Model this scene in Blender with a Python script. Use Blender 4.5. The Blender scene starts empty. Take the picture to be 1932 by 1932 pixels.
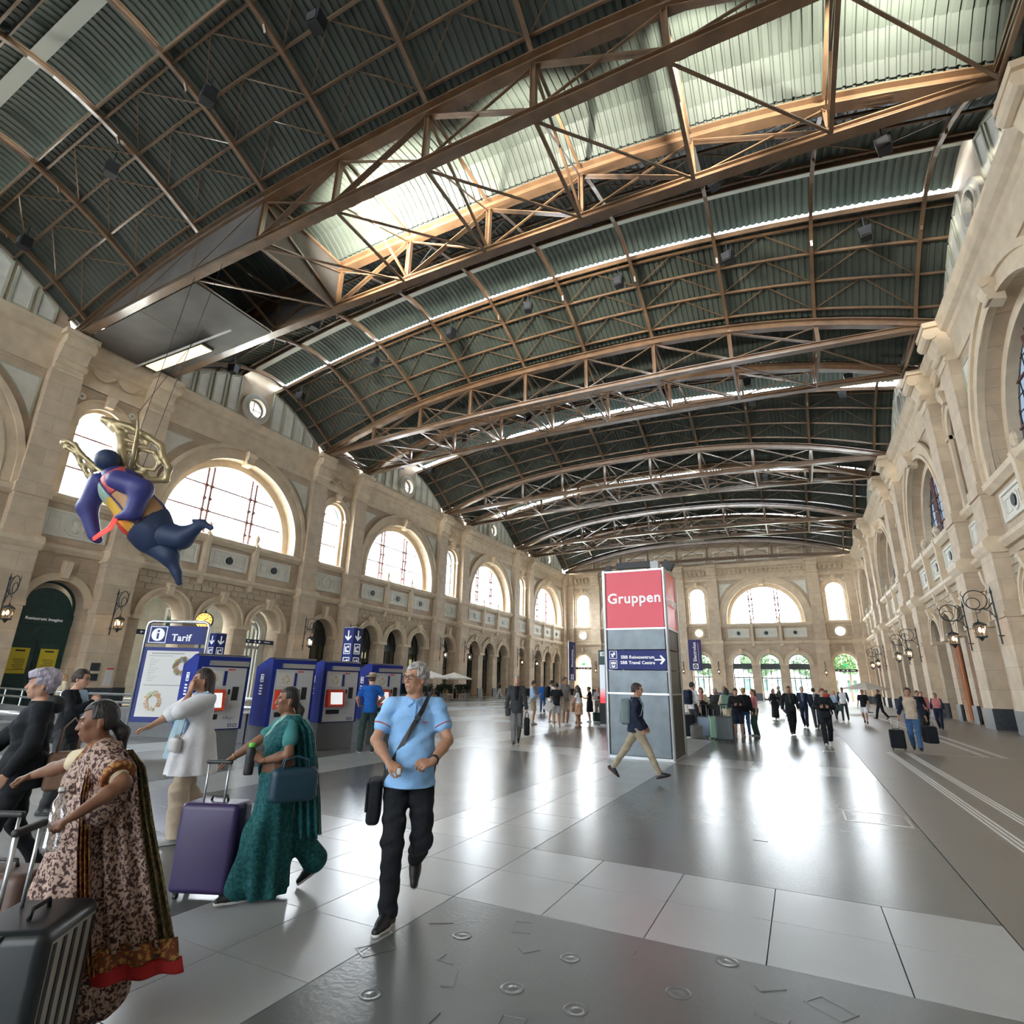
import bpy, math, random
import numpy as np
from math import sin, cos, pi, sqrt, atan2, radians
from mathutils import Vector, Matrix
from mathutils.geometry import tessellate_polygon
random.seed(7)
SC = bpy.context.scene
COL = SC.collection
# ------------------------------------------------------------------ camera, sky, exposure
cam_d = bpy.data.cameras.new('camera'); cam = bpy.data.objects.new('camera', cam_d); COL.objects.link(cam)
cam_d.sensor_width = 36.0; cam_d.sensor_fit = 'HORIZONTAL'; cam_d.lens = 36.0*1037.82/1932.0
cam_d.clip_start = 0.05; cam_d.clip_end = 400
yaw, pitch, roll = -0.4691, 0.3009, 0.0216
fw = Vector((sin(yaw)*cos(pitch), cos(yaw)*cos(pitch), sin(pitch)))
r0 = Vector((cos(yaw), -sin(yaw), 0)); u0 = r0.cross(fw)
rr = cos(roll)*r0 + sin(roll)*u0; uu = -sin(roll)*r0 + cos(roll)*u0
cam.matrix_world = Matrix(((rr.x, uu.x, -fw.x, 0), (rr.y, uu.y, -fw.y, 0), (rr.z, uu.z, -fw.z, 1.65), (0, 0, 0, 1)))
SC.camera = cam
world = bpy.data.worlds.new('sky'); SC.world = world; world.use_nodes = True
wn = world.node_tree; wn.nodes.clear()
wo = wn.nodes.new('ShaderNodeOutputWorld'); wb = wn.nodes.new('ShaderNodeBackground')
wb.inputs[0].default_value = (0.91, 0.97, 1.0, 1); wb.inputs[1].default_value = 20.0
wn.links.new(wb.outputs[0], wo.inputs[0])
vs = SC.view_settings; vs.view_transform = 'Standard'; vs.look = 'None'; vs.gamma = 1; vs.use_curve_mapping = False
vs.exposure = 0.55
cy = SC.cycles
cy.use_denoising = True; cy.max_bounces = 9; cy.diffuse_bounces = 6; cy.glossy_bounces = 3
cy.transparent_max_bounces = 12; cy.transmission_bounces = 3
cy.caustics_reflective = False; cy.caustics_refractive = False
cy.sample_clamp_indirect = 6; cy.sample_clamp_direct = 0; cy.use_adaptive_sampling = True

# ------------------------------------------------------------------ hall dimensions (metres)
XL, XR, XC, HW = -33.15, 8.18, -12.485, 20.665
P, G, Y1 = 18.35, 4.86, 12.47
YF = 86.6
YB = Y1 - 2*P - 0.6                       # back wall behind the camera
BW = P - G
def zt(x): return 19.75 + 3.2*(1-min(1.0, abs((x-XC)/HW))**2.6)
def zb(x): return 19.3 + 0.62*(1-((x-XC)/HW)**2)
def zr(x): return 22.9 + 2.1*(1-((x-XC)/HW)**2)
def zv(x, v): return zt(x)+0.1+(zr(x)-zt(x))*(1-min(1.0, abs(v))**1.7)

# portals help the sky light find the openings
def portal(loc, rot, sx, sy):
    l = bpy.data.lights.new('window_light', 'AREA'); l.shape = 'RECTANGLE'; l.size = sx; l.size_y = sy
    l.energy = 1.0; l.cycles.is_portal = True
    o = bpy.data.objects.new('window_light', l); COL.objects.link(o); o.location = loc; o.rotation_euler = rot
for j in range(-2, 4):
    yc = Y1 + j*P + G + BW/2
    portal((XL-1.75, yc, 13.4), (0, -pi/2, 0), 6.0, 10.4)
    portal((XR+1.75, yc, 13.4), (0, pi/2, 0), 6.0, 10.4)
    portal((XC, yc-1.6, 24.7), (pi/2, 0, 0), 38, 2.2); portal((XC, yc+1.6, 24.7), (-pi/2, 0, 0), 38, 2.2)
for x in (XL+G+6.69, XR-G-6.69):
    portal((x, YF+1.8, 13.4), (-pi/2, 0, 0), 10.4, 6.0)
    portal((x, YF+1.8, 3.2), (-pi/2, 0, 0), 10.4, 6.0)
portal((XR-G/2, YF+1.8, 3.2), (-pi/2, 0, 0), 3.4, 6.0)

# ------------------------------------------------------------------ materials
MATS = {}
def mat(name, col, rough=0.6, metal=0.0, emit=None, es=0.0, bump=0.0, bscale=20, var=0.0, vscale=3.0, spec=0.5, alpha=None, detail=4, stretch=None):
    if name in MATS: return MATS[name]
    m = bpy.data.materials.new(name); m.use_nodes = True; nt = m.node_tree; b = nt.nodes['Principled BSDF']
    b.inputs['Base Color'].default_value = (*col, 1); b.inputs['Roughness'].default_value = rough
    b.inputs['Metallic'].default_value = metal; b.inputs['Specular IOR Level'].default_value = spec
    if emit: b.inputs['Emission Color'].default_value = (*emit, 1); b.inputs['Emission Strength'].default_value = es
    if var or bump:
        tc = nt.nodes.new('ShaderNodeTexCoord'); src = tc.outputs['Object']
        if stretch:
            mp = nt.nodes.new('ShaderNodeMapping'); mp.inputs['Scale'].default_value = stretch
            nt.links.new(src, mp.inputs[0]); src = mp.outputs[0]
    if var:
        n = nt.nodes.new('ShaderNodeTexNoise'); n.inputs['Scale'].default_value = vscale; n.inputs['Detail'].default_value = detail
        nt.links.new(src, n.inputs['Vector'])
        r = nt.nodes.new('ShaderNodeMapRange'); r.inputs[1].default_value = 0.3; r.inputs[2].default_value = 0.7
        r.inputs[3].default_value = 1-var; r.inputs[4].default_value = 1+var
        nt.links.new(n.outputs['Fac'], r.inputs[0])
        mx = nt.nodes.new('ShaderNodeMix'); mx.data_type = 'RGBA'; mx.blend_type = 'MULTIPLY'; mx.inputs[0].default_value = 1
        mx.inputs[6].default_value = (*col, 1); nt.links.new(r.outputs[0], mx.inputs[7])
        nt.links.new(mx.outputs[2], b.inputs['Base Color'])
    if bump:
        n2 = nt.nodes.new('ShaderNodeTexNoise'); n2.inputs['Scale'].default_value = bscale; n2.inputs['Detail'].default_value = 5
        nt.links.new(src, n2.inputs['Vector'])
        bp = nt.nodes.new('ShaderNodeBump'); bp.inputs['Strength'].default_value = bump; bp.inputs['Distance'].default_value = 0.02
        nt.links.new(n2.outputs['Fac'], bp.inputs['Height']); nt.links.new(bp.outputs[0], b.inputs['Normal'])
    if alpha is not None: b.inputs['Alpha'].default_value = alpha
    MATS[name] = m; return m
def stone_mat(name, c1, c2, bw=1.25, bh=0.62, mortar=0.012):
    """dressed stone: tone changes from block to block, thin joints"""
    m = bpy.data.materials.new(name); m.use_nodes = True; nt = m.node_tree; b = nt.nodes['Principled BSDF']
    tc = nt.nodes.new('ShaderNodeTexCoord'); sp = nt.nodes.new('ShaderNodeSeparateXYZ'); cb = nt.nodes.new('ShaderNodeCombineXYZ')
    nt.links.new(tc.outputs['Object'], sp.inputs[0])
    ad = nt.nodes.new('ShaderNodeMath'); ad.operation = 'ADD'
    nt.links.new(sp.outputs[0], ad.inputs[0]); nt.links.new(sp.outputs[1], ad.inputs[1])
    nt.links.new(ad.outputs[0], cb.inputs[0]); nt.links.new(sp.outputs[2], cb.inputs[1])
    br = nt.nodes.new('ShaderNodeTexBrick'); br.inputs['Scale'].default_value = 1
    br.inputs['Color1'].default_value = (*c1, 1); br.inputs['Color2'].default_value = (*c2, 1)
    br.inputs['Mortar'].default_value = tuple(x*0.72 for x in c1)+(1,)
    br.inputs['Mortar Size'].default_value = mortar; br.inputs['Brick Width'].default_value = bw; br.inputs['Row Height'].default_value = bh
    br.inputs['Bias'].default_value = -0.1
    nt.links.new(cb.outputs[0], br.inputs['Vector'])
    n = nt.nodes.new('ShaderNodeTexNoise'); n.inputs['Scale'].default_value = 1.3; n.inputs['Detail'].default_value = 6
    nt.links.new(tc.outputs['Object'], n.inputs['Vector'])
    r = nt.nodes.new('ShaderNodeMapRange'); r.inputs[1].default_value = 0.3; r.inputs[2].default_value = 0.7; r.inputs[3].default_value = 0.86; r.inputs[4].default_value = 1.1
    nt.links.new(n.outputs['Fac'], r.inputs[0])
    mx = nt.nodes.new('ShaderNodeMix'); mx.data_type = 'RGBA'; mx.blend_type = 'MULTIPLY'; mx.inputs[0].default_value = 1
    nt.links.new(br.outputs['Color'], mx.inputs[6]); nt.links.new(r.outputs[0], mx.inputs[7]); nt.links.new(mx.outputs[2], b.inputs['Base Color'])
    bp = nt.nodes.new('ShaderNodeBump'); bp.inputs['Strength'].default_value = 0.35; bp.inputs['Distance'].default_value = 0.02; bp.invert = True
    nt.links.new(br.outputs['Fac'], bp.inputs['Height']); nt.links.new(bp.outputs[0], b.inputs['Normal'])
    b.inputs['Roughness'].default_value = 0.75
    MATS[name] = m; return m
M_ST = stone_mat('sandstone', (0.60, 0.49, 0.36), (0.52, 0.415, 0.305))
M_ST2 = stone_mat('pilaster_sandstone', (0.66, 0.54, 0.40), (0.59, 0.475, 0.345), 1.6, 0.9)
M_TRIM = mat('moulded_sandstone', (0.72, 0.60, 0.44), 0.7, var=0.10, vscale=1.5, bump=0.2, bscale=8)
M_PALE = mat('pale_plaster', (0.80, 0.79, 0.71), 0.8, var=0.06, vscale=2)
M_SAGE = mat('sage_plaster', (0.53, 0.55, 0.45), 0.8, var=0.05)
M_BLOCK = mat('ashlar_stone', (0.53, 0.44, 0.32), 0.85, var=0.16, vscale=0.9, bump=0.5, bscale=12)
M_PLINTH = mat('dark_granite', (0.045, 0.055, 0.07), 0.35, var=0.3, vscale=9)
M_IRON = mat('dark_iron', (0.035, 0.045, 0.05), 0.45, 0.3)
M_GREEN = mat('dark_green_paint', (0.015, 0.06, 0.06), 0.45, var=0.2, vscale=4)
M_STEEL = mat('brown_painted_steel', (0.17, 0.10, 0.055), 0.30, 0.0, var=0.22, vscale=1.7, bump=0.15, bscale=15, spec=0.6)
_c = M_STEEL.node_tree.nodes['Principled BSDF']; _c.inputs['Coat Weight'].default_value = 1.0; _c.inputs['Coat Roughness'].default_value = 0.12
M_ROOF = mat('green_corrugated_metal', (0.062, 0.076, 0.064), 0.55, 0.0, var=0.16, vscale=0.5)
M_DPL = mat('grey_sheet_plate', (0.09, 0.085, 0.08), 0.55, 0.1, var=0.25, vscale=0.7)
M_GLASSB = mat('glass_block_strip', (0.5, 0.52, 0.48), 0.5)
def glass(name, tint, ref=0.06):
    m = bpy.data.materials.new(name); m.use_nodes = True; nt = m.node_tree; nt.nodes.clear()
    o = nt.nodes.new('ShaderNodeOutputMaterial'); t = nt.nodes.new('ShaderNodeBsdfTransparent'); g = nt.nodes.new('ShaderNodeBsdfGlossy')
    mx = nt.nodes.new('ShaderNodeMixShader'); t.inputs[0].default_value = (*tint, 1); g.inputs['Roughness'].default_value = 0.08; mx.inputs[0].default_value = ref
    nt.links.new(t.outputs[0], mx.inputs[1]); nt.links.new(g.outputs[0], mx.inputs[2]); nt.links.new(mx.outputs[0], o.inputs[0])
    MATS[name] = m; return m
M_GL = glass('clear_pane', (0.97, 0.98, 1.0)); M_GR = glass('dimmed_blue_pane', (0.125, 0.14, 0.16)); M_GD = glass('dim_pane', (0.55, 0.58, 0.55), 0.12)  # blue right-wall panes darkened to stand for the dim hall outside
def floor_mat(name, col, rough, relief, rvar=0.025):
    m = bpy.data.materials.new(name); m.use_nodes = True; nt = m.node_tree; b = nt.nodes['Principled BSDF']
    ge = nt.nodes.new('ShaderNodeNewGeometry')
    n = nt.nodes.new('ShaderNodeTexNoise'); n.inputs['Scale'].default_value = 0.9; n.inputs['Detail'].default_value = 2
    nt.links.new(ge.outputs['Position'], n.inputs['Vector'])
    r = nt.nodes.new('ShaderNodeMapRange'); r.inputs[1].default_value = 0.0; r.inputs[2].default_value = 1.0; r.inputs[3].default_value = 0.9; r.inputs[4].default_value = 1.1
    nt.links.new(n.outputs['Fac'], r.inputs[0])
    mx = nt.nodes.new('ShaderNodeMix'); mx.data_type = 'RGBA'; mx.blend_type = 'MULTIPLY'; mx.inputs[0].default_value = 1; mx.inputs[6].default_value = (*col, 1)
    nt.links.new(r.outputs[0], mx.inputs[7]); nt.links.new(mx.outputs[2], b.inputs['Base Color'])
    r2 = nt.nodes.new('ShaderNodeMapRange'); r2.inputs[1].default_value = 0.0; r2.inputs[2].default_value = 1.0; r2.inputs[3].default_value = rough-rvar; r2.inputs[4].default_value = rough+rvar
    nt.links.new(n.outputs['Fac'], r2.inputs[0]); nt.links.new(r2.outputs[0], b.inputs['Roughness'])
    n2 = nt.nodes.new('ShaderNodeTexNoise'); n2.inputs['Scale'].default_value = 28; n2.inputs['Detail'].default_value = 2
    nt.links.new(ge.outputs['Position'], n2.inputs['Vector'])
    bp = nt.nodes.new('ShaderNodeBump'); bp.inputs['Strength'].default_value = relief; bp.inputs['Distance'].default_value = 0.02
    nt.links.new(n2.outputs['Fac'], bp.inputs['Height']); nt.links.new(bp.outputs[0], b.inputs['Normal'])
    b.inputs['Specular IOR Level'].default_value = 0.6
    MATS[name] = m; return m
M_TILE = floor_mat('pale_granite_tile', (0.46, 0.485, 0.495), 0.235, 0.015, 0.015)
M_TILE2 = floor_mat('worn_granite_tile', (0.43, 0.455, 0.465), 0.245, 0.015, 0.015)
M_SLAB = floor_mat('dark_relief_slab', (0.15, 0.16, 0.158), 0.25, 0.07, 0.012)
M_PAVE = floor_mat('brown_grey_paving', (0.20, 0.185, 0.165), 0.38, 0.05, 0.02)
M_JOINT = mat('joint_mortar', (0.05, 0.05, 0.05), 0.7)
M_WHT = mat('white_strip', (0.75, 0.75, 0.72), 0.5)

# ------------------------------------------------------------------ mesh helpers
def setm(me, m):
    if m is not None:
        for q in (m if isinstance(m, (list, tuple)) else [m]): me.materials.append(q)
class MB:
    def __init__(s): s.v = []; s.f = []
    def add(s, vs_, fs, M=None):
        n = len(s.v)
        if M is not None: vs_ = [tuple(M @ Vector(p)) for p in vs_]
        s.v += [tuple(p) for p in vs_]; s.f += [tuple(i+n for i in f) for f in fs]; return s
    def box(s, c, d, M=None, rot=None):
        x, y, z = d[0]/2, d[1]/2, d[2]/2
        vv = [Vector(p) for p in ((-x,-y,-z),(x,-y,-z),(x,y,-z),(-x,y,-z),(-x,-y,z),(x,-y,z),(x,y,z),(-x,y,z))]
        if rot is not None: vv = [rot @ p for p in vv]
        vv = [p + Vector(c) for p in vv]
        return s.add(vv, [(0,3,2,1),(4,5,6,7),(0,1,5,4),(1,2,6,5),(2,3,7,6),(3,0,4,7)], M)
    def b6(s, x0, x1, y0, y1, z0, z1, M=None): return s.box(((x0+x1)/2,(y0+y1)/2,(z0+z1)/2), (abs(x1-x0),abs(y1-y0),abs(z1-z0)), M)
    def bar(s, a, b, w, h=None, up=(0,0,1), M=None):
        """square bar from a to b"""
        a, b = Vector(a), Vector(b); h = h or w; d = b-a; L = d.length
        if L < 1e-6: return s
        d.normalize(); u_ = Vector(up)
        if abs(d.dot(u_)) > 0.98: u_ = Vector((0,1,0))
        sx = d.cross(u_).normalized(); sz = sx.cross(d)
        vv = [p + sx*i*w/2 + sz*k*h/2 for p in (a, b) for i, k in ((-1,-1),(1,-1),(1,1),(-1,1))]
        return s.add(vv, [(0,3,2,1),(4,5,6,7),(0,1,5,4),(1,2,6,5),(2,3,7,6),(3,0,4,7)], M)
    def tube(s, pts, r, n=8, M=None, cap=True, closed=False):
        pts = [Vector(p) for p in pts]; N = len(pts); rs = r if isinstance(r, (list, tuple)) else [r]*N
        vv = []; prev = None
        for i, p in enumerate(pts):
            if closed: d = pts[(i+1) % N]-pts[i-1]
            else: d = pts[min(i+1, N-1)]-pts[max(i-1, 0)]
            d.normalize()
            if prev is None:
                a = Vector((0,0,1)) if abs(d.z) < 0.9 else Vector((1,0,0)); sx = d.cross(a).normalized()
            else: sx = (prev - d*prev.dot(d)).normalized()
            prev = sx; sy = d.cross(sx)
            vv += [p + rs[i]*(cos(2*pi*k/n)*sx + sin(2*pi*k/n)*sy) for k in range(n)]
        ff = [(i*n+k, i*n+(k+1) % n, (i+1)*n+(k+1) % n, (i+1)*n+k) for i in range(N-1) for k in range(n)]
        if closed: ff += [((N-1)*n+k, (N-1)*n+(k+1) % n, (k+1) % n, k) for k in range(n)]
        elif cap: ff += [tuple(range(n))[::-1], tuple((N-1)*n+k for k in range(n))]
        return s.add(vv, ff, M)
    def lathe(s, prof, n=20, M=None):
        """prof: list of (r,z)"""
        vv = [(r*cos(2*pi*k/n), r*sin(2*pi*k/n), z) for r, z in prof for k in range(n)]
        ff = [(i*n+k, i*n+(k+1) % n, (i+1)*n+(k+1) % n, (i+1)*n+k) for i in range(len(prof)-1) for k in range(n)]
        if prof[0][0] > 1e-4: ff.append(tuple(range(n))[::-1])
        if prof[-1][0] > 1e-4: ff.append(tuple((len(prof)-1)*n+k for k in range(n)))
        return s.add(vv, ff, M)
    def ext(s, out, holes, d0, d1, M=None):
        """polygon in (u,z) with holes, thick from d0 to d1 along y"""
        loops = [list(out)]+[list(h) for h in holes]
        tri = tessellate_polygon([[Vector((u, z, 0)) for u, z in L] for L in loops])
        flat = [p for L in loops for p in L]; n = len(flat)
        vv = [(u, d0, z) for u, z in flat]+[(u, d1, z) for u, z in flat]
        ff = []
        for t in tri:
            a, b, c = [flat[i] for i in t]
            cr = (b[0]-a[0])*(c[1]-a[1])-(b[1]-a[1])*(c[0]-a[0])
            t = t if cr > 0 else t[::-1]
            ff.append(tuple(t)); ff.append(tuple(i+n for i in t[::-1]))
        k = 0
        for li, L in enumerate(loops):
            ar = sum(L[i-1][0]*L[i][1]-L[i][0]*L[i-1][1] for i in range(len(L)))
            ccw = ar > 0
            for i in range(len(L)):
                a, b = k+i, k+(i+1) % len(L)
                q = (a, a+n, b+n, b) if (ccw == (li == 0)) else (a, b, b+n, a+n)
                ff.append(q)
            k += len(L)
        return s.add(vv, ff, M)
    def prof(s, pr, u0, u1, M=None):
        """profile of (d,z) points extruded along u"""
        n = len(pr); vv = [(u, d, z) for u in (u0, u1) for d, z in pr]
        ff = [(i, (i+1) % n, n+(i+1) % n, n+i) for i in range(n)] + [tuple(range(n))[::-1], tuple(range(n, 2*n))]
        return s.add(vv, ff, M)
    def mesh(s, name, m=None, smooth=False):
        me = bpy.data.meshes.new(name); me.from_pydata([tuple(p) for p in s.v], [], s.f); setm(me, m)
        if smooth: me.polygons.foreach_set('use_smooth', [True]*len(me.polygons))
        me.update(); return me
    def obj(s, name, m=None, parent=None, smooth=False, M=None): return ob(name, s.mesh(name, m, smooth), parent, M)
def ob(name, data, parent=None, M=None):
    o = bpy.data.objects.new(name, data); COL.objects.link(o)
    if parent is not None: o.parent = parent
    if M is not None: o.matrix_basis = M
    return o
def tag(o, label, cat, group=None):
    o['label'] = label; o['category'] = cat
    if group: o['group'] = group
    return o
def thing(name, label, cat, loc=(0,0,0), rz=0, group=None, M=None):
    o = ob(name, None, None, M if M is not None else Matrix.Translation(loc) @ Matrix.Rotation(rz, 4, 'Z'))
    o.empty_display_size = 0.2
    return tag(o, label, cat, group)
def struct(o): o['kind'] = 'structure'; return o
def stuff(o): o['kind'] = 'stuff'; return o
def copy_tree(o, parent=None):
    c = o.copy(); COL.objects.link(c)
    if parent is not None: c.parent = parent
    for ch in list(o.children): copy_tree(ch, c)
    return c
def rbox(mb, size, r, n=3, M=None, c=(0,0,0)):
    """rounded box"""
    hx, hy, hz = [max(q/2-r, 1e-4) for q in size]; vv = []; ff = []; N = n*2+2
    g = [-1+2*i/(N-1) for i in range(N)]
    for ax in range(3):
        for sg in (-1, 1):
            b0 = len(vv)
            for i in range(N):
                for j in range(N):
                    p = [0,0,0]; p[ax] = sg; p[(ax+1) % 3] = g[i]; p[(ax+2) % 3] = g[j]
                    a = []
                    for q, hh, s3 in zip(p, (hx,hy,hz), size):
                        a.append(q)
                    # map outer ring to rounded part
                    q = [0,0,0]; nrm = [0,0,0]
                    for t, hh in enumerate((hx,hy,hz)):
                        if t == ax: q[t] = sg*hh; nrm[t] = sg
                        else:
                            v = p[t]; k = i if t == (ax+1) % 3 else j
                            if k < n: q[t] = -hh; nrm[t] = -math.tan((n-k)/n*pi/4)
                            elif k > N-1-n: q[t] = hh; nrm[t] = math.tan((k-(N-1-n))/n*pi/4)
                            else: q[t] = (-hh if k == n else hh); nrm[t] = 0
                    L = sqrt(sum(w*w for w in nrm))
                    vv.append(tuple(q[t]+nrm[t]/L*r+c[t] for t in range(3)))
            for i in range(N-1):
                for j in range(N-1):
                    a = b0+i*N+j; q4 = (a, a+N, a+N+1, a+1)
                    ff.append(q4 if sg > 0 else q4[::-1])
    return mb.add(vv, ff, M)
def arch(cu, z0, zs, r, n=24):
    return [(cu-r, z0), (cu+r, z0)]+[(cu+r*cos(pi*k/n), zs+r*sin(pi*k/n)) for k in range(n+1)]
def ring(cu, zs, r1, r2, leg=0.0, n=24):
    o = [(cu+r2*cos(pi*k/n), zs+r2*sin(pi*k/n)) for k in range(n+1)]; i = [(cu+r1*cos(pi*k/n), zs+r1*sin(pi*k/n)) for k in range(n, -1, -1)]
    if leg: return [(cu+r2, zs-leg)]+o+[(cu-r2, zs-leg), (cu-r1, zs-leg)]+i+[(cu+r1, zs-leg)]
    return o+i
def circ(cu, cz, r, n=28): return [(cu+r*cos(2*pi*k/n), cz+r*sin(2*pi*k/n)) for k in range(n)]
def rect(a, b, c, d): return [(a, c), (b, c), (b, d), (a, d)]
TXT = {}
def text_mesh(t, size, m, th=0.004):
    k = (t, size, m.name)
    if k not in TXT:
        cu = bpy.data.curves.new('t', 'FONT'); cu.body = t; cu.size = size; cu.extrude = th; cu.align_x = 'CENTER'; cu.align_y = 'CENTER'; cu.resolution_u = 3; cu.offset = size*0.022; cu.space_character = 1.06
        o = bpy.data.objects.new('t', cu); COL.objects.link(o)
        me = bpy.data.meshes.new_from_object(o.evaluated_get(bpy.context.evaluated_depsgraph_get()))
        bpy.data.objects.remove(o); setm(me, m); TXT[k] = me
    return TXT[k]
# ================================================================== WALLS
NP_ = G-1.45           # clear width of a narrow bay between its pilasters
SX = 1.0
def corn_prof(d): return [(-1.7,16.95),(-0.42+d,16.95),(-0.36+d,17.2),(-0.36+d,18.2),(-0.28+d,18.3),(-0.25+d,18.55),(-0.05+d,18.7),(0.05+d,18.95),(0.12+d,19.25),(-1.7,19.25)]
def gable_top(n=24):
    o = []; b = False
    for i in range(n+1):
        v = 1-2*i/n; u = BW/2*v
        if abs(u) < 2.15:
            if not b: o += [(2.15, zv(XL+0.5, 2.15/BW*2)+.05), (2.15, zr(XL)+1.0), (-2.15, zr(XL)+1.0), (-2.15, zv(XL+0.5, 2.15/BW*2)+.05)]; b = True
            continue
        o.append((u, zv(XL+0.5, v)+0.05))
    return o
# meshes of the large bay, in (u, depth, z); d = 0 is the pilaster face
def make_big():
    L = []
    hw = BW/2
    out = [(-hw,0),(hw,0),(hw,19.2)]+[(u,z) for u,z in gable_top()][1:-1]+[(-hw,19.2)]
    holes = [arch(0,10.5,11.15,5.1,40)]+[arch(c,0.0,4.95,1.3) if False else arch(c,0.02,4.95,1.3) for c in (-3.65,0,3.65)]+[circ(0,20.55,0.72)]
    m = MB().ext(out, holes, -1.7, -0.5); L.append(('masonry', m.mesh('masonry', M_ST), 0))
    # big arch mouldings
    m = MB().ext(ring(0,11.15,5.1,6.0,0.65,40),[],-0.52,-0.30).ext(ring(0,11.15,5.1,5.32,0.65,40),[],-0.32,-0.22).ext(ring(0,11.15,5.82,6.12,0.65,40),[],-0.32,-0.18)
    L.append(('archivolt', m.mesh('archivolt', M_TRIM), 0))
    m = MB().ext(ring(0,11.15,4.62,5.12,0.65,40),[],-1.5,-1.05); L.append(('inner_arch', m.mesh('inner_arch', M_TRIM), 0))
    # keystone with scroll
    m = MB(); m.prof([(-0.5,15.9),(-0.1,16.0),(0.12,16.35),(0.22,16.8),(0.1,17.0),(-0.5,17.0)],-0.28,0.28)
    m.tube([(-0.34,0.1,16.75),(0.34,0.1,16.75)],0.17,12).tube([(-0.3,0.0,16.1),(0.3,0.0,16.1)],0.1,10); L.append(('keystone', m.mesh('keystone', M_TRIM), 0))
    # spandrel fields
    for s in (-1, 1):
        o = []
        R = 6.55
        a0, a1 = radians(14), radians(78)
        arc = [(s*R*cos(a0+(a1-a0)*i/14), 11.15+R*sin(a0+(a1-a0)*i/14)) for i in range(15)]
        arc = [(u, min(z, 16.35)) for u, z in arc if abs(u) < 5.95]
        z0 = 11.15+sqrt(max(0, R*R-5.9**2)); u1 = sqrt(R*R-(16.4-11.15)**2)
        arc = [(s*R*cos(t), 11.15+R*sin(t)) for t in [math.acos(5.9/R)+(math.acos(u1/R)-math.acos(5.9/R))*i/14 for i in range(15)]]
        o = [(s*5.9, 16.4)]+arc
        cen = (sum(p[0] for p in o)/len(o), sum(p[1] for p in o)/len(o)+0.6)
        inn = [(cen[0]+(p[0]-cen[0])*0.87, cen[1]+(p[1]-cen[1])*0.87) for p in o]
        m = MB().ext(o,[inn],-0.5,-0.43); L.append(('spandrel_frame', m.mesh('spandrel_frame', M_SAGE), 0))
        m = MB().ext(inn,[],-0.5,-0.475); L.append(('spandrel_panel', m.mesh('spandrel_panel', M_PALE), 0))
    # sill course, string course, plinth, cornice
    L.append(('sill_course', MB().prof([(-1.7,10.0),(-0.35,10.0),(-0.12,10.2),(-0.1,10.45),(-0.2,10.52),(-1.7,10.52)],-hw+.7,hw-.7).mesh('sill_course', M_TRIM), 0))
    L.append(('string_course', MB().prof([(-0.55,7.55),(-0.32,7.6),(-0.16,7.8),(-0.16,7.98),(-0.5,8.12)],-hw+.7,hw-.7).mesh('string_course', M_TRIM), 0))
    c_ = MB().prof(corn_prof(0),-hw+.6,hw-.6); L.append(('cornice', c_.mesh('cornice', M_TRIM), 0))
    pl = MB()
    for a, b in ((-hw+.7,-4.95),(-2.35,-1.3),(1.3,2.35),(4.95,hw-.7)): pl.b6(a,b,-0.55,-0.38,0,0.95)
    L.append(('plinth', pl.mesh('plinth', M_PLINTH), 0))
    # parapet panels with round bosses, consoles between
    for c in (-3.7, 0, 3.7):
        L.append(('parapet_frame', MB().ext(rect(c-1.45,c+1.45,8.5,9.75),[rect(c-1.3,c+1.3,8.62,9.62)],-0.5,-0.38).mesh('parapet_frame', M_PALE), 0))
        m = MB().ext(rect(c-1.3,c+1.3,8.62,9.62),[],-0.5,-0.46)
        m.ext(rect(c-1.12,c-0.5,8.8,9.45),[rect(c-1.05,c-0.57,8.87,9.38)],-0.46,-0.42).ext(rect(c+0.5,c+1.12,8.8,9.45),[rect(c+0.57,c+1.05,8.87,9.38)],-0.46,-0.42)
        m.ext(circ(c,9.12,0.42,20),[circ(c,9.12,0.31,20)],-0.46,-0.4)
        L.append(('parapet_panel', m.mesh('parapet_panel', M_PALE), 0))
        L.append(('dark_boss', MB().ext(circ(c,9.12,0.24,16),[],-0.46,-0.36).mesh('dark_boss', M_IRON), 0))
    for c in (-1.85, 1.85):
        m = MB(); m.prof([(-0.5,7.2),(-0.3,7.3),(-0.12,8.1),(-0.1,10.0),(-0.02,10.5),(-0.5,10.5)],c-0.16,c+0.16)
        m.lathe([(0.2,0),(0.24,0.12),(0.12,0.25),(0.2,0.5),(0.14,0.75),(0.0,0.95)],10,Matrix.Translation((c,-0.35,10.5)))
        L.append(('console', m.mesh('console', M_TRIM, False), 0))
    # lower arches
    for c in (-3.65, 0, 3.65):
        m = MB().ext(ring(c,4.95,1.3,1.72,0.0,24),[],-0.52,-0.36).ext(ring(c,4.95,1.3,1.42,0.0,24),[],-0.38,-0.28).ext(ring(c,4.95,1.64,1.78,0.0,24),[],-0.38,-0.26)
        m.b6(c-1.82,c-1.26,-1.0,-0.26,4.72,4.95).b6(c+1.26,c+1.82,-1.0,-0.26,4.72,4.95)
        L.append(('lower_archivolt', m.mesh('lower_archivolt', M_TRIM), 0))
        m = MB().prof([(-0.5,6.2),(-0.2,6.25),(-0.08,6.6),(-0.02,6.95),(-0.5,7.05)],c-0.17,c+0.17); m.tube([(c-0.2,-0.1,6.85),(c+0.2,-0.1,6.85)],0.1,8)
        L.append(('lower_keystone', m.mesh('lower_keystone', M_TRIM), 0))
    # gable fields and round window moulding
    m = MB().ext(circ(0,20.55,1.15),[circ(0,20.55,0.72)],-0.52,-0.3).ext(circ(0,20.55,0.86),[circ(0,20.55,0.7)],-0.3,-0.2)
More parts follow.
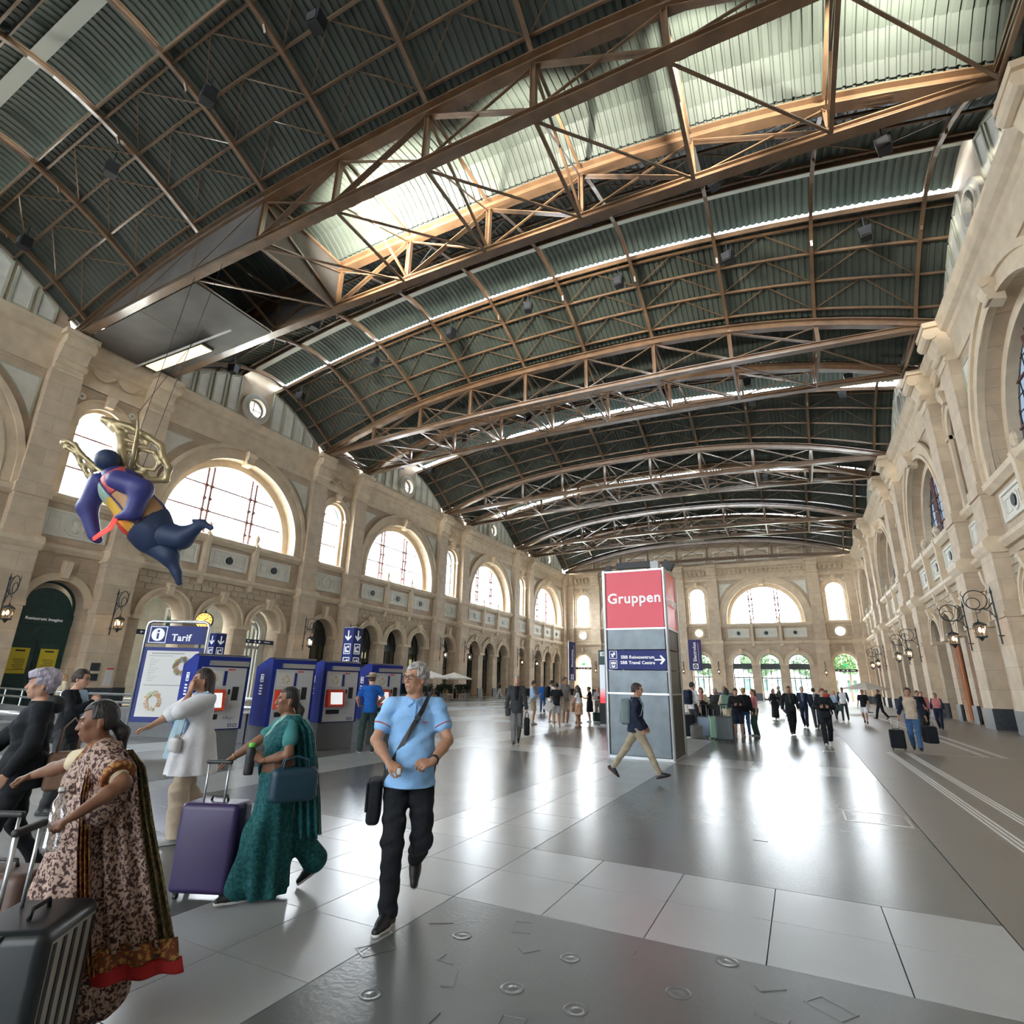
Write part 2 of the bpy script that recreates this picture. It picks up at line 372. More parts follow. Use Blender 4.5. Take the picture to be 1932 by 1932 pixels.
    L.append(('round_moulding', m.mesh('round_moulding', M_PALE), 0))
    for i in range(-5, 6):
        if i == 0: continue
        a = (abs(i)-1)*1.12+1.38; b = a+0.95
        s = 1 if i > 0 else -1
        if abs(i) == 5: b = a+0.8
        za, zb_ = zv(XL+0.5, a/hw)-0.35, zv(XL+0.5, b/hw)-0.35
        if zb_ < 19.7: continue
        q = [(s*a,19.5),(s*b,19.5),(s*b,zb_),(s*a,za)]
        k = [(s*(a+.12),19.65),(s*(b-.12),19.65),(s*(b-.12),zb_-.16),(s*(a+.12),za-.12)]
        if zb_-.16 < 19.75: continue
        L.append(('gable_frame', MB().ext(q,[k],-0.5,-0.4).mesh('gable_frame', M_SAGE), 0))
        L.append(('gable_panel', MB().ext(k,[],-0.5,-0.47).mesh('gable_panel', M_PALE), 0))
    return L
def make_narrow(door=False):
    L = []; hw = G/2
    out = [(-hw,0),(hw,0),(hw,23.4),(-hw,23.4)]
    r = 1.3
    m = MB().ext(out,[arch(0,10.7,14.8,1.33,24),arch(0,0.02,4.95,r,24)],-1.7,-0.62); L.append(('masonry', m.mesh('masonry', M_ST), 0))
    m = MB().ext(ring(0,14.8,1.2,1.62,4.1,24),[],-0.66,-0.5).ext(ring(0,14.8,1.05,1.35,4.1,24),[],-1.2,-0.85).ext(ring(0,14.8,1.62,1.72,0.0,24),[],-0.5,-0.42)
    m.b6(-1.75,-1.2,-0.9,-0.42,14.55,14.8).b6(1.2,1.75,-0.9,-0.42,14.55,14.8)
    L.append(('archivolt', m.mesh('archivolt', M_TRIM), 0))
    m = MB().prof([(-0.6,16.1),(-0.25,16.15),(-0.15,16.5),(-0.1,16.8),(-0.6,16.85)],-0.2,0.2); m.tube([(-0.24,-0.2,16.7),(0.24,-0.2,16.7)],0.12,8); L.append(('keystone', m.mesh('keystone', M_TRIM), 0))
    for s in (-1,1): L.append(('rosette', MB().ext(circ(s*1.35,16.3,0.2,14),[circ(s*1.35,16.3,0.08,10)],-0.62,-0.52).mesh('rosette', M_PALE), 0))
    L.append(('name_frieze', MB().ext(rect(-1.55,1.55,16.95,17.5),[],-0.62,-0.55).mesh('name_frieze', M_PALE), 0))
    L.append(('sill_course', MB().prof([(-1.7,10.2),(-0.5,10.2),(-0.3,10.4),(-0.3,10.62),(-0.5,10.72),(-1.7,10.72)],-hw+.7,hw-.7).mesh('sill_course', M_TRIM), 0))
    L.append(('string_course', MB().prof([(-0.65,7.55),(-0.42,7.6),(-0.26,7.8),(-0.26,7.98),(-0.6,8.12)],-hw+.7,hw-.7).mesh('string_course', M_TRIM), 0))
    L.append(('cornice', MB().prof([(d-0.12, z) for d, z in corn_prof(0)],-hw+.6,hw-.6).mesh('cornice', M_TRIM), 0))
    # garland
    m = MB()
    for s in (-1,1): m.tube([(s*(0.1+1.2*t), -0.3, 17.95-0.35*sin(pi*t)) for t in [i/8 for i in range(9)]],[0.06+0.05*sin(pi*i/8) for i in range(9)],6)
    L.append(('garland', m.mesh('garland', M_TRIM), 0))
    m = MB().ext(rect(-1.55,1.55,8.45,9.85),[rect(-1.42,1.42,8.58,9.72)],-0.62,-0.52); L.append(('parapet_frame', m.mesh('parapet_frame', M_PALE), 0))
    m = MB().ext(rect(-1.42,1.42,8.58,9.72),[],-0.62,-0.57).ext(circ(0,9.15,0.56,24),[circ(0,9.15,0.44,24)],-0.57,-0.48)
    for s in (-1,1): m.ext(rect(s*1.0-0.3,s*1.0+0.3,8.75,9.55),[rect(s*1.0-0.22,s*1.0+0.22,8.83,9.47)],-0.57,-0.53)
    L.append(('roundel_panel', m.mesh('roundel_panel', M_PALE), 0))
    m = MB(); 
    m.lathe([(0.0,0.0),(0.2,-0.0),(0.16,0.06),(0.0,0.1)],10,Matrix.Translation((0,-0.57,9.28)) @ Matrix.Rotation(-pi/2,4,'X')).lathe([(0.26,0),(0.2,0.07),(0,0.1)],10,Matrix.Translation((0,-0.57,8.98)) @ Matrix.Rotation(-pi/2,4,'X'))
    L.append(('relief_bust', m.mesh('relief_bust', M_PALE), 0))
    if not door:
        m = MB().ext(ring(0,4.95,r,1.64,0.0,24),[],-0.64,-0.46).ext(ring(0,4.95,1.56,1.68,0.0,24),[],-0.46,-0.38)
        m.b6(-1.7,-1.26,-1.1,-0.38,4.72,4.95).b6(1.26,1.7,-1.1,-0.38,4.72,4.95); L.append(('lower_archivolt', m.mesh('lower_archivolt', M_TRIM), 0))
    else:
        m = MB().ext(ring(0,4.95,r,1.68,0.0,24),[],-0.64,-0.5); L.append(('lower_archivolt', m.mesh('lower_archivolt', M_TRIM), 0))
    m = MB().prof([(-0.6,6.3),(-0.3,6.35),(-0.18,6.7),(-0.12,7.2),(-0.6,7.3)],-0.16,0.16); L.append(('lower_keystone', m.mesh('lower_keystone', M_TRIM), 0))
    return L
def make_pilaster():
    m = MB(); w = 0.725
    m.b6(-w,w,-0.7,0,8.1,17.0); m.b6(-w-.08,w+.08,-0.7,0.08,10.1,10.6); m.b6(-w-.05,w+.05,-0.7,0.06,8.1,8.5)
    sh = m.mesh('pilaster_shaft', M_ST2)
    m = MB(); m.b6(-w-.1,w+.1,-0.7,0.12,0.95,7.5); m.b6(-w-.16,w+.16,-0.7,0.2,4.72,4.95)
    low = m.mesh('pilaster_pedestal', M_ST2)
    m = MB(); m.prof([(-0.7,7.45),(0.12,7.45),(0.22,7.55),(0.36,7.75),(0.36,7.98),(0.16,8.15),(-0.7,8.15)],-w-.2,w+.2); band = m.mesh('pilaster_band', M_TRIM)
    m = MB(); m.b6(-w-.14,w+.14,-0.7,0.18,0,0.95); base = m.mesh('pilaster_base', M_PLINTH)
    m = MB(); m.prof([(-0.7,16.9),(0.05,16.9),(0.08,17.05),(0.02,17.1),(0.05,17.3),(0.2,17.9),(0.42,18.5),(0.6,18.8),(0.62,19.2),(-0.7,19.2)],-w+.06,w-.06)
    m.b6(-w-.1,w+.1,-0.7,0.66,18.95,19.22)
    for z, rr_, d in ((17.5,0.2,0.1),(18.6,0.3,0.42)): m.tube([(-w+.0,d,z),(w-.0,d,z)],rr_,12)
    cap = m.mesh('capital', M_TRIM)
    return [('pilaster_pedestal', low), ('pilaster_base', base), ('pilaster_band', band), ('pilaster_shaft', sh), ('capital', cap)]
BIG, NAR, NARD, PIL = make_big(), make_narrow(), make_narrow(True), make_pilaster()
BIGF = []
for nme, me, _ in BIG:
    if nme == 'masonry':
        hw = BW/2
        me = MB().ext([(-hw,0),(hw,0),(hw,23.4),(-hw,23.4)],[arch(0,10.5,11.15,5.1,40)]+[arch(c,0.02,4.95,1.3) for c in (-3.65,0,3.65)],-1.7,-0.5).mesh('masonry', M_ST)
    if nme.startswith('gable') or nme == 'round_moulding': continue
    BIGF.append((nme, me, 0))
NARF = []
for nme, me, _ in NAR:
    if nme == 'masonry':
        me = MB().ext([(-G/2,0),(G/2,0),(G/2,23.4),(-G/2,23.4)],[arch(0,10.7,14.8,1.33,24),arch(0,0.02,4.95,1.3,24),circ(0,9.25,0.62,24)],-1.7,-0.62).mesh('masonry', M_ST)
    if nme in ('parapet_frame','roundel_panel','relief_bust'): continue
    NARF.append((nme, me, 0))
NARF.append(('round_frame', MB().ext(circ(0,9.25,0.86,24),[circ(0,9.25,0.62,24)],-0.64,-0.5).mesh('round_frame', M_TRIM), 0))
NARF.append(('parapet_frame', MB().ext(rect(-1.5,1.5,8.35,10.1),[rect(-1.38,1.38,8.48,9.97)],-0.62,-0.55).mesh('parapet_frame', M_TRIM), 0))
def frame(side, s):
    if side == 'left': return Matrix.Translation((XL, s, 0)) @ Matrix.Rotation(-pi/2, 4, 'Z')
    if side == 'right': return Matrix.Translation((XR, s, 0)) @ Matrix.Rotation(pi/2, 4, 'Z')
    if side == 'far': return Matrix.Translation((s, YF, 0)) @ Matrix.Rotation(pi, 4, 'Z')
    return Matrix.Translation((s, YB, 0))
WALL = {}
for s in ('left', 'right', 'far', 'back'):
    WALL[s] = struct(ob('wall_'+s, None)); WALL[s]['label'] = {'left':'long sandstone wall with tall arched windows on the left of the hall','right':'long sandstone wall with arched windows and lanterns on the right','far':'sandstone end wall with wide arched windows at the far end','back':'sandstone end wall behind the viewpoint'}[s]
def put(side, L, M):
    for t in L: ob(t[0], t[1], WALL[side], M)
# ---- windows
wn_i = [0]
def window_meshes(kind, fine, glassm):
    """frame, mullions, transoms and clipped panes in the plane y=-1.5"""
    fr = MB(); panes = []
    if kind == 'big': zs, r, z0, cols, rows, z1 = 11.15, 5.1, 10.5, [-5.1,-1.95,-1.55,1.55,1.95,5.1], [10.5,12.35,14.1,16.3], 16.25
    else: zs, r, z0, cols, rows, z1 = 14.8, 1.33, 10.7, [-1.33,1.33], [10.7,12.5,14.4,16.2], 16.13
    fr.ext(ring(0,zs,r-0.09,r+0.02,zs-z0,30 if kind == 'big' else 18),[],-1.56,-1.42); fr.b6(-r,r,-1.56,-1.42,z0,z0+0.1)
    top = lambda u: zs+sqrt(max(0.0, r*r-u*u))
    bars = MB()
    if kind == 'big':
        for c in (-1.95,-1.55,1.55,1.95):
            bars.tube([(c,-1.45,z0),(c,-1.45,top(c))],0.085,8)
            for z in (11.4,12.35,13.2,14.1): bars.tube([(c-.13,-1.45,z),(c+.13,-1.45,z)],0.12,8)
    tr = MB()
    for z in rows[1:-1]:
        w = sqrt(max(0, r*r-max(0, z-zs)**2)); tr.b6(-w,w,-1.49,-1.41,z-0.045,z+0.045)
    fb = MB()
    if fine:
        u = -r+0.7 if kind == 'big' else -r+0.66
        while u < r-0.1:
            fb.b6(u-.014,u+.014,-1.5,-1.46,z0,top(u)); u += 0.78 if kind == 'big' else 0.66
        z = z0+0.6
        while z < z1:
            w = sqrt(max(0, r*r-max(0, z-zs)**2)); fb.b6(-w,w,-1.5,-1.46,z-.013,z+.013); z += 0.62
    for a, b in zip(cols[:-1], cols[1:]):
        for c, d in zip(rows[:-1], rows[1:]):
            n = 8; us = [a+0.01+(b-a-0.02)*i/n for i in range(n+1)]
            tp = [(u, min(d-0.01, top(u)-0.03)) for u in us]
            tp = [(u, z) for u, z in tp if z > c+0.03]
            if len(tp) < 3: continue
            poly = [(tp[0][0], c+0.01), (tp[-1][0], c+0.01)]+tp[::-1]
            panes.append(MB().ext(poly,[],-1.485,-1.475).mesh('pane', glassm))
    out = [('frame', fr.mesh('window_frame', M_IRON))]
    if bars.v: out.append(('mullion', bars.mesh('mullion', M_MULL)))
    out.append(('transom', tr.mesh('transom', M_MULL)))
    if fb.v: out.append(('glazing_bars', fb.mesh('glazing_bars', M_IRON)))
    return out+[('pane', p) for p in panes]
M_MULL = mat('red_brown_iron', (0.16,0.07,0.06), 0.4)
WM = {('big',0):window_meshes('big',0,M_GL),('nar',0):window_meshes('nar',0,M_GL),('big',1):window_meshes('big',1,M_GR),('nar',1):window_meshes('nar',1,M_GR)}
def window(L, M, label):
    wn_i[0] += 1; w = struct(ob('window_%d' % wn_i[0], None, None, M)); w['label'] = label
    for n, me in L: ob(n, me, w)
    return w
rndw = {}
for g_, gm in ((0, M_GL), (1, M_GR)):
    rndw[g_] = [('frame', MB().ext(circ(0,20.55,0.74),[circ(0,20.55,0.64)],-.75,-.62).b6(-.7,.7,-.72,-.68,20.53,20.57).b6(-.02,.02,-.72,-.68,19.9,21.2).mesh('round_frame', M_IRON)), ('pane', MB().ext(circ(0,20.55,0.65),[],-.705,-.695).mesh('pane', gm))]
rnd2 = [('frame', MB().ext(circ(0,9.25,0.64),[circ(0,9.25,0.58)],-1.2,-1.1).mesh('round_frame', M_IRON)), ('pane', MB().ext(circ(0,9.25,0.59),[],-1.15,-1.14).mesh('pane', M_GL))]
# ---- arched door leaves and shop windows of the lower storey
def door_meshes(kind):
    r = 1.3; fr = MB(); d0, d1 = -1.5, -1.36; out = []
    M = M_IRON if kind in ('shop','street') else M_GREEN
    fr.ext(ring(0,4.95,r-0.09,r+0.01,4.9,20),[],d0,d1)
    if kind == 'shop' or kind == 'street':
        fr.b6(-r,r,d0,d1+.08,4.2,4.95); fr.b6(-r,r,d0,d1,2.95,3.1); fr.b6(-r,r,d0,d1,0.02,0.3)
        for u in (-0.72,0,0.72): fr.b6(u-.05,u+.05,d0,d1,0.3,4.2)
        for u in (-0.66,-0.22,0.22,0.66): fr.b6(u-.02,u+.02,d0,d1-.04,4.95,4.95+sqrt(r*r-u*u)-.05)
        fr.ext(ring(0,4.95,0.62,0.68,0,14),[],d0,d1-.04)
        out.append(('door_frame', fr.mesh('door_frame', M)))
        g = M_GL if kind == 'street' else M_GD
        for a, b in ((-1.21,-.77),(-.67,-.05),(.05,.67),(.77,1.21)):
            for c, d in ((0.3,2.95),(3.1,4.2)): out.append(('pane', MB().b6(a,b,-1.44,-1.43,c,d).mesh('pane', g)))
        out.append(('fanlight_pane', MB().ext([(1.2*cos(pi*k/16),4.96+1.2*sin(pi*k/16)) for k in range(17)],[],-1.45,-1.44).mesh('pane', g)))
    elif kind == 'solid':
        fr.b6(-r,r,d0-.05,d1+.08,4.0,4.6); fr.b6(-r,r,d0,d1+.02,3.1,4.0)
        fr.ext([(1.25*cos(pi*k/16),4.55+1.35*sin(pi*k/16)) for k in range(17)],[],d0,d1-.06)
        out.append(('door_frame', fr.mesh('door_frame', M_GREEN)))
        for s in (-1,1):
            m = MB(); m.b6(s*.03,s*1.2,d0,d1-.03,0.05,3.1)
            for z0,z1 in ((0.2,0.9),(1.05,2.9)): m.ext(rect(min(s*.12,s*1.08),max(s*.12,s*1.08),z0,z1),[rect(min(s*.2,s*1.0),max(s*.2,s*1.0),z0+.08,z1-.08)],d1-.03,d1)
            out.append(('door_leaf', m.mesh('door_leaf', M_GREEN)))
    return out
DM = {k: door_meshes(k) for k in ('shop','street','solid')}
dn_i = [0]
def door(kind, M, label):
    dn_i[0] += 1; w = struct(ob('door_%d' % dn_i[0], None, None, M)); w['label'] = label
    for n, me in DM[kind]: ob(n, me, w)
    return w
T = Matrix.Translation
ORD = ['nearest','second','third','fourth','farthest','sixth']
def bayname(j): return ['behind the viewpoint','beside the viewpoint','nearest in view','second along','third along','farthest along'][j+2]
for side in ('left','right'):
    fine = 0 if side == 'left' else 1
    for j in range(-2, 5):
        if j < 4:
            yc = Y1+j*P+G+BW/2; M = frame(side, yc); put(side, BIG, M)
            window(WM[('big',fine)], M, 'wide semicircular window of the %s wall, %s' % (side, bayname(j)))
            window(rndw[fine], M, 'round gable window of the %s wall, %s' % (side, bayname(j)))
            for c in (-3.65,0,3.65):
                if side == 'left' and j == 0: continue
                door('shop' , M @ T((c,0,0)), 'dark framed arched shop door of the %s wall, bay %s' % (side, bayname(j)))
        if j < 4:
            yn = Y1+j*P+G/2; M = frame(side, yn); dr = (side == 'left' and j == 0)
            put(side, NARD if dr else NAR, M)
            window(WM[('nar',fine)], M, 'narrow round-headed window of the %s wall, %s' % (side, bayname(j)))
            door('solid' if dr else 'shop', M, 'dark arched doorway of the %s wall, %s' % (side, bayname(j)))
    for j in range(-2, 5):
        for y in (Y1+j*P, Y1+j*P+G):
            if y > YF+0.5: continue
            put(side, PIL, frame(side, y))
for side in ('far','back'):
    cs = [XL+G/2, XC, XR-G/2]; cb = [XL+G+6.69, XR-G-6.69]; Sx = Matrix.Diagonal((13.36/BW,1,1,1))
    for i, c in enumerate(cs):
        put(side, NARF, frame(side, c)); window(WM[('nar',0)], frame(side, c), 'narrow round-headed window high in the %s wall, %s' % (side, ['left corner','middle','right corner'][i]))
        if i != 1: window(rnd2, frame(side, c), 'small round window of the %s wall, %s' % (side, ['left corner','middle','right corner'][i]))
        if i == 1 or side == 'back': door('street', frame(side, c), 'arched glazed door in the middle of the %s wall' % side)
    for i, c in enumerate(cb):
        put(side, BIGF, frame(side, c) @ Sx); window(WM[('big',0)], frame(side, c) @ Sx, 'wide semicircular window of the %s wall, %s' % (side, ['left half','right half'][i]))
        for k, q in enumerate((-3.65,0,3.65)): door('street', frame(side, c) @ Sx @ T((q,0,0)), 'glazed arched street door of the %s wall, %s half, number %d' % (side, ['left','right'][i], k+1))
    for x in (XL+.3, XL+G, XC-G/2, XC+G/2, XR-G, XR-.3): put(side, PIL, frame(side, x))
# bracket frieze of the far wall
fb = MB().mesh
brk = MB().prof([(-0.36,17.75),(-0.1,17.8),(0.12,18.15),(0.16,18.45),(-0.36,18.5)],-0.14,0.14).mesh('bracket', M_TRIM)
u = XL+0.9
while u < XR-0.8:
    ob('bracket', brk, WALL['far'], frame('far', u)); u += 0.62
m = MB()
for x0, x1 in ((XL,XR),): m.b6(x0,x1,YF-0.34,YF-0.3,17.2,17.24)
# high wall panels between roof and far cornice
for i in range(9):
    a = XL+1.2+i*4.46; 
    ob('attic_panel', MB().ext(rect(a,a+3.3,19.7,21.4),[rect(a+.2,a+3.1,19.9,21.2)],YF+0.36,YF+0.5).mesh('attic_panel', M_PALE), WALL['far'])
# ashlar blocks under the string course: single stones where they can be told apart
blk = [MB() for _ in range(3)]
for i, w in enumerate((0.74, 0.5, 0.74)): rbox(blk[i], (w,0.09,0.33), 0.02, 1)
blk = [b.mesh('stone_block', M_BLOCK) for b in blk]
def blocks():
    out = []; z = 5.15; row = 0
    while z < 7.4:
        u = -BW/2+0.95+(0.0 if row % 2 else 0.34); k = 0
        while u < BW/2-0.95:
            w = (0.74, 0.5)[k % 2]; c = u+w/2
            ok = all((abs(c-q)-w/2 > 1.85 or (max(0,abs(c-q)-w/2)**2+(z-4.95)**2) > 1.86**2) and not (abs(c-q) < 0.6 and z > 6.0 and z < 7.2 and abs(c-q)-w/2 < 0.2) for q in (-3.65,0,3.65))
            if ok: out.append((k % 2, c, z))
            u += w+0.04; k += 1
        z += 0.37; row += 1
    return out
BL = blocks()
bj = MB()
for k, c, z in BL: bj.b6(c-(.37,.25)[k],c+(.37,.25)[k],-0.5,-0.45,z-.165,z+.165)
bjm = bj.mesh('block_field', M_BLOCK)
for side in ('left','right'):
    for j in range(-2, 4):
        M = frame(side, Y1+j*P+G+BW/2)
        if j in (0,1) or (j == 2 and side == 'right' and False):
            for k, c, z in BL: ob('stone_block', blk[k], WALL[side], M @ T((c,-0.49+0.012*((k*7+int(c*10)) % 3),z)))
        else: stuff(ob('block_field', bjm, WALL[side], M))
for c in (XL+G+6.69, XR-G-6.69): pass

# ================================================================== FLOOR
FL = struct(MB().b6(XL-1.6,XR+1.6,YB-2,YF+1.75,-0.3,-0.022).obj('floor', M_JOINT))
FL['label'] = 'stone hall floor of pale tiles, dark relief slabs and brown paving'
t77 = 0.766; gx = lambda i: -2.685+i*t77; gy = lambda i: 5.945+i*0.768
def slab(nm, x0, x1, y0, y1, m, g=0.005, z=0.0):
    return MB().b6(x0+g,x1-g,y0+g,y1-g,-0.03,z).obj(nm, m, FL)
tm = [MB().b6(-t77/2+.004,t77/2-.004,-.384+.004,.384-.004,-0.03,0).mesh('floor_tile', m_) for m_ in (M_TILE, M_TILE2)]
nt_ = 0; far_t = MB()
for i in range(-42, 5):
    for k in range(-12, 105):
        ci, ck = i % 7, (k+2) % 12
        # slabs are five tiles wide and ten long; two-tile bands between
        if ci < 5 and ck >= 2: continue
        x, y = gx(i)+t77/2, gy(k)+.384
        if x < XL-0.3 or y > YF or y < YB or x > 1.15: continue
        vis = (y > 1.3 and y < 25 and -10.5 < x and nt_ < 290 and (y > -x*0.55+0.5 or x > -4))
        if vis: ob('floor_tile', tm[(i*3+k*5+(i*k) % 3) % 2], FL, T((x,y,0.0))); nt_ += 1
        else: far_t.b6(x-t77/2+.004,x+t77/2-.004,y-.38,y+.38,-0.03,0)
stuff(far_t.obj('tile_field', M_TILE, FL))
for a in range(-6, 1):
    for b in range(-2, 10):
        x0, x1, y0, y1 = gx(a*7), gx(a*7+5), gy(b*12), gy(b*12+10)
        x0 = max(x0, XL-0.35)
        if x1 < XL or y0 > YF or y1 < YB: continue
        slab('relief_slab', x0, x1, max(y0,YB+.2), min(y1, YF-0.1), M_SLAB)
slab('paving_field', 1.147, XR+0.6, YB, 13.9, M_PAVE); slab('paving_field', 1.147, XR+0.6, 13.9, YF+1.5, M_PAVE)
slab('threshold', XL-1.6, XL-0.35, YB, YF, M_TILE2)
slab('threshold', XL, 1.147, YF-0.1, YF+1.7, M_TILE2)
# brass-edged access cover
cv = MB()
for a,b,c,d in ((.33,1.1,10.03,10.06),(.33,1.1,9.3,9.33),(.33,.36,9.3,10.06),(1.07,1.1,9.3,10.06)): cv.b6(a,b,c,d,0,0.004)
cv.obj('cover_frame', mat('zinc_edge',(0.35,0.34,0.32),0.3,0.9), FL)
cv = MB()
for a,b,c,d in ((.35,1.1,18.9,18.93),(.35,.38,18.5,18.93),(1.07,1.1,18.5,18.93)): cv.b6(a,b,c,d,0,0.004)
cv.obj('cover_frame', MATS['zinc_edge'], FL)
for xs, y0, y1 in (((1.985,2.045,2.105),7.0,19.9),((2.43,2.49,2.55),7.6,19.9),((4.62,4.72),20.1,62),((4.22,4.32),20.1,62)):
    for x in xs: MB().b6(x-.014,x+.014,y0,y1,0,0.005).obj('guide_strip', M_WHT, FL)
MB().b6(2.0,8.0,19.97,20.02,0,0.004).obj('guide_strip', mat('worn_strip',(0.35,0.34,0.31),0.4), FL)
# reliefs set in the near slabs
rel = [(-2.25,3.83,0),(-2.02,3.31,1),(-1.74,3.85,2),(-1.49,3.89,0),(-0.81,3.8,0),(-0.61,4.33,0),(-1.26,3.36,0),(-0.33,3.8,1),(-1.65,3.39,0),(-2.63,3.39,3),(-2.15,3.46,2),(-0.35,4.12,1),(-2.5,3.95,1),(-1.95,4.15,3),(-2.3,2.95,0),(-0.05,4.05,3),(0.2,3.7,0),(-1.1,4.1,2),(-1.9,2.9,1),(-1.5,3.05,3),
       (-1.9,6.9,0),(-0.6,7.6,1),(0.3,8.6,0),(-1.2,9.1,2),(-2.2,8.1,1)]
zr_ = []
dsc = MB().lathe([(0.055,0),(0.055,0.006),(0.045,0.008),(0.04,0.003),(0.02,0.003),(0.015,0.008),(0.0,0.008)],20).mesh('relief_disc', M_SLAB, True)
blkr = MB().box((0,0,0.003),(0.15,0.06,0.012)).mesh('relief_block', M_SLAB); hk = MB().box((0,0,0.002),(0.012,0.11,0.01)).box((0.04,0.05,0.002),(0.08,0.012,0.01)).mesh('relief_hook', M_SLAB)
sq = MB()
for a,b,c,d in ((-.09,.09,-.06,-.05),(-.09,.09,.05,.06),(-.09,-.08,-.06,.06),(.08,.09,-.06,.06)): sq.b6(a,b,c,d,0,0.007)
sq = sq.mesh('relief_frame', M_SLAB)
for x,y,k in rel: ob(('relief_disc','relief_block','relief_hook','relief_frame')[k], (dsc,blkr,hk,sq)[k], FL, T((x,y,0.0)) @ Matrix.Rotation((x*7+y*3) % 3.1,4,'Z') @ Matrix.Diagonal((1+.3*((x*5) % 1),1+.3*((x*5) % 1),.4,1)))

# ================================================================== ROOF
CE = struct(ob('ceiling', None)); CE['label'] = 'dark green corrugated vaulted roof on brown steel ribs'
VO = 1.5/(BW/2)
def corr_x():
    xs = []; x = XL-0.55; k = 0
    while x < XR+0.6:
        for dx, h in ((0,0),(0.17,0),(0.20,-0.055),(0.27,-0.055)): xs.append((x+dx, h))
        x += 0.30
    return xs
CX = corr_x()
def corr_surface(fn, ts, curb=None):
    """fn(x,t)->(y,z)"""
    vv = []; n = len(CX)
    for t in ts:
        for x, h in CX:
            y, z = fn(x, t); vv.append((x, y, z-h))
    ff = [(i*n+k, (i+1)*n+k, (i+1)*n+k+1, i*n+k+1) for i in range(len(ts)-1) for k in range(n-1)]
    m = MB(); m.v = vv; m.f = ff; return m
hw = BW/2
seg = [i/11 for i in range(12)]
rp1 = corr_surface(lambda x,t: (t*hw, zv(x,t)+0.1), [-1-.02+(1-VO+.02)*s_ for s_ in seg]).mesh('roof_panel', M_ROOF)
rp2 = corr_surface(lambda x,t: (t*hw, zv(x,t)+0.1), [VO+(1-VO+.02)*s_ for s_ in seg]).mesh('roof_panel', M_ROOF)
cap_ = corr_surface(lambda x,t: (t, zr(x)+0.85-0.1*t*t), [-1.85,-1.2,-.6,0,.6,1.2,1.85]).mesh('lantern_cap', M_ROOF)
pairr = corr_surface(lambda x,t: (t, zt(x)+0.2+1.1*(1-(2*t/G)**2)), [-G/2-.05,-G/2+.5,-1.2,0,1.2,G/2-.5,G/2+.05]).mesh('roof_panel', M_ROOF)
curb = MB(); gl = MB(); bandm = MB()
xs = [XL-0.5+i*(XR-XL+1)/40 for i in range(41)]
for s in (-1,1):
    for a, b in zip(xs[:-1], xs[1:]):
        for x in (a,):
            za, zb2 = zv(a,VO), zv(b,VO); y = s*1.5
            curb.add([(a,y-.03,za-.15),(b,y-.03,zb2-.15),(b,y-.03,zb2+.12),(a,y-.03,za+.12),(a,y+.03,za-.15),(b,y+.03,zb2-.15),(b,y+.03,zb2+.12),(a,y+.03,za+.12)],[(0,1,2,3),(7,6,5,4),(3,2,6,7),(0,4,5,1)])
            gl.add([(a,s*1.52,za+.12),(b,s*1.52,zb2+.12),(b,s*1.52,zr(b)+.62),(a,s*1.52,zr(a)+.62)],[(0,1,2,3)])
for a, b in zip(xs[:-1], xs[1:]): bandm.add([(a,-.75,zr(a)+.629),(b,-.75,zr(b)+.629),(b,-.2,zr(b)+.81),(a,-.2,zr(a)+.81)],[(0,1,2,3)])
curb = curb.mesh('lantern_curb', M_STEEL); gl = gl.mesh('lantern_pane', M_GL); bandm = bandm.mesh('glass_block_strip', M_GLASSB)
RX = [-32.6+4.46*k for k in range(10)]; RX[0] = -32.5; RX[-1] = 7.5
def curve_bar(f, ts, w, h, up=(1,0,0), mb=None):
    m = mb or MB(); pts = [f(t) for t in ts]
    for a, b in zip(pts[:-1], pts[1:]): m.bar(a, b, w, h, up)
    return m
def sweep(pts, w, h, side):
    """continuous rectangular sweep; side = constant lateral vector"""
    sd = Vector(side); vv = []; N = len(pts); P_ = [Vector(p) for p in pts]
    for i in range(N):
        d = (P_[min(i+1,N-1)]-P_[max(i-1,0)]).normalized(); up = sd.cross(d).normalized()
        for a, b in ((-1,-1),(1,-1),(1,1),(-1,1)): vv.append(P_[i]+sd*a*w/2+up*b*h/2)
    ff = [(i*4+k, i*4+(k+1)%4, i*4+4+(k+1)%4, i*4+4+k) for i in range(N-1) for k in range(4)]+[(0,3,2,1),(N*4-4,N*4-3,N*4-2,N*4-1)]
    return vv, ff
V17 = [-1+i/8 for i in range(17)]
ribm = []
for x in RX:
    m = MB(); m.add(*sweep([(x, v*hw, zv(x,v)-0.12) for v in V17], 0.05, 0.26, (1,0,0))); m.add(*sweep([(x, v*hw, zv(x,v)-0.26) for v in V17], 0.17, 0.035, (1,0,0)))
    # arched brace under the lantern and kneeling braces
    m.add(*sweep([(x, 2.6*cos(pi*k/10), zv(x,VO)-0.75+0.9*sin(pi*k/10)) for k in range(11)], 0.1, 0.07, (1,0,0)))
    ribm.append(m.mesh('rib', M_STEEL))
purm = []
for v in (-0.93,-0.72,-0.5,-0.28,0.28,0.5,0.72,0.93):
    m = MB(); m.add(*sweep([(x, v*hw, zv(x,v)-0.04) for x in xs], 0.09, 0.12, (0,1,0))); purm.append(m.mesh('purlin', M_STEEL))
def bracing(s):
    m = MB()
    for a, b in zip(RX[:-1], RX[1:]):
        c = (a+b)/2
        for v0, v1 in ((.28,.5),(.5,.72),(.72,.93)):
            p = (c, s*v0*hw, zv(c,v0)-.02)
            m.bar((a, s*v1*hw, zv(a,v1)-.05), p, 0.045); m.bar((b, s*v1*hw, zv(b,v1)-.05), p, 0.045)
    return m.mesh('bracing', M_STEEL)
brm = [bracing(-1), bracing(1)]
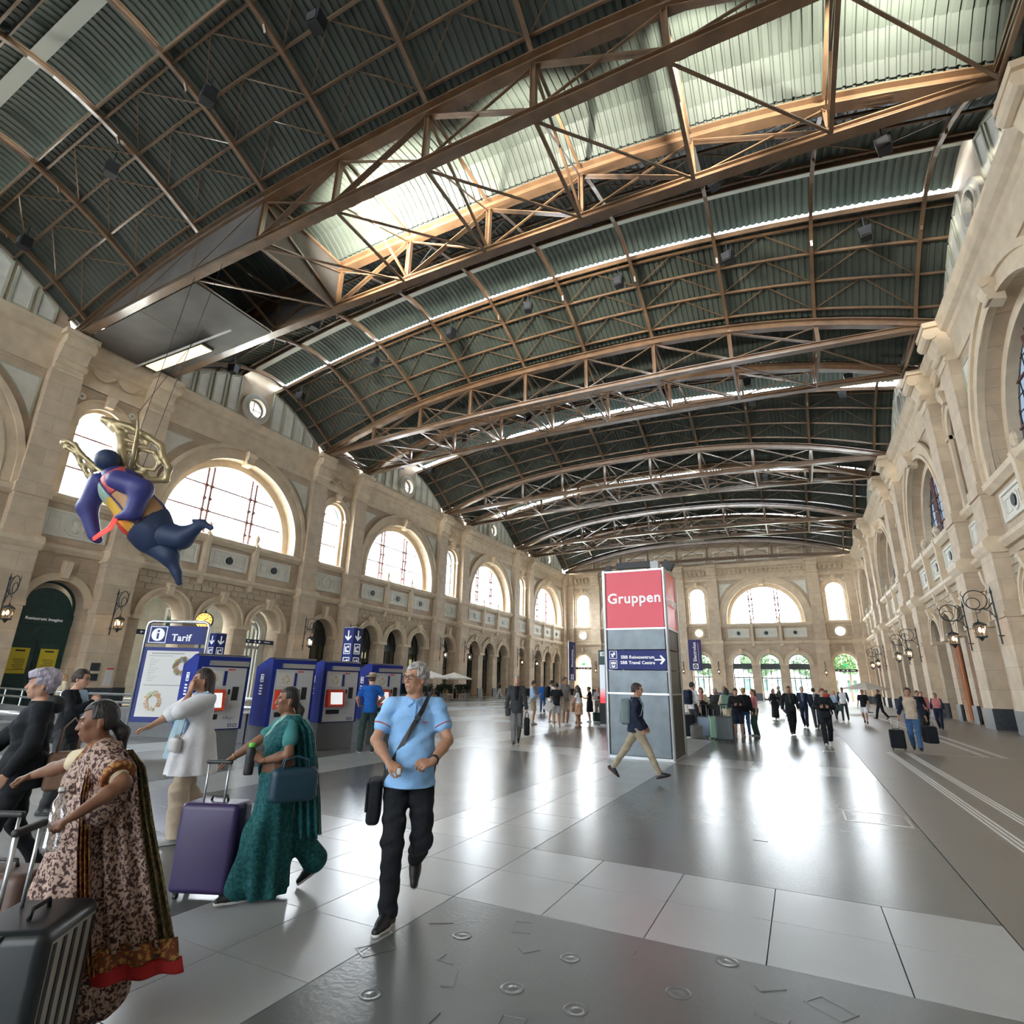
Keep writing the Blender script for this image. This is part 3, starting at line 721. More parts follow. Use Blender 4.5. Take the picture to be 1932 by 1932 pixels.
for j in range(-2, 4):
    M = T((0, Y1+j*P+G+hw, 0))
    for n, me in (('roof_panel',rp1),('roof_panel',rp2),('lantern_cap',cap_),('lantern_curb',curb),('lantern_pane',gl),('glass_block_strip',bandm)): ob(n, me, CE, M)
    for me in ribm: ob('rib', me, CE, M)
    for me in purm: ob('purlin', me, CE, M)
    for me in brm: ob('bracing', me, CE, M)
for j in range(-2, 5):
    ob('roof_panel', pairr, CE, T((0, Y1+j*P+G/2, 0)))
# trusses
def truss_parts():
    N = 24; X = [XL-.1+(XR-XL+.2)*i/N for i in range(N+1)]; out = []
    m = MB(); m.add(*sweep([(x,0,zb(x)) for x in X],0.42,0.05,(0,1,0))); m.add(*sweep([(x,0,zb(x)+.16) for x in X],0.06,0.3,(0,1,0))); m.add(*sweep([(x,0,zb(x)+.32) for x in X],0.3,0.04,(0,1,0)))
    out.append(('bottom_chord', m.mesh('bottom_chord', M_STEEL)))
    m = MB(); m.add(*sweep([(x,0,zt(x)-.1) for x in X],0.5,0.05,(0,1,0))); m.add(*sweep([(x,0,zt(x)-.3) for x in X],0.08,0.4,(0,1,0))); m.add(*sweep([(x,0,zt(x)-.5) for x in X],0.44,0.05,(0,1,0)))
    out.append(('top_chord', m.mesh('top_chord', M_STEEL)))
    for x in RX:
        m = MB(); m.b6(x-.09,x+.09,-.02,.02,zb(x)+.3,zt(x)-.5)
        for s in (-1,1): m.b6(x+s*.09-.015,x+s*.09+.015,-.1,.1,zb(x)+.3,zt(x)-.5)
        out.append(('truss_post', m.mesh('truss_post', M_STEEL)))
    for i, (a, b) in enumerate(zip(RX[:-1], RX[1:])):
        l = i < 4.5
        p, q = ((a, zt(a)-.5), (b, zb(b)+.3)) if not l else ((b, zt(b)-.5), (a, zb(a)+.3))
        # main diagonal falls towards the middle, lighter one crosses it
        p2, q2 = ((a, zb(a)+.3), (b, zt(b)-.5)) if not l else ((b, zb(b)+.3), (a, zt(a)-.5))
        m = MB().bar((p[0],.05,p[1]),(q[0],.05,q[1]),0.03,0.14,(0,1,0)).bar((p[0],-.05,p[1]),(q[0],-.05,q[1]),0.03,0.14,(0,1,0)); out.append(('diagonal', m.mesh('diagonal', M_STEEL)))
        m = MB().bar((p2[0],0,p2[1]),(q2[0],0,q2[1]),0.05,0.09,(0,1,0)); out.append(('diagonal', m.mesh('diagonal', M_STEEL)))
    return out
TP = truss_parts()
def cross_parts():
    out = []
    for i, x in enumerate(RX):
        m = MB(); m.bar((x,0.1,zt(x)-.6),(x,G-.1,zb(x)+.4),0.1).bar((x,0.1,zb(x)+.4),(x,G-.1,zt(x)-.6),0.06); m.bar((x,.2,zb(x)+.02),(x,G-.2,zb(x)+.02),0.14,0.06)
        m.bar((x,.2,zt(x)-.15),(x,G-.2,zt(x)-.15),0.12,0.12); out.append(('cross_frame', m.mesh('cross_frame', M_STEEL)))
        if i < 9:
            b = RX[i+1]; m = MB(); m.bar((x,.2,zb(x)+.05),(b,G-.2,zb(b)+.05),0.1,0.05)
            out.append(('lateral_brace', m.mesh('lateral_brace', M_STEEL)))
    return out
CP = cross_parts()
NM = ['nearest','second','third','fourth','farthest']
for j in range(-1, 5):
    for f in (0,1):
        y = Y1+j*P+f*G
        if y > YF-0.2: continue
        lab = 'brown riveted steel roof truss, %s of the %s pair above the hall' % (('near one','far one')[f], 'pair behind the viewpoint' if j < 0 else NM[j])
        if j < 0: lab = 'brown riveted steel roof truss behind the viewpoint, %s' % ('farther back','closer')[f]
        t = thing('roof_truss', lab, 'truss', (0,y,0), 0, 'steel trusses spanning the hall')
        for n, me in TP: ob(n, me, t)
        if f == 0 and y+G < YF:
            for n, me in CP: ob(n, me, t)
# grey sheet enclosure inside the nearest truss pair, left end
en = thing('sheet_enclosure', 'dark grey sheet metal box filling the left end of the nearest truss pair', 'enclosure', (0,Y1,0))
def webplate(y, xa, xb, top=True):
    m = MB(); X = [xa+(xb-xa)*i/12 for i in range(13)]
    o = [(x, zb(x)+.04) for x in X]+[(x, zt(x)-.1) for x in X[::-1]]
    return m.ext(o,[],y-.03,y+.03)
xe = [XL+.2,-28.1,-23.7,-19.3]
for a, b in zip(xe[:-1], xe[1:]):
    webplate(-0.06,a+.01,b-.01).obj('front_plate', M_DPL, en); webplate(G+.06,a+.01,b-.01).obj('rear_plate', M_DPL, en)
    if b < -19.5:
        X = [a+.01,(a+b)/2,b-.01]; m = MB()
        m.add(*sweep([(x,G/2,zb(x)-.05) for x in X], G-.5, 0.04, (0,1,0))); m.obj('soffit_plate', M_DPL, en)
MB().b6(-19.35,-19.29,.1,G-.1,zb(-19.3)+.1,zt(-19.3)-.2).obj('end_plate', M_DPL, en)
sl = thing('strip_light', 'long cream strip light under the grey sheet box', 'light', (-29.8,16.0,19.1))
MB().b6(-2.6,2.6,-.42,.3,-.05,.12).obj('housing', M_DPL, sl); MB().b6(-2.5,2.5,-.38,.26,-.09,-.05).obj('diffuser', mat('cream_diffuser',(0.8,0.72,0.5),0.5,emit=(1,0.86,0.55),es=0.9), sl)
MB().b6(-3.6,5.2,-.62,-.54,-.1,-.02).obj('rail', mat('white_rail',(0.7,0.7,0.68),0.4), sl)
for x in (-2.4,0,2.4): MB().tube([(x,0,.12),(x,0,.35)],.02,6).obj('hanger', M_IRON, sl)
# hanging loudspeakers
def mk_speaker():
    t = thing('hanging_speaker', '', 'speaker', (0,0,0), 0, 'black loudspeakers hung from the roof')
    m = MB(); m.ext([(-.22,-.3),(.22,-.3),(.28,.25),(-.28,.25)],[],-.22,.22); m.obj('cabinet', mat('black_speaker',(0.012,0.014,0.018),0.5), t)
    MB().b6(-.18,.18,-.26,-.22,-.24,.18).obj('grille', mat('speaker_mesh',(0.03,0.03,0.035),0.8), t)
    MB().bar((0,0,.25),(0,0,1.0),.04).bar((-.2,0,.25),(.2,0,.25),.05).obj('bracket', M_IRON, t)
    return t
SPX = [-31.2,-24.2,-17.9,-12.3,-6.6,-0.8,5.2]; first = mk_speaker(); used = False
rowsp = [(-1,[-31.2,-24.4,-18.1,-12.4,-6.6,-0.8],8.6-(-1.02)),(0,SPX,2.9),(0,SPX,8.5),(1,SPX,7.4),(1,SPX,2.6),(2,SPX,7.4),(3,SPX,7.4)]
for j, XS, off in rowsp:
    for i, x in enumerate(XS):
        if not used: o = first; used = True
        else: o = copy_tree(first)
        y = Y1+j*P+G+off; v = (y-(Y1+j*P+G+hw))/hw
        o.matrix_world = T((x,y,zv(x,v)-1.15)) @ Matrix.Rotation(0.3*sin(x*3+y),4,'Z')
        rn = {(-1):'overhead vault',0:'first vault',1:'second vault',2:'third vault',3:'farthest vault'}[j]
        o['label'] = 'black loudspeaker in the %s, %s row, %s from left wall' % (rn, 'near' if off < 5 else 'far', ['first','second','third','fourth','fifth','sixth','seventh'][i])
# floodlights on the nearest truss that light the roof
def flood(x, y, i, n):
    z = zb(x)+.35
    t = thing('floodlight', 'silver floodlight on the nearest truss, %s from the left of the row' % n, 'light', (x,y,z), 0, 'uplights on the nearest truss')
    MB().lathe([(.09,0),(.12,.1),(.15,.34),(.13,.34),(.1,.12)],14,Matrix.Translation((0,0,.16)) @ Matrix.Rotation(-0.5,4,'X')).obj('housing', mat('aluminium',(0.6,0.62,0.63),0.3,0.9), t, True)
    MB().b6(-.14,.14,-.04,.04,0,.05).b6(-.14,-.12,-.03,.03,0,.3).b6(.12,.14,-.03,.03,0,.3).obj('yoke', M_IRON, t)
    l = bpy.data.lights.new('lamp','SPOT'); l.energy = FLOODW; l.spot_size = radians(112); l.spot_blend = 0.5; l.shadow_soft_size = .12; l.color = (1,0.93,0.8)
    o = ob('lamp', l, t, Matrix.Translation((0,.5,.45)) @ Matrix.Rotation(pi-0.98,4,'X'))
FLOODW = 3400
for i, (x, n) in enumerate(((-16.2,'first'),(-15.3,'second'),(-14.2,'third'),(-13.2,'fourth'),(-7.5,'fifth'),(-1.0,'sixth'),(4.5,'seventh'))): flood(x, Y1+.45, i, n)
# ================================================================== OUTSIDE
GR = struct(MB().b6(-120,60,YF+1.75,190,-0.35,-0.03).b6(-120,XL-1.7,-60,YF+1.75,-0.35,-0.03).b6(XR+1.7,60,-60,YF+1.75,-0.35,-0.03).b6(XL-1.7,XR+1.7,-80,YB-2,-0.35,-0.03).obj('pavement', mat('street_asphalt',(0.22,0.22,0.22),0.8,var=.1)))
GR['label'] = 'street and forecourt ground outside the hall'
fc = struct(ob('street_facade', None)); fc['label'] = 'pale facade with green windows outside the left arches'
M_FAC = stone_mat('pale_facade_stone',(0.42,0.42,0.36),(0.37,0.37,0.32),1.6,0.8); M_WFR = mat('white_window_frame',(0.7,0.72,0.68),0.4); M_GWN = mat('green_glass',(0.05,0.12,0.10),0.1,spec=0.8)
ys = [17.0,22.4,27.8,33.2]
hol = [rect(y-.8,y+.8,z0,z1) for y in ys for z0,z1 in ((0.9,3.2),(4.1,6.6))]
Mf = T((-44,0,0)) @ Matrix.Rotation(pi/2,4,'Z')
MB().ext(rect(2,42,0,9),hol,0,0.5).obj('facade_wall', M_FAC, fc, M=Mf)
for y in ys:
    for z0,z1 in ((0.9,3.2),(4.1,6.6)):
        MB().ext(rect(y-.95,y+.95,z0-.15,z1+.15),[rect(y-.78,y+.78,z0,z1)],-.1,.05).b6(y-.04,y+.04,-.02,.08,z0,z1).obj('window_frame', M_WFR, fc, M=Mf); MB().b6(y-.8,y+.8,.15,.2,z0,z1).obj('window_pane', M_GWN, fc, M=Mf)
cn = struct(MB().b6(-44,-36.0,6,40,7.5,7.8).obj('added_shade_slab', M_PALE)); cn['label'] = 'pale slab added outside the left arches to shade the facade'  # slab and its beams added to hold sky light off the facade
for y in (14,19,24,29,34): MB().b6(-43.5,-36.2,y-.15,y+.15,7.1,7.5).obj('shade_slab_beam', M_WFR, cn)
# white arched porch frames standing in the nearest arches
for q,(y,nm) in enumerate(((Y1+G+BW/2+3.65,'right'),)):
    t = thing('porch_frame','white painted arched door frame standing open in the third arch by the clock','door frame',(XL-1.75,y,0)); R9 = Matrix.Rotation(-pi/2,4,'Z')
    MB().ext(ring(0,4.7,.95,1.2,4.65,20),[],-.35,0).obj('arched_frame', M_WFR, t, M=R9); MB().ext(ring(0,4.7,.6,.72,4.65,20),[],-.3,-.1).obj('inner_frame', M_WFR, t, M=R9)
    MB().b6(-.05,.05,-.25,-.1,0,5.4).obj('door_post', M_WFR, t, M=R9); MB().b6(-.95,.95,-.3,-.15,3.6,3.8).obj('transom', M_WFR, t, M=R9)
# shop interiors behind the side arches
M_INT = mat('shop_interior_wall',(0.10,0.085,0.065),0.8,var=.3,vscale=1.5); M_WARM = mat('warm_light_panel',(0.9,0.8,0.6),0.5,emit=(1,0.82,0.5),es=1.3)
M_COOL = mat('white_light_panel',(0.9,0.9,0.9),0.5,emit=(0.95,0.97,1),es=2.2); M_GLOW = mat('glowing_pale_panel',(0.7,0.68,0.6),0.6,emit=(0.9,0.88,0.75),es=0.7); M_ORG = mat('orange_wood_screen',(0.45,0.14,0.04),0.5)
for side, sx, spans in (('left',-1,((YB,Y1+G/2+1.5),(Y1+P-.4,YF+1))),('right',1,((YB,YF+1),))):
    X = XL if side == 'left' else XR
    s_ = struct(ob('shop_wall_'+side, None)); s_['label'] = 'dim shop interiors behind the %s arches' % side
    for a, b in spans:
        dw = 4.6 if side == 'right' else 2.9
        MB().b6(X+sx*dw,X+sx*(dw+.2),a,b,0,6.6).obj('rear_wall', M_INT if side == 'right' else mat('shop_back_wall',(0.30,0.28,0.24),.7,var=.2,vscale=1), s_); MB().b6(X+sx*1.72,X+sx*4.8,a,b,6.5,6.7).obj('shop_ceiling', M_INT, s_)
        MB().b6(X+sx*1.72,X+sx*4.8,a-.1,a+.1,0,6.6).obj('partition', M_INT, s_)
    k = 0
    y = 22.0 if side == 'right' else 31.5
    while y < YF-2:
        h = 3.3+0.5*sin(y*1.7)
        if side == 'left': MB().b6(X-2.89,X-2.84,y-.75,y+.75,.5,2.5).obj('glow_panel', M_WARM if k % 3 == 0 else M_GLOW, s_)  # emissive panels paint the bright shop interior onto the rear wall
        if k % 3 != 1: MB().b6(X+sx*(4.4 if side == 'right' else 2.75),X+sx*(4.5 if side == 'right' else 2.85),y-.7,y+.7,h-.25,h+.25).obj('light_panel', M_WARM if k % 2 else M_COOL, s_)
        k += 1; y += 3.35
    if side == 'right':
        for y in (40.5,43.9,76.0,79.4,82.5): MB().b6(X+.75,X+.85,y-.75,y+.75,.1,4.4).obj('wood_screen', M_ORG, s_)
    else:
        for y in (20,): pass
# trees and buildings beyond the far doors
M_LEAF = mat('leaf_green',(0.06,0.14,0.035),0.7,var=.4,vscale=1.2); M_BARK = mat('bark',(0.12,0.09,0.06),0.9)
def tree(x, y, h, r, lab):
    t = thing('street_tree', lab, 'tree', (x,y,-.03), 0, 'street trees beyond the far doors')
    MB().tube([(0,0,0),(0.1,0,h*.35),(0,0.1,h*.7)],[.28,.2,.1],8).obj('trunk', M_BARK, t)
    rn = random.Random(int(x*10)); m = MB()
    for i in range(1500):
        a, b = rn.uniform(0,2*pi), rn.uniform(-1,1); q = rn.uniform(.55,1.0)**.5
        c = Vector((r*q*sqrt(1-b*b)*cos(a), r*q*sqrt(1-b*b)*sin(a), h*.66+r*.85*q*b)); s = .28
        u_ = Vector((rn.uniform(-1,1),rn.uniform(-1,1),rn.uniform(-1,1))).normalized(); v_ = u_.orthogonal().normalized()
        m.add([c-u_*s, c+v_*s*.6, c+u_*s, c-v_*s*.6],[(0,1,2,3)])
    stuff(m.obj('foliage', M_LEAF, t))
for i,(x,y,h,r) in enumerate(((6.8,98,9.5,2.8),(2.0,106,9,3.0),(-5.5,104,9.5,3.2),(-14,105,9,3.0),(13.5,104,10,3.4))): tree(x,y,h,r,'leafy street tree beyond the far doors, %s from the right' % ['second','third','fourth','fifth','first'][i])
bld = thing('street_building','pale building across the street beyond the far doors','building',(0,0,0))
bh = [rect(-58+i*3,-56.4+i*3,z,z+2.2) for i in range(30) for z in (1.2,5.0)]
MB().ext(rect(-60,34,0,8.3),bh,124,124.6).obj('facade', mat('cream_render',(0.55,0.53,0.46),0.8), bld); MB().b6(-60,34,124.7,124.8,0,8.2).obj('glazing', M_GWN, bld); MB().b6(-60,34,123.6,125,8.3,8.7).obj('eaves', M_TRIM, bld)
# tall inner arch seen through the far left door
MB().b6(XL-1,XL+5.5,YF+6,YF+6.3,0,7).obj('passage_wall', M_TRIM, WALL['far'])
MB().b6(XL-1,XL+5.8,YF+1.7,YF+7,7.0,7.3).obj('passage_shade_slab', M_TRIM, WALL['far']); MB().b6(XL+5.5,XL+5.8,YF+1.7,YF+3.2,0,7).b6(XL+5.5,XL+5.8,YF+5.2,YF+6.3,0,7).obj('passage_wall', M_TRIM, WALL['far'])  # roof slab and side pieces added to dim the passage wall behind
# signs over the open end doors
M_BLU = mat('signal_blue',(0.010,0.024,0.16),0.5,spec=.3); M_NAVY = mat('navy_sign',(0.01,0.02,0.08),0.4); M_SGW = mat('sign_white',(0.85,0.86,0.88),0.5,emit=(1,1,1),es=0.12)
M_BLK = mat('matt_black',(0.012,0.013,0.015),0.5); M_RED = mat('signal_red',(0.62,0.02,0.02),0.4); M_ALU = mat('brushed_aluminium',(0.55,0.58,0.60),0.28,0.85); M_GRN = mat('exit_green',(0.02,0.35,0.10),0.4,emit=(0.05,0.8,0.25),es=0.5)
M_YEL = mat('yellow_poster',(0.75,0.62,0.05),0.6)
def arrow(m, cx, cz, s, ang, d0, d1):
    p = [(-.5,-.07),(.2,-.07),(-.02,-.36),(.13,-.42),(.5,0),(.13,.42),(-.02,.36),(.2,.07),(-.5,.07)]
    c_, s_ = cos(ang), sin(ang); m.ext([(cx+s*(x*c_-z*s_), cz+s*(x*s_+z*c_)) for x, z in p],[],d0,d1); return m
def txt(s, size, m, parent, M, name='lettering'): return ob(name, text_mesh(s,size,m), parent, M)
RX90 = Matrix.Rotation(pi/2,4,'X')
for x, nm in ((XR-G/2,'right'),(XL+G/2,'left')):
    t = thing('door_sign','dark direction sign bar across the open %s door of the end wall' % nm,'sign',(x,YF+.7,4.1))
    MB().b6(-1.3,1.3,-.06,.06,-.16,.16).obj('sign_bar', M_BLK, t)
    m = MB(); arrow(m,-.9,0,.2,pi,-.065,-.06); m.ext(circ(.1,0,.09,12),[],-.065,-.06).b6(.5,1.0,-.065,-.06,-.04,.04).b6(-.5,-.2,-.065,-.06,-.05,.05); m.obj('symbols', M_SGW, t)
    e = thing('exit_sign','small green exit sign above the %s end door' % nm,'sign',(x,YF+.7,4.75)); MB().b6(-.3,.3,-.05,.05,-.16,.16).obj('sign_box', M_GRN, e); arrow(MB(),.12,0,.16,0,-.06,-.05).ext(circ(-.12,.05,.04,10),[],-.06,-.05).obj('running_figure', M_SGW, e)
    MB().bar((0,0,.16),(0,0,.5),.03).obj('hanger', M_IRON, e)
# ================================================================== LANTERNS
M_LANT = mat('lit_lantern_glass',(0.9,0.75,0.6),0.3,emit=(1,0.72,0.45),es=1.5); M_BULB = mat('glowing_bulb',(1,0.9,0.7),0.3,emit=(1,0.8,0.5),es=25)
def mk_lantern():
    t = thing('wall_lantern','','lantern',(0,0,0),0,'ornate wall lanterns on the pilasters')
    m = MB(); m.tube([(0,.12,-.9),(0,.12,1.25)],.035,8); m.lathe([(.0,0),(.06,.1),(.02,.3),(0,.45)],8,T((0,.12,1.2)))
    for z in (-.55,.25): m.tube([(0,-.05,z),(0,.12,z)],.03,6); m.lathe([(.0,-.04),(.07,0),(.0,.06)],8,T((0,.14,z)))
    m.obj('back_bar', M_IRON, t)
    m = MB(); m.tube([(0,.72+.42*cos(a),1.0+.42*sin(a)) for a in [2*pi*k/28 for k in range(28)]],.022,6,closed=True); m.tube([(0,.82+.24*cos(a),.86+.24*sin(a)) for a in [2*pi*k/20 for k in range(20)]],.018,6,closed=True)
    m.tube([(0,.12,.9),(0,.35,.62),(0,.75,.58)],.025,6); m.tube([(0,.12,.2),(0,.3,.5),(0,.5,.6)],.02,6)
    for a in (0.3,2.2,4.4): m.tube([(0,.72+.42*cos(a),1.0+.42*sin(a)),(0,.72+.55*cos(a+.2),1.0+.55*sin(a+.2)),(0.0,.72+.6*cos(a+.5),1.0+.6*sin(a+.5))],[.02,.016,.006],6)
    m.obj('scroll_bracket', M_IRON, t, True)
    MB().tube([(0,.78,.56),(0,.78,.12)],.012,6).obj('chain', M_IRON, t)
    m = MB(); m.lathe([(0.0,.16),(.03,.14),(.04,.06),(.12,.03),(.27,-.06),(.28,-.1),(.24,-.1)],6,T((0,.78,0)))
    m.lathe([(.2,-.62),(.23,-.6),(.23,-.56),(.2,-.55)],6,T((0,.78,0))); m.lathe([(0,-.78),(.05,-.72),(.12,-.62),(.2,-.6)],6,T((0,.78,0)))
    for k in range(6):
        a = 2*pi*k/6; m.bar((.24*cos(a),.78+.24*sin(a),-.08),(.205*cos(a),.78+.205*sin(a),-.58),.018)
    m.obj('lantern_frame', M_IRON, t)
    MB().lathe([(.225,-.1),(.195,-.56)],6,T((0,.78,0))).obj('lantern_glass', M_LGL, t); MB().lathe([(0,-.4),(.05,-.36),(.06,-.28),(.03,-.2),(0,-.18)],10,T((0,.78,0))).obj('bulb', M_BULB, t, True)
    return t
M_LGL = glass('warm_lantern_pane',(0.95,0.85,0.75),0.12)
lp = mk_lantern(); lused = False
for side in ('right','left'):
    for j in range(0, 4):
        for f in (0,1):
            y = Y1+j*P+f*G
            if side == 'right' and j == 0: continue
            o = lp if not lused else copy_tree(lp); lused = True
            o.matrix_world = frame(side, y) @ T((0,.12,4.55))
            o['label'] = 'iron scroll lantern on the %s wall, %s pilaster of the %s pair' % (side, ('near','far')[f], NM[j])
for x, nm in ((XR-G,'right'),(XC+G/2,'middle right'),(XC-G/2,'middle left'),(XL+G,'left')):
    o = copy_tree(lp); o.matrix_world = frame('far', x) @ T((0,.1,4.0)) @ Matrix.Diagonal((.8,.8,.8,1)); o['label'] = 'iron scroll lantern on the %s pilaster of the far end wall' % nm
# ================================================================== TOWER
tw = thing('sign_tower','tall square sign tower of grey metal with a red lit top panel','sign tower',(-4.275,13.85,0))
TWW, TD = 1.54, 1.4
M_PERF = mat('grey_perforated_metal',(0.13,0.155,0.17),0.34,0.5,var=.18,vscale=3,bump=.12,bscale=180); M_SIDE = mat('dark_bronze_panel',(0.06,0.055,0.042),0.4,0.3,var=.2,vscale=60)
M_LRED = mat('lit_red_panel',(0.50,0.03,0.05),0.35,emit=(0.75,0.06,0.11),es=0.2); M_LRD2 = mat('lit_red_side',(0.55,0.10,0.07),0.3,emit=(0.8,0.16,0.12),es=0.2)
for x, y in ((0,0),(TWW,0),(0,TD),(TWW,TD)):
    MB().tube([(x,y,.02),(x,y,4.5)],.045,10).obj('corner_post', M_ALU, tw)
zl = [0.06,1.46,2.02,2.49,3.0,4.46]
nm_ = ['lower_panel','middle_panel','','upper_panel','lit_panel']
for f in range(4):
    Mx = [Matrix.Identity(4), T((TWW,0,0)) @ Matrix.Rotation(pi/2,4,'Z'), T((TWW,TD,0)) @ Matrix.Rotation(pi,4,'Z'), T((0,TD,0)) @ Matrix.Rotation(-pi/2,4,'Z')][f]
    W_ = TWW if f % 2 == 0 else TD
    for i in range(5):
        if i == 2:
            if f in (0,): continue
            MB().b6(.06,W_-.06,-.01,.03,zl[i],zl[i+1]-.02).obj('middle_panel', M_PERF if f == 0 else M_SIDE, tw, M=Mx); continue
        mm = (M_LRED if f == 0 else M_LRD2) if i == 4 else (M_PERF if f == 0 else M_SIDE)
        p = MB().b6(.06,W_-.06,-.01,.03,zl[i]+.01,zl[i+1]-.02).obj(nm_[i], mm, tw, M=Mx)
    m = MB()
    for z in (0.04,1.46,3.0,4.46): m.b6(.03,W_-.03,-.03,.04,z-.02,z+.02)
    m.obj('edge_strip', M_ALU, tw, M=Mx)
bs = MB().b6(.05,TWW-.05,-.025,.02,2.02,2.48).obj('blue_sign', M_BLU, tw)
def onface(u, z, d=-.03): return T((u,d,z)) @ RX90
txt('SBB Reisezentrum',.105,M_SGW,bs,onface(.80,2.31)); txt('SBB Travel Centre',.105,M_SGW,bs,onface(.795,2.18))
m = MB(); arrow(m,1.34,2.25,.26,0,-.032,-.025); m.obj('arrow', M_SGW, bs)
def icon_box(z):
    m = MB(); c = .19; s = .095
    m.ext([(c-s,z-s),(c+s,z-s),(c+s,z+s),(c-s,z+s)],[rect(c-s+.012,c+s-.012,z-s+.012,z+s-.012)],-.032,-.025); return m
m = icon_box(2.37); m.b6(.15,.2,-.032,-.025,2.31,2.39).b6(.19,.24,-.034,-.025,2.36,2.43).b6(.135,.16,-.032,-.025,2.36,2.4); m.obj('ticket_icon', M_SGW, bs)
m = icon_box(2.14); m.ext(rect(.13,.25,2.14,2.2),[rect(.15,.17,2.16,2.18),rect(.2,.22,2.16,2.18)],-.032,-.025); m.ext(circ(.16,2.1,.022,10),[],-.032,-.025).ext(circ(.22,2.1,.022,10),[],-.032,-.025).ext(circ(.19,2.08,.02,10),[],-.032,-.025); m.obj('counter_icon', M_SGW, bs)
txt('Gruppen',.36,M_SGW,tw,onface(TWW/2,3.75)); txt('Groups',.36,M_SGW,tw,T((TWW+.035,TD/2,3.7)) @ Matrix.Rotation(pi/2,4,'Z') @ RX90)
MB().b6(.1,TWW-.1,.1,TD-.1,4.42,4.46).obj('top_plate', M_PERF, tw)
MB().b6(-.02,TWW+.02,-.02,TD+.02,0.0,.05).obj('base_plate', M_ALU, tw)
m = MB().b6(.28,1.2,.2,.3,4.58,4.74).bar((.4,.25,4.45),(.4,.25,4.6),.03).bar((1.1,.25,4.45),(1.1,.25,4.6),.03); m.obj('lamp_bar', M_BLK, tw)
m = MB().b6(1.2,1.4,.1,.35,4.46,4.7); m.obj('control_box', mat('light_grey_plastic',(0.5,0.52,0.53),0.5), tw)
MB().box((1.5,.9,4.72),(.26,.2,.22),rot=Matrix.Rotation(.5,3,'Y')).bar((1.4,.9,4.45),(1.5,.9,4.65),.04).obj('side_floodlight', M_BLK, tw)
MB().box((.05,.3,4.62),(.12,.12,.16)).bar((.05,.3,4.45),(.05,.3,4.6),.03).obj('small_floodlight', M_BLK, tw)
# information column behind the tower
ic = thing('display_column','tall lit display column with a dark sign on top, left of the tower','display',(-7.75,24,0))
M_SCR = bpy.data.materials.new('lit_display'); M_SCR.use_nodes = True; _n = M_SCR.node_tree; _b = _n.nodes['Principled BSDF']
_t = _n.nodes.new('ShaderNodeTexCoord'); _s = _n.nodes.new('ShaderNodeSeparateXYZ'); _r = _n.nodes.new('ShaderNodeValToRGB'); _m = _n.nodes.new('ShaderNodeMapRange'); _m.inputs[1].default_value = .9; _m.inputs[2].default_value = 2.5
_n.links.new(_t.outputs['Object'],_s.inputs[0]); _n.links.new(_s.outputs[2],_m.inputs[0]); _n.links.new(_m.outputs[0],_r.inputs[0])
_e = _r.color_ramp.elements; _e[0].color = (0.9,0.02,0.03,1); _e[0].position = .12; _e[1].color = (0.55,0.62,0.7,1); _e[1].position = .4
_n.links.new(_r.outputs[0],_b.inputs['Emission Color']); _b.inputs['Emission Strength'].default_value = .8; _b.inputs['Base Color'].default_value = (.1,.1,.1,1)
MB().b6(0,1.0,0,.3,0.05,3.1).obj('column_body', M_BLK, ic); MB().b6(.03,.97,-.02,0,.9,2.48).obj('screen', M_SCR, ic); MB().b6(0,1.0,-.03,.0,2.52,3.08).obj('dark_sign', M_GREEN, ic)
MB().ext(rect(.08,.34,2.84,3.02),[circ(.21,2.93,.06,12)],-.04,-.03).ext(circ(.21,2.93,.03,10),[],-.04,-.03).obj('eye_symbol', M_SGW, ic); MB().b6(0,1,0,.32,0,.05).obj('foot', M_ALU, ic)
# ================================================================== TICKET MACHINES
M_BMC = mat('machine_blue',(0.012,0.03,0.24),.45,spec=.3); M_MW = mat('machine_front',(0.52,0.54,0.56),0.35,0.2); M_MG = mat('machine_plinth',(0.13,0.14,0.145),0.5); M_SCRN = mat('machine_screen',(0.7,0.72,0.72),0.2,emit=(0.9,0.93,0.95),es=0.45)
M_MRED = mat('machine_red',(0.68,0.06,0.02),0.35); M_MAP = mat('map_paper',(0.62,0.62,0.60),0.5)
def blobmap(m, cx, cz, r, d0, d1, n, seed, rad=.02):
    rn = random.Random(seed)
    for i in range(n):
        a = rn.uniform(0,2*pi); q = r*(.55+.45*rn.random()); m.ext(circ(cx+q*cos(a), cz+q*sin(a)*1.1, rad*rn.uniform(.5,1.2), 7),[],d0,d1)
    return m
MC = [mat('map_orange',(0.75,0.33,0.12),0.6), mat('map_green',(0.35,0.55,0.25),0.6), mat('map_tan',(0.55,0.45,0.25),0.6), mat('map_blue',(0.30,0.50,0.65),0.6), mat('map_pink',(0.7,0.42,0.42),0.6)]
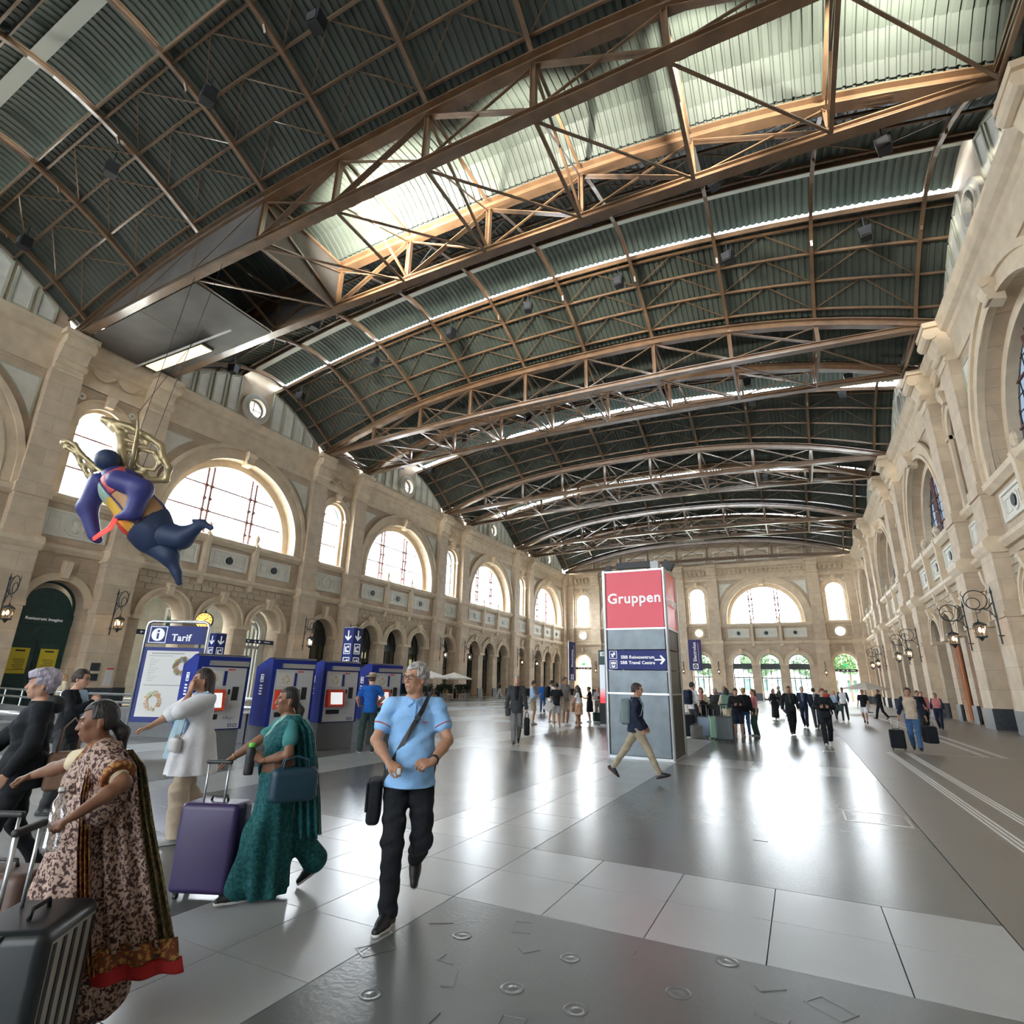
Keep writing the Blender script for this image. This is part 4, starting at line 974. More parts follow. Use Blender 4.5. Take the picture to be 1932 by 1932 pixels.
def mk_machine():
    t = thing('ticket_machine','','ticket machine',(0,0,0),0,'ticket machines in a row')
    W_, D_ = 1.05, .78     # front faces -y, x to the right
    m = MB(); vv = [(0,0,.62),(W_,0,.62),(W_,D_,.62),(0,D_,.62),(0,0,2.05),(W_,0,2.05),(W_,.22,2.08),(0,.22,2.08),(0,D_,1.88),(W_,D_,1.88)]
    m.add(vv,[(0,3,2,1),(0,1,5,4),(4,5,6,7),(7,6,9,8),(3,8,9,2),(0,4,7,8,3),(1,2,9,6,5)]); m.obj('casing', M_BMC, t)
    MB().b6(.03,W_-.03,.04,D_-.03,0,.62).obj('plinth', M_MG, t)
    MB().b6(.09,W_-.07,-.03,0,.64,1.83).obj('front_plate', M_MW, t)
    MB().b6(.22,W_-.06,-.08,0,1.86,1.96).obj('lamp_strip', M_ALU, t)
    m = MB(); m.ext(rect(.13,.62,1.0,1.36),[],-.03,-.02); vv = [(.11,-.03,.98),(.60,-.03,.98),(.60,-.03,1.40),(.11,-.03,1.40),(.13,-.17,1.0),(.58,-.17,1.0),(.58,-.11,1.37),(.13,-.11,1.37)]
    m.add(vv,[(4,5,6,7),(0,1,5,4),(1,2,6,5),(2,3,7,6),(3,0,4,7)]); h_ = m.obj('screen_housing', M_MRED, t)
    MB().add([(.19,-.172,1.05),(.52,-.172,1.05),(.52,-.125,1.33),(.19,-.125,1.33)],[(0,1,2,3)]).obj('touch_screen', M_SCRN, h_)
    MB().b6(.12,.5,-.035,-.03,1.47,1.76).obj('route_map', M_MAP, t)
    for k in range(3): blobmap(MB(),.33,1.61,.09,-.04,-.036,14,k+3,.012).obj('map_marks', MC[k], t)['kind'] = 'stuff'
    MB().b6(.53,.59,-.036,-.03,1.47,1.76).obj('blue_label', M_BLU, t)
    m = MB(); m.b6(.74,.86,-.05,-.03,1.18,1.45).b6(.16,.52,-.045,-.03,.82,.92).b6(.66,.70,-.04,-.03,1.3,1.4); m.obj('card_slot', M_BLK, t)
    m = MB(); m.b6(.70,.84,-.06,-.03,.83,.87).b6(.74,.86,-.06,-.03,1.04,1.09); m.obj('coin_tray', M_ALU, t); MB().tube([(.66,-.05,.85),(.66,-.03,.85)],.02,8).obj('button', M_ALU, t); MB().tube([(.64,-.05,1.12),(.64,-.03,1.12)],.02,8).obj('button', M_ALU, t)
    MB().b6(.70,.74,-.036,-.03,1.775,1.8).b6(.60,.69,-.036,-.03,1.775,1.8).obj('red_mark', M_RED, t)
    m = MB().ext(rect(.76,.83,.67,.73),[rect(.77,.82,.68,.72)],-.036,-.03).ext(rect(.86,.93,.67,.73),[rect(.87,.92,.68,.72)],-.036,-.03); m.obj('pictograms', M_BLU, t)
    m = MB(); MS = T((0,0,0)) @ Matrix.Rotation(-pi/2,4,'Z')
    m.ext(rect(-.5,-.36,1.55,1.72),[rect(-.48,-.38,1.57,1.70)],-.005,0,MS).ext(rect(-.46,-.41,1.6,1.68),[],-.005,0,MS)
    for k in range(4): m.ext(rect(-.5,-.38+.02*(k%2),1.46-k*.06,1.49-k*.06),[],-.005,0,MS)
    m.obj('side_print', M_SGW, t)
    MB().b6(0,W_,-.01,.0,2.05,2.065).b6(0,W_,0,.22,2.08,2.09).obj('top_edge', M_ALU, t)
    return t
mp_ = mk_machine()
for k,(x,y,a) in enumerate(((-10.78,7.45,-.26),(-10.5,9.05,-.26),(-10.55,10.65,-.26),(-10.5,12.4,-.26))):
    o = mp_ if k == 0 else copy_tree(mp_)
    o.matrix_world = T((x,y,0)) @ Matrix.Rotation(pi/2+a,4,'Z')
    o['label'] = ['blue and grey ticket machine right of the tariff board, nearest of the row','second nearest ticket machine, behind the woman in the teal sari','third ticket machine, right of the black-robed person','farthest ticket machine, used by the man in the straw hat'][k]
# tariff board
tb = thing('tariff_board','framed tariff board with blue heading and zone maps','sign',(-14.15,8.35,0),0); tb.matrix_world = T((-13.75,8.05,0)) @ Matrix.Rotation(0.5,4,'Z')
W_ = 1.45
pts = [(0,0,0),(0,0,2.75),(.03,0,2.84),(.12,0,2.88),(W_-.12,0,2.88),(W_-.03,0,2.84),(W_,0,2.75),(W_,0,0)]
MB().tube(pts,.035,8).obj('tube_frame', M_ALU, tb, True); MB().b6(-.1,.1,-.25,.25,0,.03).b6(W_-.1,W_+.1,-.25,.25,0,.03).obj('foot_plate', M_ALU, tb)
hd = MB().b6(.06,W_-.06,-.03,.03,2.36,2.78).obj('blue_heading', M_BLU, tb)
txt('Tarif',.22,M_SGW,hd,T((.85,-.035,2.5)) @ RX90); MB().ext(rect(.1,.5,2.38,2.76),[rect(.115,.485,2.395,2.745)],-.04,-.03).ext(circ(.3,2.57,.15,24),[rect(.275,.325,2.47,2.6),circ(.3,2.65,.03,10)],-.04,-.03).obj('information_symbol', M_SGW, hd)
MB().b6(.05,W_-.05,-.03,.03,.62,2.28).obj('board', M_BLU, tb); pa = MB().b6(.13,W_-.13,-.036,-.03,.74,2.2).obj('map_sheet', M_MAP, tb)
for k in range(5): blobmap(MB(),.98,1.85,.19,-.045,-.037,22,k+10,.045).obj('zone_colour', MC[k], pa)['kind'] = 'stuff'
for k in range(4): blobmap(MB(),.48,1.08,.2,-.045,-.037,34,k+20,.02).obj('zone_colour', MC[(k*2) % 5], pa)['kind'] = 'stuff'
m = MB()
m.b6(.25,1.0,-.04,-.036,2.13,2.15).b6(.2,1.2,-.04,-.036,1.42,1.435).b6(.2,.75,-.04,-.036,2.08,2.09)
for k in range(12): m.b6(.24,.24+.08+.05*((k*7) % 4),-.04,-.036,2.02-k*.045,2.026-k*.045)
m.obj('print_lines', mat('grey_print',(0.25,0.25,0.27),0.6), pa)
# blue direction pillars
def pillar(x, y, h, lab, sx=.55):
    t = thing('direction_pillar', lab, 'sign', (x,y,0), 0, None)
    MB().b6(0,sx,0,sx,0.04,h).obj('pillar_body', M_BLU, t); MB().b6(-.03,sx+.03,-.03,sx+.03,0,.04).obj('foot', M_ALU, t); MB().b6(-.01,sx+.01,-.01,sx+.01,h,h+.03).obj('cap', M_ALU, t)
    for Mx in (Matrix.Identity(4), T((sx,0,0)) @ Matrix.Rotation(pi/2,4,'Z')):
        m = MB(); arrow(m,sx/2,h-.32,.42,-pi/2,-.012,0)
        for z in (h-.85,h-1.4): m.ext(rect(.1,sx-.1,z-.22,z+.2),[rect(.13,sx-.13,z-.19,z+.17)],-.012,0).ext(circ(sx/2+.05,z+.07,.05,10),[],-.012,0).b6(.17,sx-.17,-.012,0,z-.15,z-.08).b6(.17,.24,-.012,0,z-.1,z+.08)
        m.obj('symbols', M_SGW, t, M=Mx)
pillar(-16.95,18,3.72,'blue pillar sign with white down arrow, behind the third ticket machine'); pillar(-25.6,18,3.65,'blue pillar sign with down arrows behind the tariff board')
ck = thing('station_clock','round yellow lit clock on a post near the left arches','clock',(-31.2,21.45,0))
MB().tube([(0,0,0),(0,0,4.3)],.06,8).obj('post', M_IRON, ck); Mk = T((0,0,4.78)) @ Matrix.Rotation(0.75,4,'Z') @ RX90
MB().lathe([(.0,-.1),(.46,-.1),(.5,-.06),(.5,.06),(.46,.1),(0,.1)],28,Mk).obj('case', M_IRON, ck); fcm = MB().lathe([(.44,.11),(0,.11)],28,Mk).obj('dial', mat('lit_dial',(0.9,0.75,0.4),0.4,emit=(1,0.55,0.12),es=.55), ck)
m = MB()
for k in range(12):
    a = 2*pi*k/12; m.box((.36*cos(a),.36*sin(a),.12),(.1 if k % 3 else .13,.03,.01),Mk,rot=Matrix.Rotation(a,3,'Z'))
m.box((.1,.08,.125),(.3,.035,.01),Mk,rot=Matrix.Rotation(.7,3,'Z')).box((-.12,-.1,.125),(.42,.025,.01),Mk,rot=Matrix.Rotation(.6,3,'Z')); m.obj('hands', M_BLK, ck)
MB().tube([(0,0,5.28),(0,0,5.45)],[.08,.01],8).obj('finial', M_IRON, ck)
c2 = thing('wall_clock','pale yellow wall clock on the far wall above the middle door','clock',(XC,YF+.55,9.25)); MB().lathe([(0,-.05),(.62,-.05),(.62,.06),(.56,.09),(0,.09)],28,RX90).obj('case', M_TRIM, c2)
MB().lathe([(.54,.1),(0,.1)],28,RX90).obj('dial', mat('pale_dial',(0.9,0.85,0.6),0.4,emit=(1,0.9,0.6),es=.8), c2); MB().bar((0,-.12,0),(.2,-.12,.3),.04).bar((0,-.12,0),(-.1,-.12,.2),.05).obj('hands', M_BLK, c2)
# signs on bars in the near arches
for k, y in enumerate((20.42,27.72)):
    t = thing('bar_sign','dark sign bar with white symbols across the %s arch near the clock' % ('left','right')[k],'sign',(XL-.9,y,4.05)); 
    MB().b6(-.06,.06,-1.3,1.3,-.14,.14).obj('bar', M_NAVY, t); m = MB(); Ms = Matrix.Rotation(pi/2,4,'Z')
    arrow(m,-.8,0,.2,pi,-.07,-.06); m.ext([(-.35,-.06),(-.15,-.06),(-.25,.08)],[],-.07,-.06).ext(circ(.1,0,.08,12),[],-.07,-.06).b6(.5,1.0,-.07,-.06,-.02,.02); m.obj('symbols', M_SGW, t, M=Ms)
# the green doors: posters and lettering
yd = Y1+G/2; Md = frame('left', yd)
for s in (-1,1):
    p = thing('yellow_poster','yellow poster on the %s leaf of the green door' % ('right','left')[(s+1)//2],'poster',M=Md @ T((s*.62,-1.33,2.2)))
    MB().b6(-.4,.4,-.01,.01,-.62,.62).obj('paper', M_YEL, p); m = MB()
    for k in range(6): m.b6(-.28,.22-.05*(k % 3),.01,.014,.05-k*.09,.075-k*.09)
    m.b6(-.2,.2,.01,.014,.45,.52).b6(-.38,.38,.01,.014,-.45,-.43); m.obj('print', M_BLK, p)
p = thing('door_lettering','white lettering band over the green door','sign',M=Md @ T((0,-1.27,4.28))); MB().b6(-1.0,1.0,-.01,.01,-.16,.16).obj('band', M_GREEN, p)
ob('lettering', text_mesh('Restaurant Imagine',.2,M_SGW), p, T((0,.015,0)) @ Matrix.Rotation(pi,4,'Z') @ RX90)
p = thing('notice_plate','pair of dark notice plates on the pilaster right of the green door','plate',M=frame('left',Y1+G) @ T((.25,.13,1.7))); MB().b6(-.22,.22,0,.03,.1,.5).obj('upper_plate', M_IRON, p); MB().b6(-.22,.22,0,.03,-.4,-.05).obj('lower_plate', M_IRON, p)
p = thing('notice_sheet','white framed notice on the pilaster beside the dark plates','notice',M=frame('left',Y1+G) @ T((-.5,.13,1.5))); MB().b6(-.18,.18,0,.03,-.45,.45).obj('sheet', mat('paper_white',(0.7,0.68,0.66),.6), p); MB().b6(-.18,.18,.03,.035,.38,.45).obj('heading', M_RED, p)
# banners
def banner(x, y, a, z0, z1, w, lab):
    t = thing('banner', lab, 'banner', (x,y,0), a)
    M_PUR = mat('purple_banner',(0.055,0.045,0.16),0.7)
    MB().tube([(0,0,0),(0,0,z1+.1)],.04,8).obj('pole', M_ALU, t); MB().tube([(0,0,z1),(w+.05,0,z1)],.025,6).tube([(0,0,z0),(w+.05,0,z0)],.025,6).obj('arm', M_ALU, t); MB().b6(-.35,.35,-.35,.35,0,.05).obj('foot', M_BLK, t)
    MB().b6(.05,w,-.015,.015,z0,z1).obj('cloth', M_PUR, t)
    for s, R9 in ((-1,0),(1,pi)):
        M0 = T((w/2,0,0)) @ Matrix.Rotation(R9,4,'Z')
        ob('lettering', text_mesh('Electrolux',.36,M_SGW), t, M0 @ T((0,-.03,(z0+z1)/2+.25)) @ RX90 @ Matrix.Rotation(pi/2,4,'Z'))
        mm = MB(); mm.ext(rect(-.22,.22,z0+.12,z0+.56),[circ(0,z0+.34,.17,18)],-.03,-.018); mm.ext([(-.14,z0+.34+.08),(.0,z0+.36),(.14,z0+.42),(.05,z0+.34),(.0,z0+.2),(-.05,z0+.34)],[],-.03,-.018); mm.b6(.28,.3,-.03,-.018,z0+.6,z1-.3); mm.obj('emblem', M_SGW, t, M=M0)
banner(-8.2,50,0,2.95,5.5,1.1,'purple banner with white emblem on a pole, right of the tower'); banner(-19.15,50.2,1.3,1.95,5.5,1.1,'purple banner seen nearly edge on near the left corner')
# ================================================================== CAFE, RAILINGS
M_CANV = mat('off_white_canvas',(0.72,0.69,0.62),0.8); M_WOOD = mat('pale_cane_wood',(0.42,0.24,0.12),0.6); M_HEDGE = mat('hedge_leaf',(0.02,0.045,0.02),0.8,var=.4,vscale=6)
def parasol(x, y, lab, r=1.5, h=2.45):
    t = thing('parasol', lab, 'parasol', (x,y,0), 0, None)
    MB().tube([(0,0,0),(0,0,h)],.03,8).obj('pole', M_WOOD, t); n = 8; m = MB(); vv = [(0,0,h)]+[(r*cos(2*pi*k/n),r*sin(2*pi*k/n),h-.5) for k in range(n)]+[(r*cos(2*pi*k/n),r*sin(2*pi*k/n),h-.62) for k in range(n)]
    m.add(vv,[(0,1+k,1+(k+1) % n) for k in range(n)]+[(1+k,1+n+k,1+n+(k+1) % n,1+(k+1) % n) for k in range(n)]); m.obj('canopy', M_CANV, t)
    m = MB()
    for k in range(n): m.bar((0,0,h-.02),(r*cos(2*pi*k/n),r*sin(2*pi*k/n),h-.52),.02)
    m.obj('rib', M_WOOD, t); MB().lathe([(.3,0),(.3,.06),(.04,.1)],14).obj('base', M_IRON, t)
parasol(-27.3,39.6,'off-white cafe parasol behind the grey-haired man'); parasol(-28.2,44.6,'off-white cafe parasol by the left shops, farther one',1.7); parasol(4.55,52.7,'cream parasol near the right end of the hall',1.6,2.3)
def mk_chair():
    t = thing('cafe_chair','','chair',(0,0,0),0,'cane cafe chairs along the left shops')
    for x in (-.2,.2):
        for y in (-.2,.2): MB().tube([(x,y,0),(x*.95,y*.95,.46)],.02,6).obj('leg', M_WOOD, t)
    rbox(MB(),(.44,.44,.05),.02,1,c=(0,0,.47)).obj('seat', M_WOOD, t)
    m = MB(); m.tube([(-.2,.2,.46),(-.2,.24,.8),(-.1,.25,.93),(.1,.25,.93),(.2,.24,.8),(.2,.2,.46)],.02,6)
    for k in range(3): m.tube([(-.19,.22,.58+k*.1),(.19,.22,.58+k*.1)],.014,6)
    m.obj('backrest', M_WOOD, t)
    return t
chp = mk_chair(); chn = 0
for k,(x,y) in enumerate([(-29.4,41.0),(-28.9,42.6),(-30.0,43.6),(-29.2,45.6),(-30.2,46.6),(-29.3,48.0),(-30.6,49.4),(-30.0,51.0),(-30.4,52.4),(-29.9,53.4)]):
    o = chp if k == 0 else copy_tree(chp); o.matrix_world = T((x,y,0)) @ Matrix.Rotation(1.1+1.3*sin(k*2.3),4,'Z'); o['label'] = 'cane chair on the cafe terrace, %s from the parasols' % ['nearest','second','third','fourth','fifth','sixth','seventh','eighth','ninth','farthest'][k]
for k,(x,y) in enumerate([(-29.6,42.1),(-29.9,45.0),(-30.2,48.4),(-30.7,51.4)]):
    t = thing('cafe_table','small dark round table on the cafe terrace, %s from the parasols' % ['nearest','second','third','farthest'][k],'table',(x,y,0),0,'round tables of the cafe terrace'); MB().lathe([(0,.72),(.35,.72),(.35,.75),(0,.75)],16).obj('top', M_IRON, t); MB().tube([(0,0,.03),(0,0,.72)],.03,8).obj('stem', M_IRON, t); MB().lathe([(.22,0),(.22,.02),(.03,.05)],12).obj('foot', M_IRON, t)
for k, y in enumerate((38.3,41.8,45.3,48.8,52.2)):
    t = thing('hedge_planter','dark hedge in a planter box behind the cafe chairs, %s along the shops' % ['nearest','second','third','fourth','farthest'][k],'planter',(-31.9,y,0),0,'hedge planters of the cafe terrace'); rbox(MB(),(.5,2.4,.5),.03,1,c=(0,0,.26)).obj('box', M_BLK, t)
    m = MB(); rn = random.Random(k)
    for i in range(420):
        c = Vector((rn.uniform(-.3,.3),rn.uniform(-1.15,1.15),rn.uniform(.5,1.35))); u_ = Vector((rn.uniform(-1,1),rn.uniform(-1,1),rn.uniform(-1,1))).normalized()*.12; v_ = u_.orthogonal().normalized()*.08
        m.add([c-u_,c+v_,c+u_,c-v_],[(0,1,2,3)])
    stuff(m.obj('hedge', M_HEDGE, t))
# stair parapet with rails
def railing(pts, zs, lab, wall=None, posts=True):
    t = thing('railing', lab, 'railing', (pts[0][0],pts[0][1],0)); o = Vector((pts[0][0],pts[0][1],0)); P3 = [Vector((x,y,0))-o for x,y in pts]
    for z in zs: MB().tube([p+Vector((0,0,z)) for p in P3],.035,8).obj('rail', M_ALU, t, True)
    for a, b in zip(P3[:-1], P3[1:]):
        n = max(1, int((b-a).length/1.6))
        for k in range(n+1):
            q = a+(b-a)*k/n; MB().tube([q+Vector((0,0,0)), q+Vector((0,0,zs[0]))],.025,6).obj('post', M_ALU, t)
        if wall:
            d = (b-a); MB().bar(a+Vector((0,0,wall/2)), b+Vector((0,0,wall/2)), .28, wall).obj('parapet', mat('grey_parapet_stone',(0.13,0.135,0.14),0.5,var=.1), t)
railing([(-19.5,9.9),(-13.3,10.95),(-11.9,11.7)],(1.08,.86),'steel rails on a grey stair parapet behind the ticket machines',.72)
railing([(-30,11.3),(-20.2,10.3)],(1.05,.8),'low steel railing in front of the green door',.5)
railing([(-13.2,13.6),(-11.6,16.5)],(1.05,.6),'short steel railing behind the second ticket machine')
railing([(-12.3,4.55),(-10.3,4.85)],(1.03,),'near steel rail at the left edge behind the woman in black')

fp_ = thing('folded_parasol','folded pale parasol standing behind the second ticket machine','parasol',(-14.3,14.9,0)); MB().tube([(0,0,0),(0,0,2.25)],.025,8).obj('pole', M_ALU, fp_); MB().lathe([(.3,0),(.3,.05),(.03,.08)],14).obj('base', M_IRON, fp_)
m = MB(); m.lathe([(.30,1.0),(.24,1.35),(.12,1.9),(.03,2.2)],16); m.v = [(x*(1+.25*sin(5*atan2(y,x))), y*(1+.25*sin(5*atan2(y,x))), z) for x,y,z in m.v]; m.obj('folded_canopy', M_CANV, fp_, True)
FASTP = False
# ================================================================== PEOPLE: smooth implicit bodies turned into meshes
def _a(p): return np.array(p, float)
def rc(a, b, r1, r2, k=.02, sq=None): return ('rc', _a(a), _a(b), r1, r2, k)
def el(c, r, k=.02, R=None): return ('el', _a(c), _a(r), k, R)
def _bb(p):
    if p[0] == 'rc': r = max(p[3], p[4]); return np.minimum(p[1], p[2])-r, np.maximum(p[1], p[2])+r
    r = max(p[2]); return p[1]-r, p[1]+r
def _ev(p, X, Y, Z):
    if p[0] == 'rc':
        a, b, r1, r2 = p[1], p[2], p[3], p[4]; d = b-a; L2 = max(d@d, 1e-9)
        px, py, pz = X-a[0], Y-a[1], Z-a[2]
        t = np.clip((px*d[0]+py*d[1]+pz*d[2])/L2, 0, 1)
        return np.sqrt((px-t*d[0])**2+(py-t*d[1])**2+(pz-t*d[2])**2)-(r1+(r2-r1)*t)
    c, r, R = p[1], p[2], p[4]; px, py, pz = X-c[0], Y-c[1], Z-c[2]
    if R is not None: px, py, pz = (R[0,0]*px+R[1,0]*py+R[2,0]*pz, R[0,1]*px+R[1,1]*py+R[2,1]*pz, R[0,2]*px+R[1,2]*py+R[2,2]*pz)
    k0 = np.sqrt((px/r[0])**2+(py/r[1])**2+(pz/r[2])**2); k1 = np.sqrt((px/r[0]**2)**2+(py/r[1]**2)**2+(pz/r[2]**2)**2)
    return k0*(k0-1)/np.maximum(k1, 1e-6)
def field(prims, lo, hi, h, inflate=0.0, clips=(), sub=(), warp=None):
    n = np.maximum(np.ceil((hi-lo)/h).astype(int)+1, 3); ax = [lo[i]+h*np.arange(n[i]) for i in range(3)]
    F = np.full(n, 1.0)
    def win(b0, b1):
        i0 = np.clip(np.floor((b0-lo)/h).astype(int), 0, n); i1 = np.clip(np.ceil((b1-lo)/h).astype(int)+1, 0, n); return i0, i1
    for p in prims:
        k = p[5] if p[0] == 'rc' else p[3]; m = k+inflate+3*h+.02
        b0, b1 = _bb(p); i0, i1 = win(b0-m, b1+m)
        if (i1 <= i0).any(): continue
        s = tuple(slice(a, b) for a, b in zip(i0, i1))
        d = _ev(p, ax[0][s[0]][:,None,None], ax[1][s[1]][None,:,None], ax[2][s[2]][None,None,:])
        f = F[s]; hh = np.maximum(k-np.abs(f-d), 0)/max(k, 1e-6); F[s] = np.minimum(f, d)-hh*hh*k*.25
    F = F-inflate
    G3 = (ax[0][:,None,None], ax[1][None,:,None], ax[2][None,None,:])
    if warp is not None: F = F+warp(*G3)
    for p in sub:
        k = .012; b0, b1 = _bb(p); i0, i1 = win(b0-.03, b1+.03)
        if (i1 <= i0).any(): continue
        s = tuple(slice(a, b) for a, b in zip(i0, i1))
        d = -_ev(p, ax[0][s[0]][:,None,None], ax[1][s[1]][None,:,None], ax[2][s[2]][None,None,:])
        f = F[s]; hh = np.maximum(k-np.abs(f-d), 0)/k; F[s] = np.maximum(f, d)+hh*hh*k*.25
    for c in clips:
        # plane: keep the side where (p-o).n < 0 ; or callable
        if callable(c): F = np.maximum(F, c(*G3))
        else:
            o, nn = _a(c[0]), _a(c[1]); nn = nn/np.linalg.norm(nn)
            F = np.maximum(F, (G3[0]-o[0])*nn[0]+(G3[1]-o[1])*nn[1]+(G3[2]-o[2])*nn[2])
    return F
def surfnet(F, lo, h):
    S = F < 0
    c = S[:-1,:-1,:-1].astype(np.int8)
    for i in (0,1):
        for j in (0,1):
            for k in (0,1):
                if i+j+k: c = c+S[i:S.shape[0]-1+i, j:S.shape[1]-1+j, k:S.shape[2]-1+k]
    act = (c > 0) & (c < 8); I = np.argwhere(act)
    if len(I) == 0: return np.zeros((0,3)), np.zeros((0,4), int)
    idx = np.full(act.shape, -1); idx[tuple(I.T)] = np.arange(len(I))
    P_ = np.zeros((len(I),3)); W = np.zeros(len(I))
    cor = [(i,j,k) for i in (0,1) for j in (0,1) for k in (0,1)]
    for a in range(8):
        for b in range(a+1, 8):
            A, B = np.array(cor[a]), np.array(cor[b])
            if np.abs(A-B).sum() != 1: continue
            fa = F[tuple((I+A).T)]; fb = F[tuple((I+B).T)]; m = (fa < 0) != (fb < 0)
            t = np.where(m, fa/np.where(np.abs(fa-fb) < 1e-12, 1, fa-fb), 0)
            P_ += m[:,None]*(A+(B-A)*t[:,None]); W += m
    V = lo+h*(I+P_/W[:,None]); Q = []
    for ax_ in range(3):
        u, v = (ax_+1) % 3, (ax_+2) % 3
        s0 = [slice(None)]*3; s1 = [slice(None)]*3; s0[ax_] = slice(0,-1); s1[ax_] = slice(1,None)
        ch = S[tuple(s0)] != S[tuple(s1)]; E = np.argwhere(ch); m = (E[:,u] > 0) & (E[:,v] > 0) & (E[:,u] < S.shape[u]-1) & (E[:,v] < S.shape[v]-1); E = E[m]
        if not len(E): continue
        du = np.zeros(3,int); du[u] = 1; dv = np.zeros(3,int); dv[v] = 1
        q = np.stack([idx[tuple((E-du-dv).T)], idx[tuple((E-dv).T)], idx[tuple(E.T)], idx[tuple((E-du).T)]], 1)
        ins = S[tuple(E.T)]; q[~ins] = q[~ins][:,::-1]; Q.append(q)
    return V, np.concatenate(Q)
def relax(V, Q, n=1):
    for _ in range(n):
        A = np.zeros_like(V); c = np.zeros(len(V))
        for i in range(4):
            j = (i+1) % 4; np.add.at(A, Q[:,i], V[Q[:,j]]); np.add.at(c, Q[:,i], 1); np.add.at(A, Q[:,j], V[Q[:,i]]); np.add.at(c, Q[:,j], 1)
        V = V*.5+.5*A/np.maximum(c,1)[:,None]
    return V
def npmesh(name, V, Q, m, smooth=True):
    me = bpy.data.meshes.new(name); nv, nf = len(V), len(Q); k = Q.shape[1] if nf else 4
    me.vertices.add(nv); me.vertices.foreach_set('co', V.astype(np.float32).ravel())
    me.loops.add(nf*k); me.loops.foreach_set('vertex_index', Q.astype(np.int32).ravel())
    me.polygons.add(nf); me.polygons.foreach_set('loop_start', np.arange(0, nf*k, k, dtype=np.int32))
    try: me.polygons.foreach_set('loop_total', np.full(nf, k, dtype=np.int32))
    except Exception: pass
    me.polygons.foreach_set('use_smooth', np.full(nf, smooth)); setm(me, m); me.update(calc_edges=True); return me
def sdf_mesh(name, prims, h, m, inflate=0.0, clips=(), sub=(), warp=None, fine=(), rel=1):
    """fine: list of (lo,hi,h) boxes meshed again at higher resolution"""
    L = np.min([_bb(p)[0] for p in prims], 0)-inflate-2.5*h; H = np.max([_bb(p)[1] for p in prims], 0)+inflate+2.5*h
    V, Q = surfnet(field(prims, L, H, h, inflate, clips, sub, warp), L, h)
    if rel and len(V): V = relax(V, Q, rel)
    if fine and len(V):
        cen = V[Q].mean(1); keep = np.ones(len(Q), bool)
        for lo, hi, hf in fine: keep &= ~((cen > lo) & (cen < hi)).all(1)
        Vs, Qs = [V], [Q[keep]]; n = len(V)
        for lo, hi, hf in fine:
            l2, h2 = _a(lo)-2*hf-h*.8, _a(hi)+2*hf+h*.8
            v, q = surfnet(field(prims, l2, h2, hf, inflate, clips, sub, warp), l2, hf)
            if len(q) == 0: continue
            v = relax(v, q, 1); cc = v[q].mean(1); k = ((cc > _a(lo)-h*.7) & (cc < _a(hi)+h*.7)).all(1)
            Vs.append(v); Qs.append(q[k]+n); n += len(v)
        V, Q = np.concatenate(Vs), np.concatenate(Qs)
    return npmesh(name, V, Q, m)
def ik(a, b, l1, l2, pole):
    a, b, pole = _a(a), _a(b), _a(pole); d = b-a; L = np.linalg.norm(d); L_ = min(L, (l1+l2)*.999); u = d/max(L,1e-6)
    if L > L_: b = a+u*L_
    x = (l1*l1-l2*l2+L_*L_)/(2*L_); y = sqrt(max(l1*l1-x*x, 0)); p = pole-u*(pole@u); p = p/max(np.linalg.norm(p),1e-6)
    return a+u*x+p*y, b
def rot3(ax, ang): return np.array(Matrix.Rotation(ang, 3, ax))
# skin, cloth
def skin(nm, c): return mat(nm, c, 0.5, var=.06, vscale=25, spec=.4)
SK = {'fair': skin('fair_skin',(0.52,0.30,0.21)), 'tan': skin('tan_skin',(0.40,0.215,0.135)), 'brown': skin('brown_skin',(0.20,0.095,0.055)), 'dark': skin('deep_brown_skin',(0.12,0.055,0.035))}
def cloth(nm, c, r=.85, var=.1, vs=8, bump=.25): return mat(nm, c, r, var=var, vscale=vs, bump=bump, bscale=60, spec=.25)
def hairm(nm, c): return mat(nm, c, .5, var=.35, vscale=40, bump=.6, bscale=90, spec=.5, stretch=(1,1,.3))
CL = dict(black=cloth('black_cloth',(0.012,0.014,0.018)), navy=cloth('navy_cloth',(0.015,0.022,0.045)), char=cloth('charcoal_cloth',(0.045,0.05,0.055)), grey=cloth('grey_cloth',(0.20,0.20,0.20)), lgrey=cloth('light_grey_cloth',(0.38,0.38,0.38)),
  white=cloth('white_cloth',(0.72,0.73,0.76)), sky=cloth('sky_blue_cloth',(0.25,0.47,0.78)), blue=cloth('bright_blue_cloth',(0.015,0.11,0.42)), lblue=cloth('pale_blue_cloth',(0.32,0.45,0.62)), denim=cloth('blue_denim',(0.05,0.11,0.23)),
  beige=cloth('beige_cloth',(0.46,0.38,0.29)), khaki=cloth('khaki_cloth',(0.33,0.28,0.20)), cream=cloth('cream_cloth',(0.60,0.52,0.36)), pink=cloth('pink_cloth',(0.60,0.22,0.24)), teal=cloth('teal_cloth',(0.05,0.20,0.20)), brown=cloth('brown_cloth',(0.12,0.06,0.035)),
  dgreen=cloth('dark_green_cloth',(0.03,0.055,0.05)), purple=cloth('lilac_cloth',(0.30,0.18,0.42)), red=cloth('red_cloth',(0.4,0.03,0.03)), taupe=cloth('taupe_cloth',(0.16,0.13,0.105)), slate=cloth('slate_blue_cloth',(0.12,0.16,0.22)))
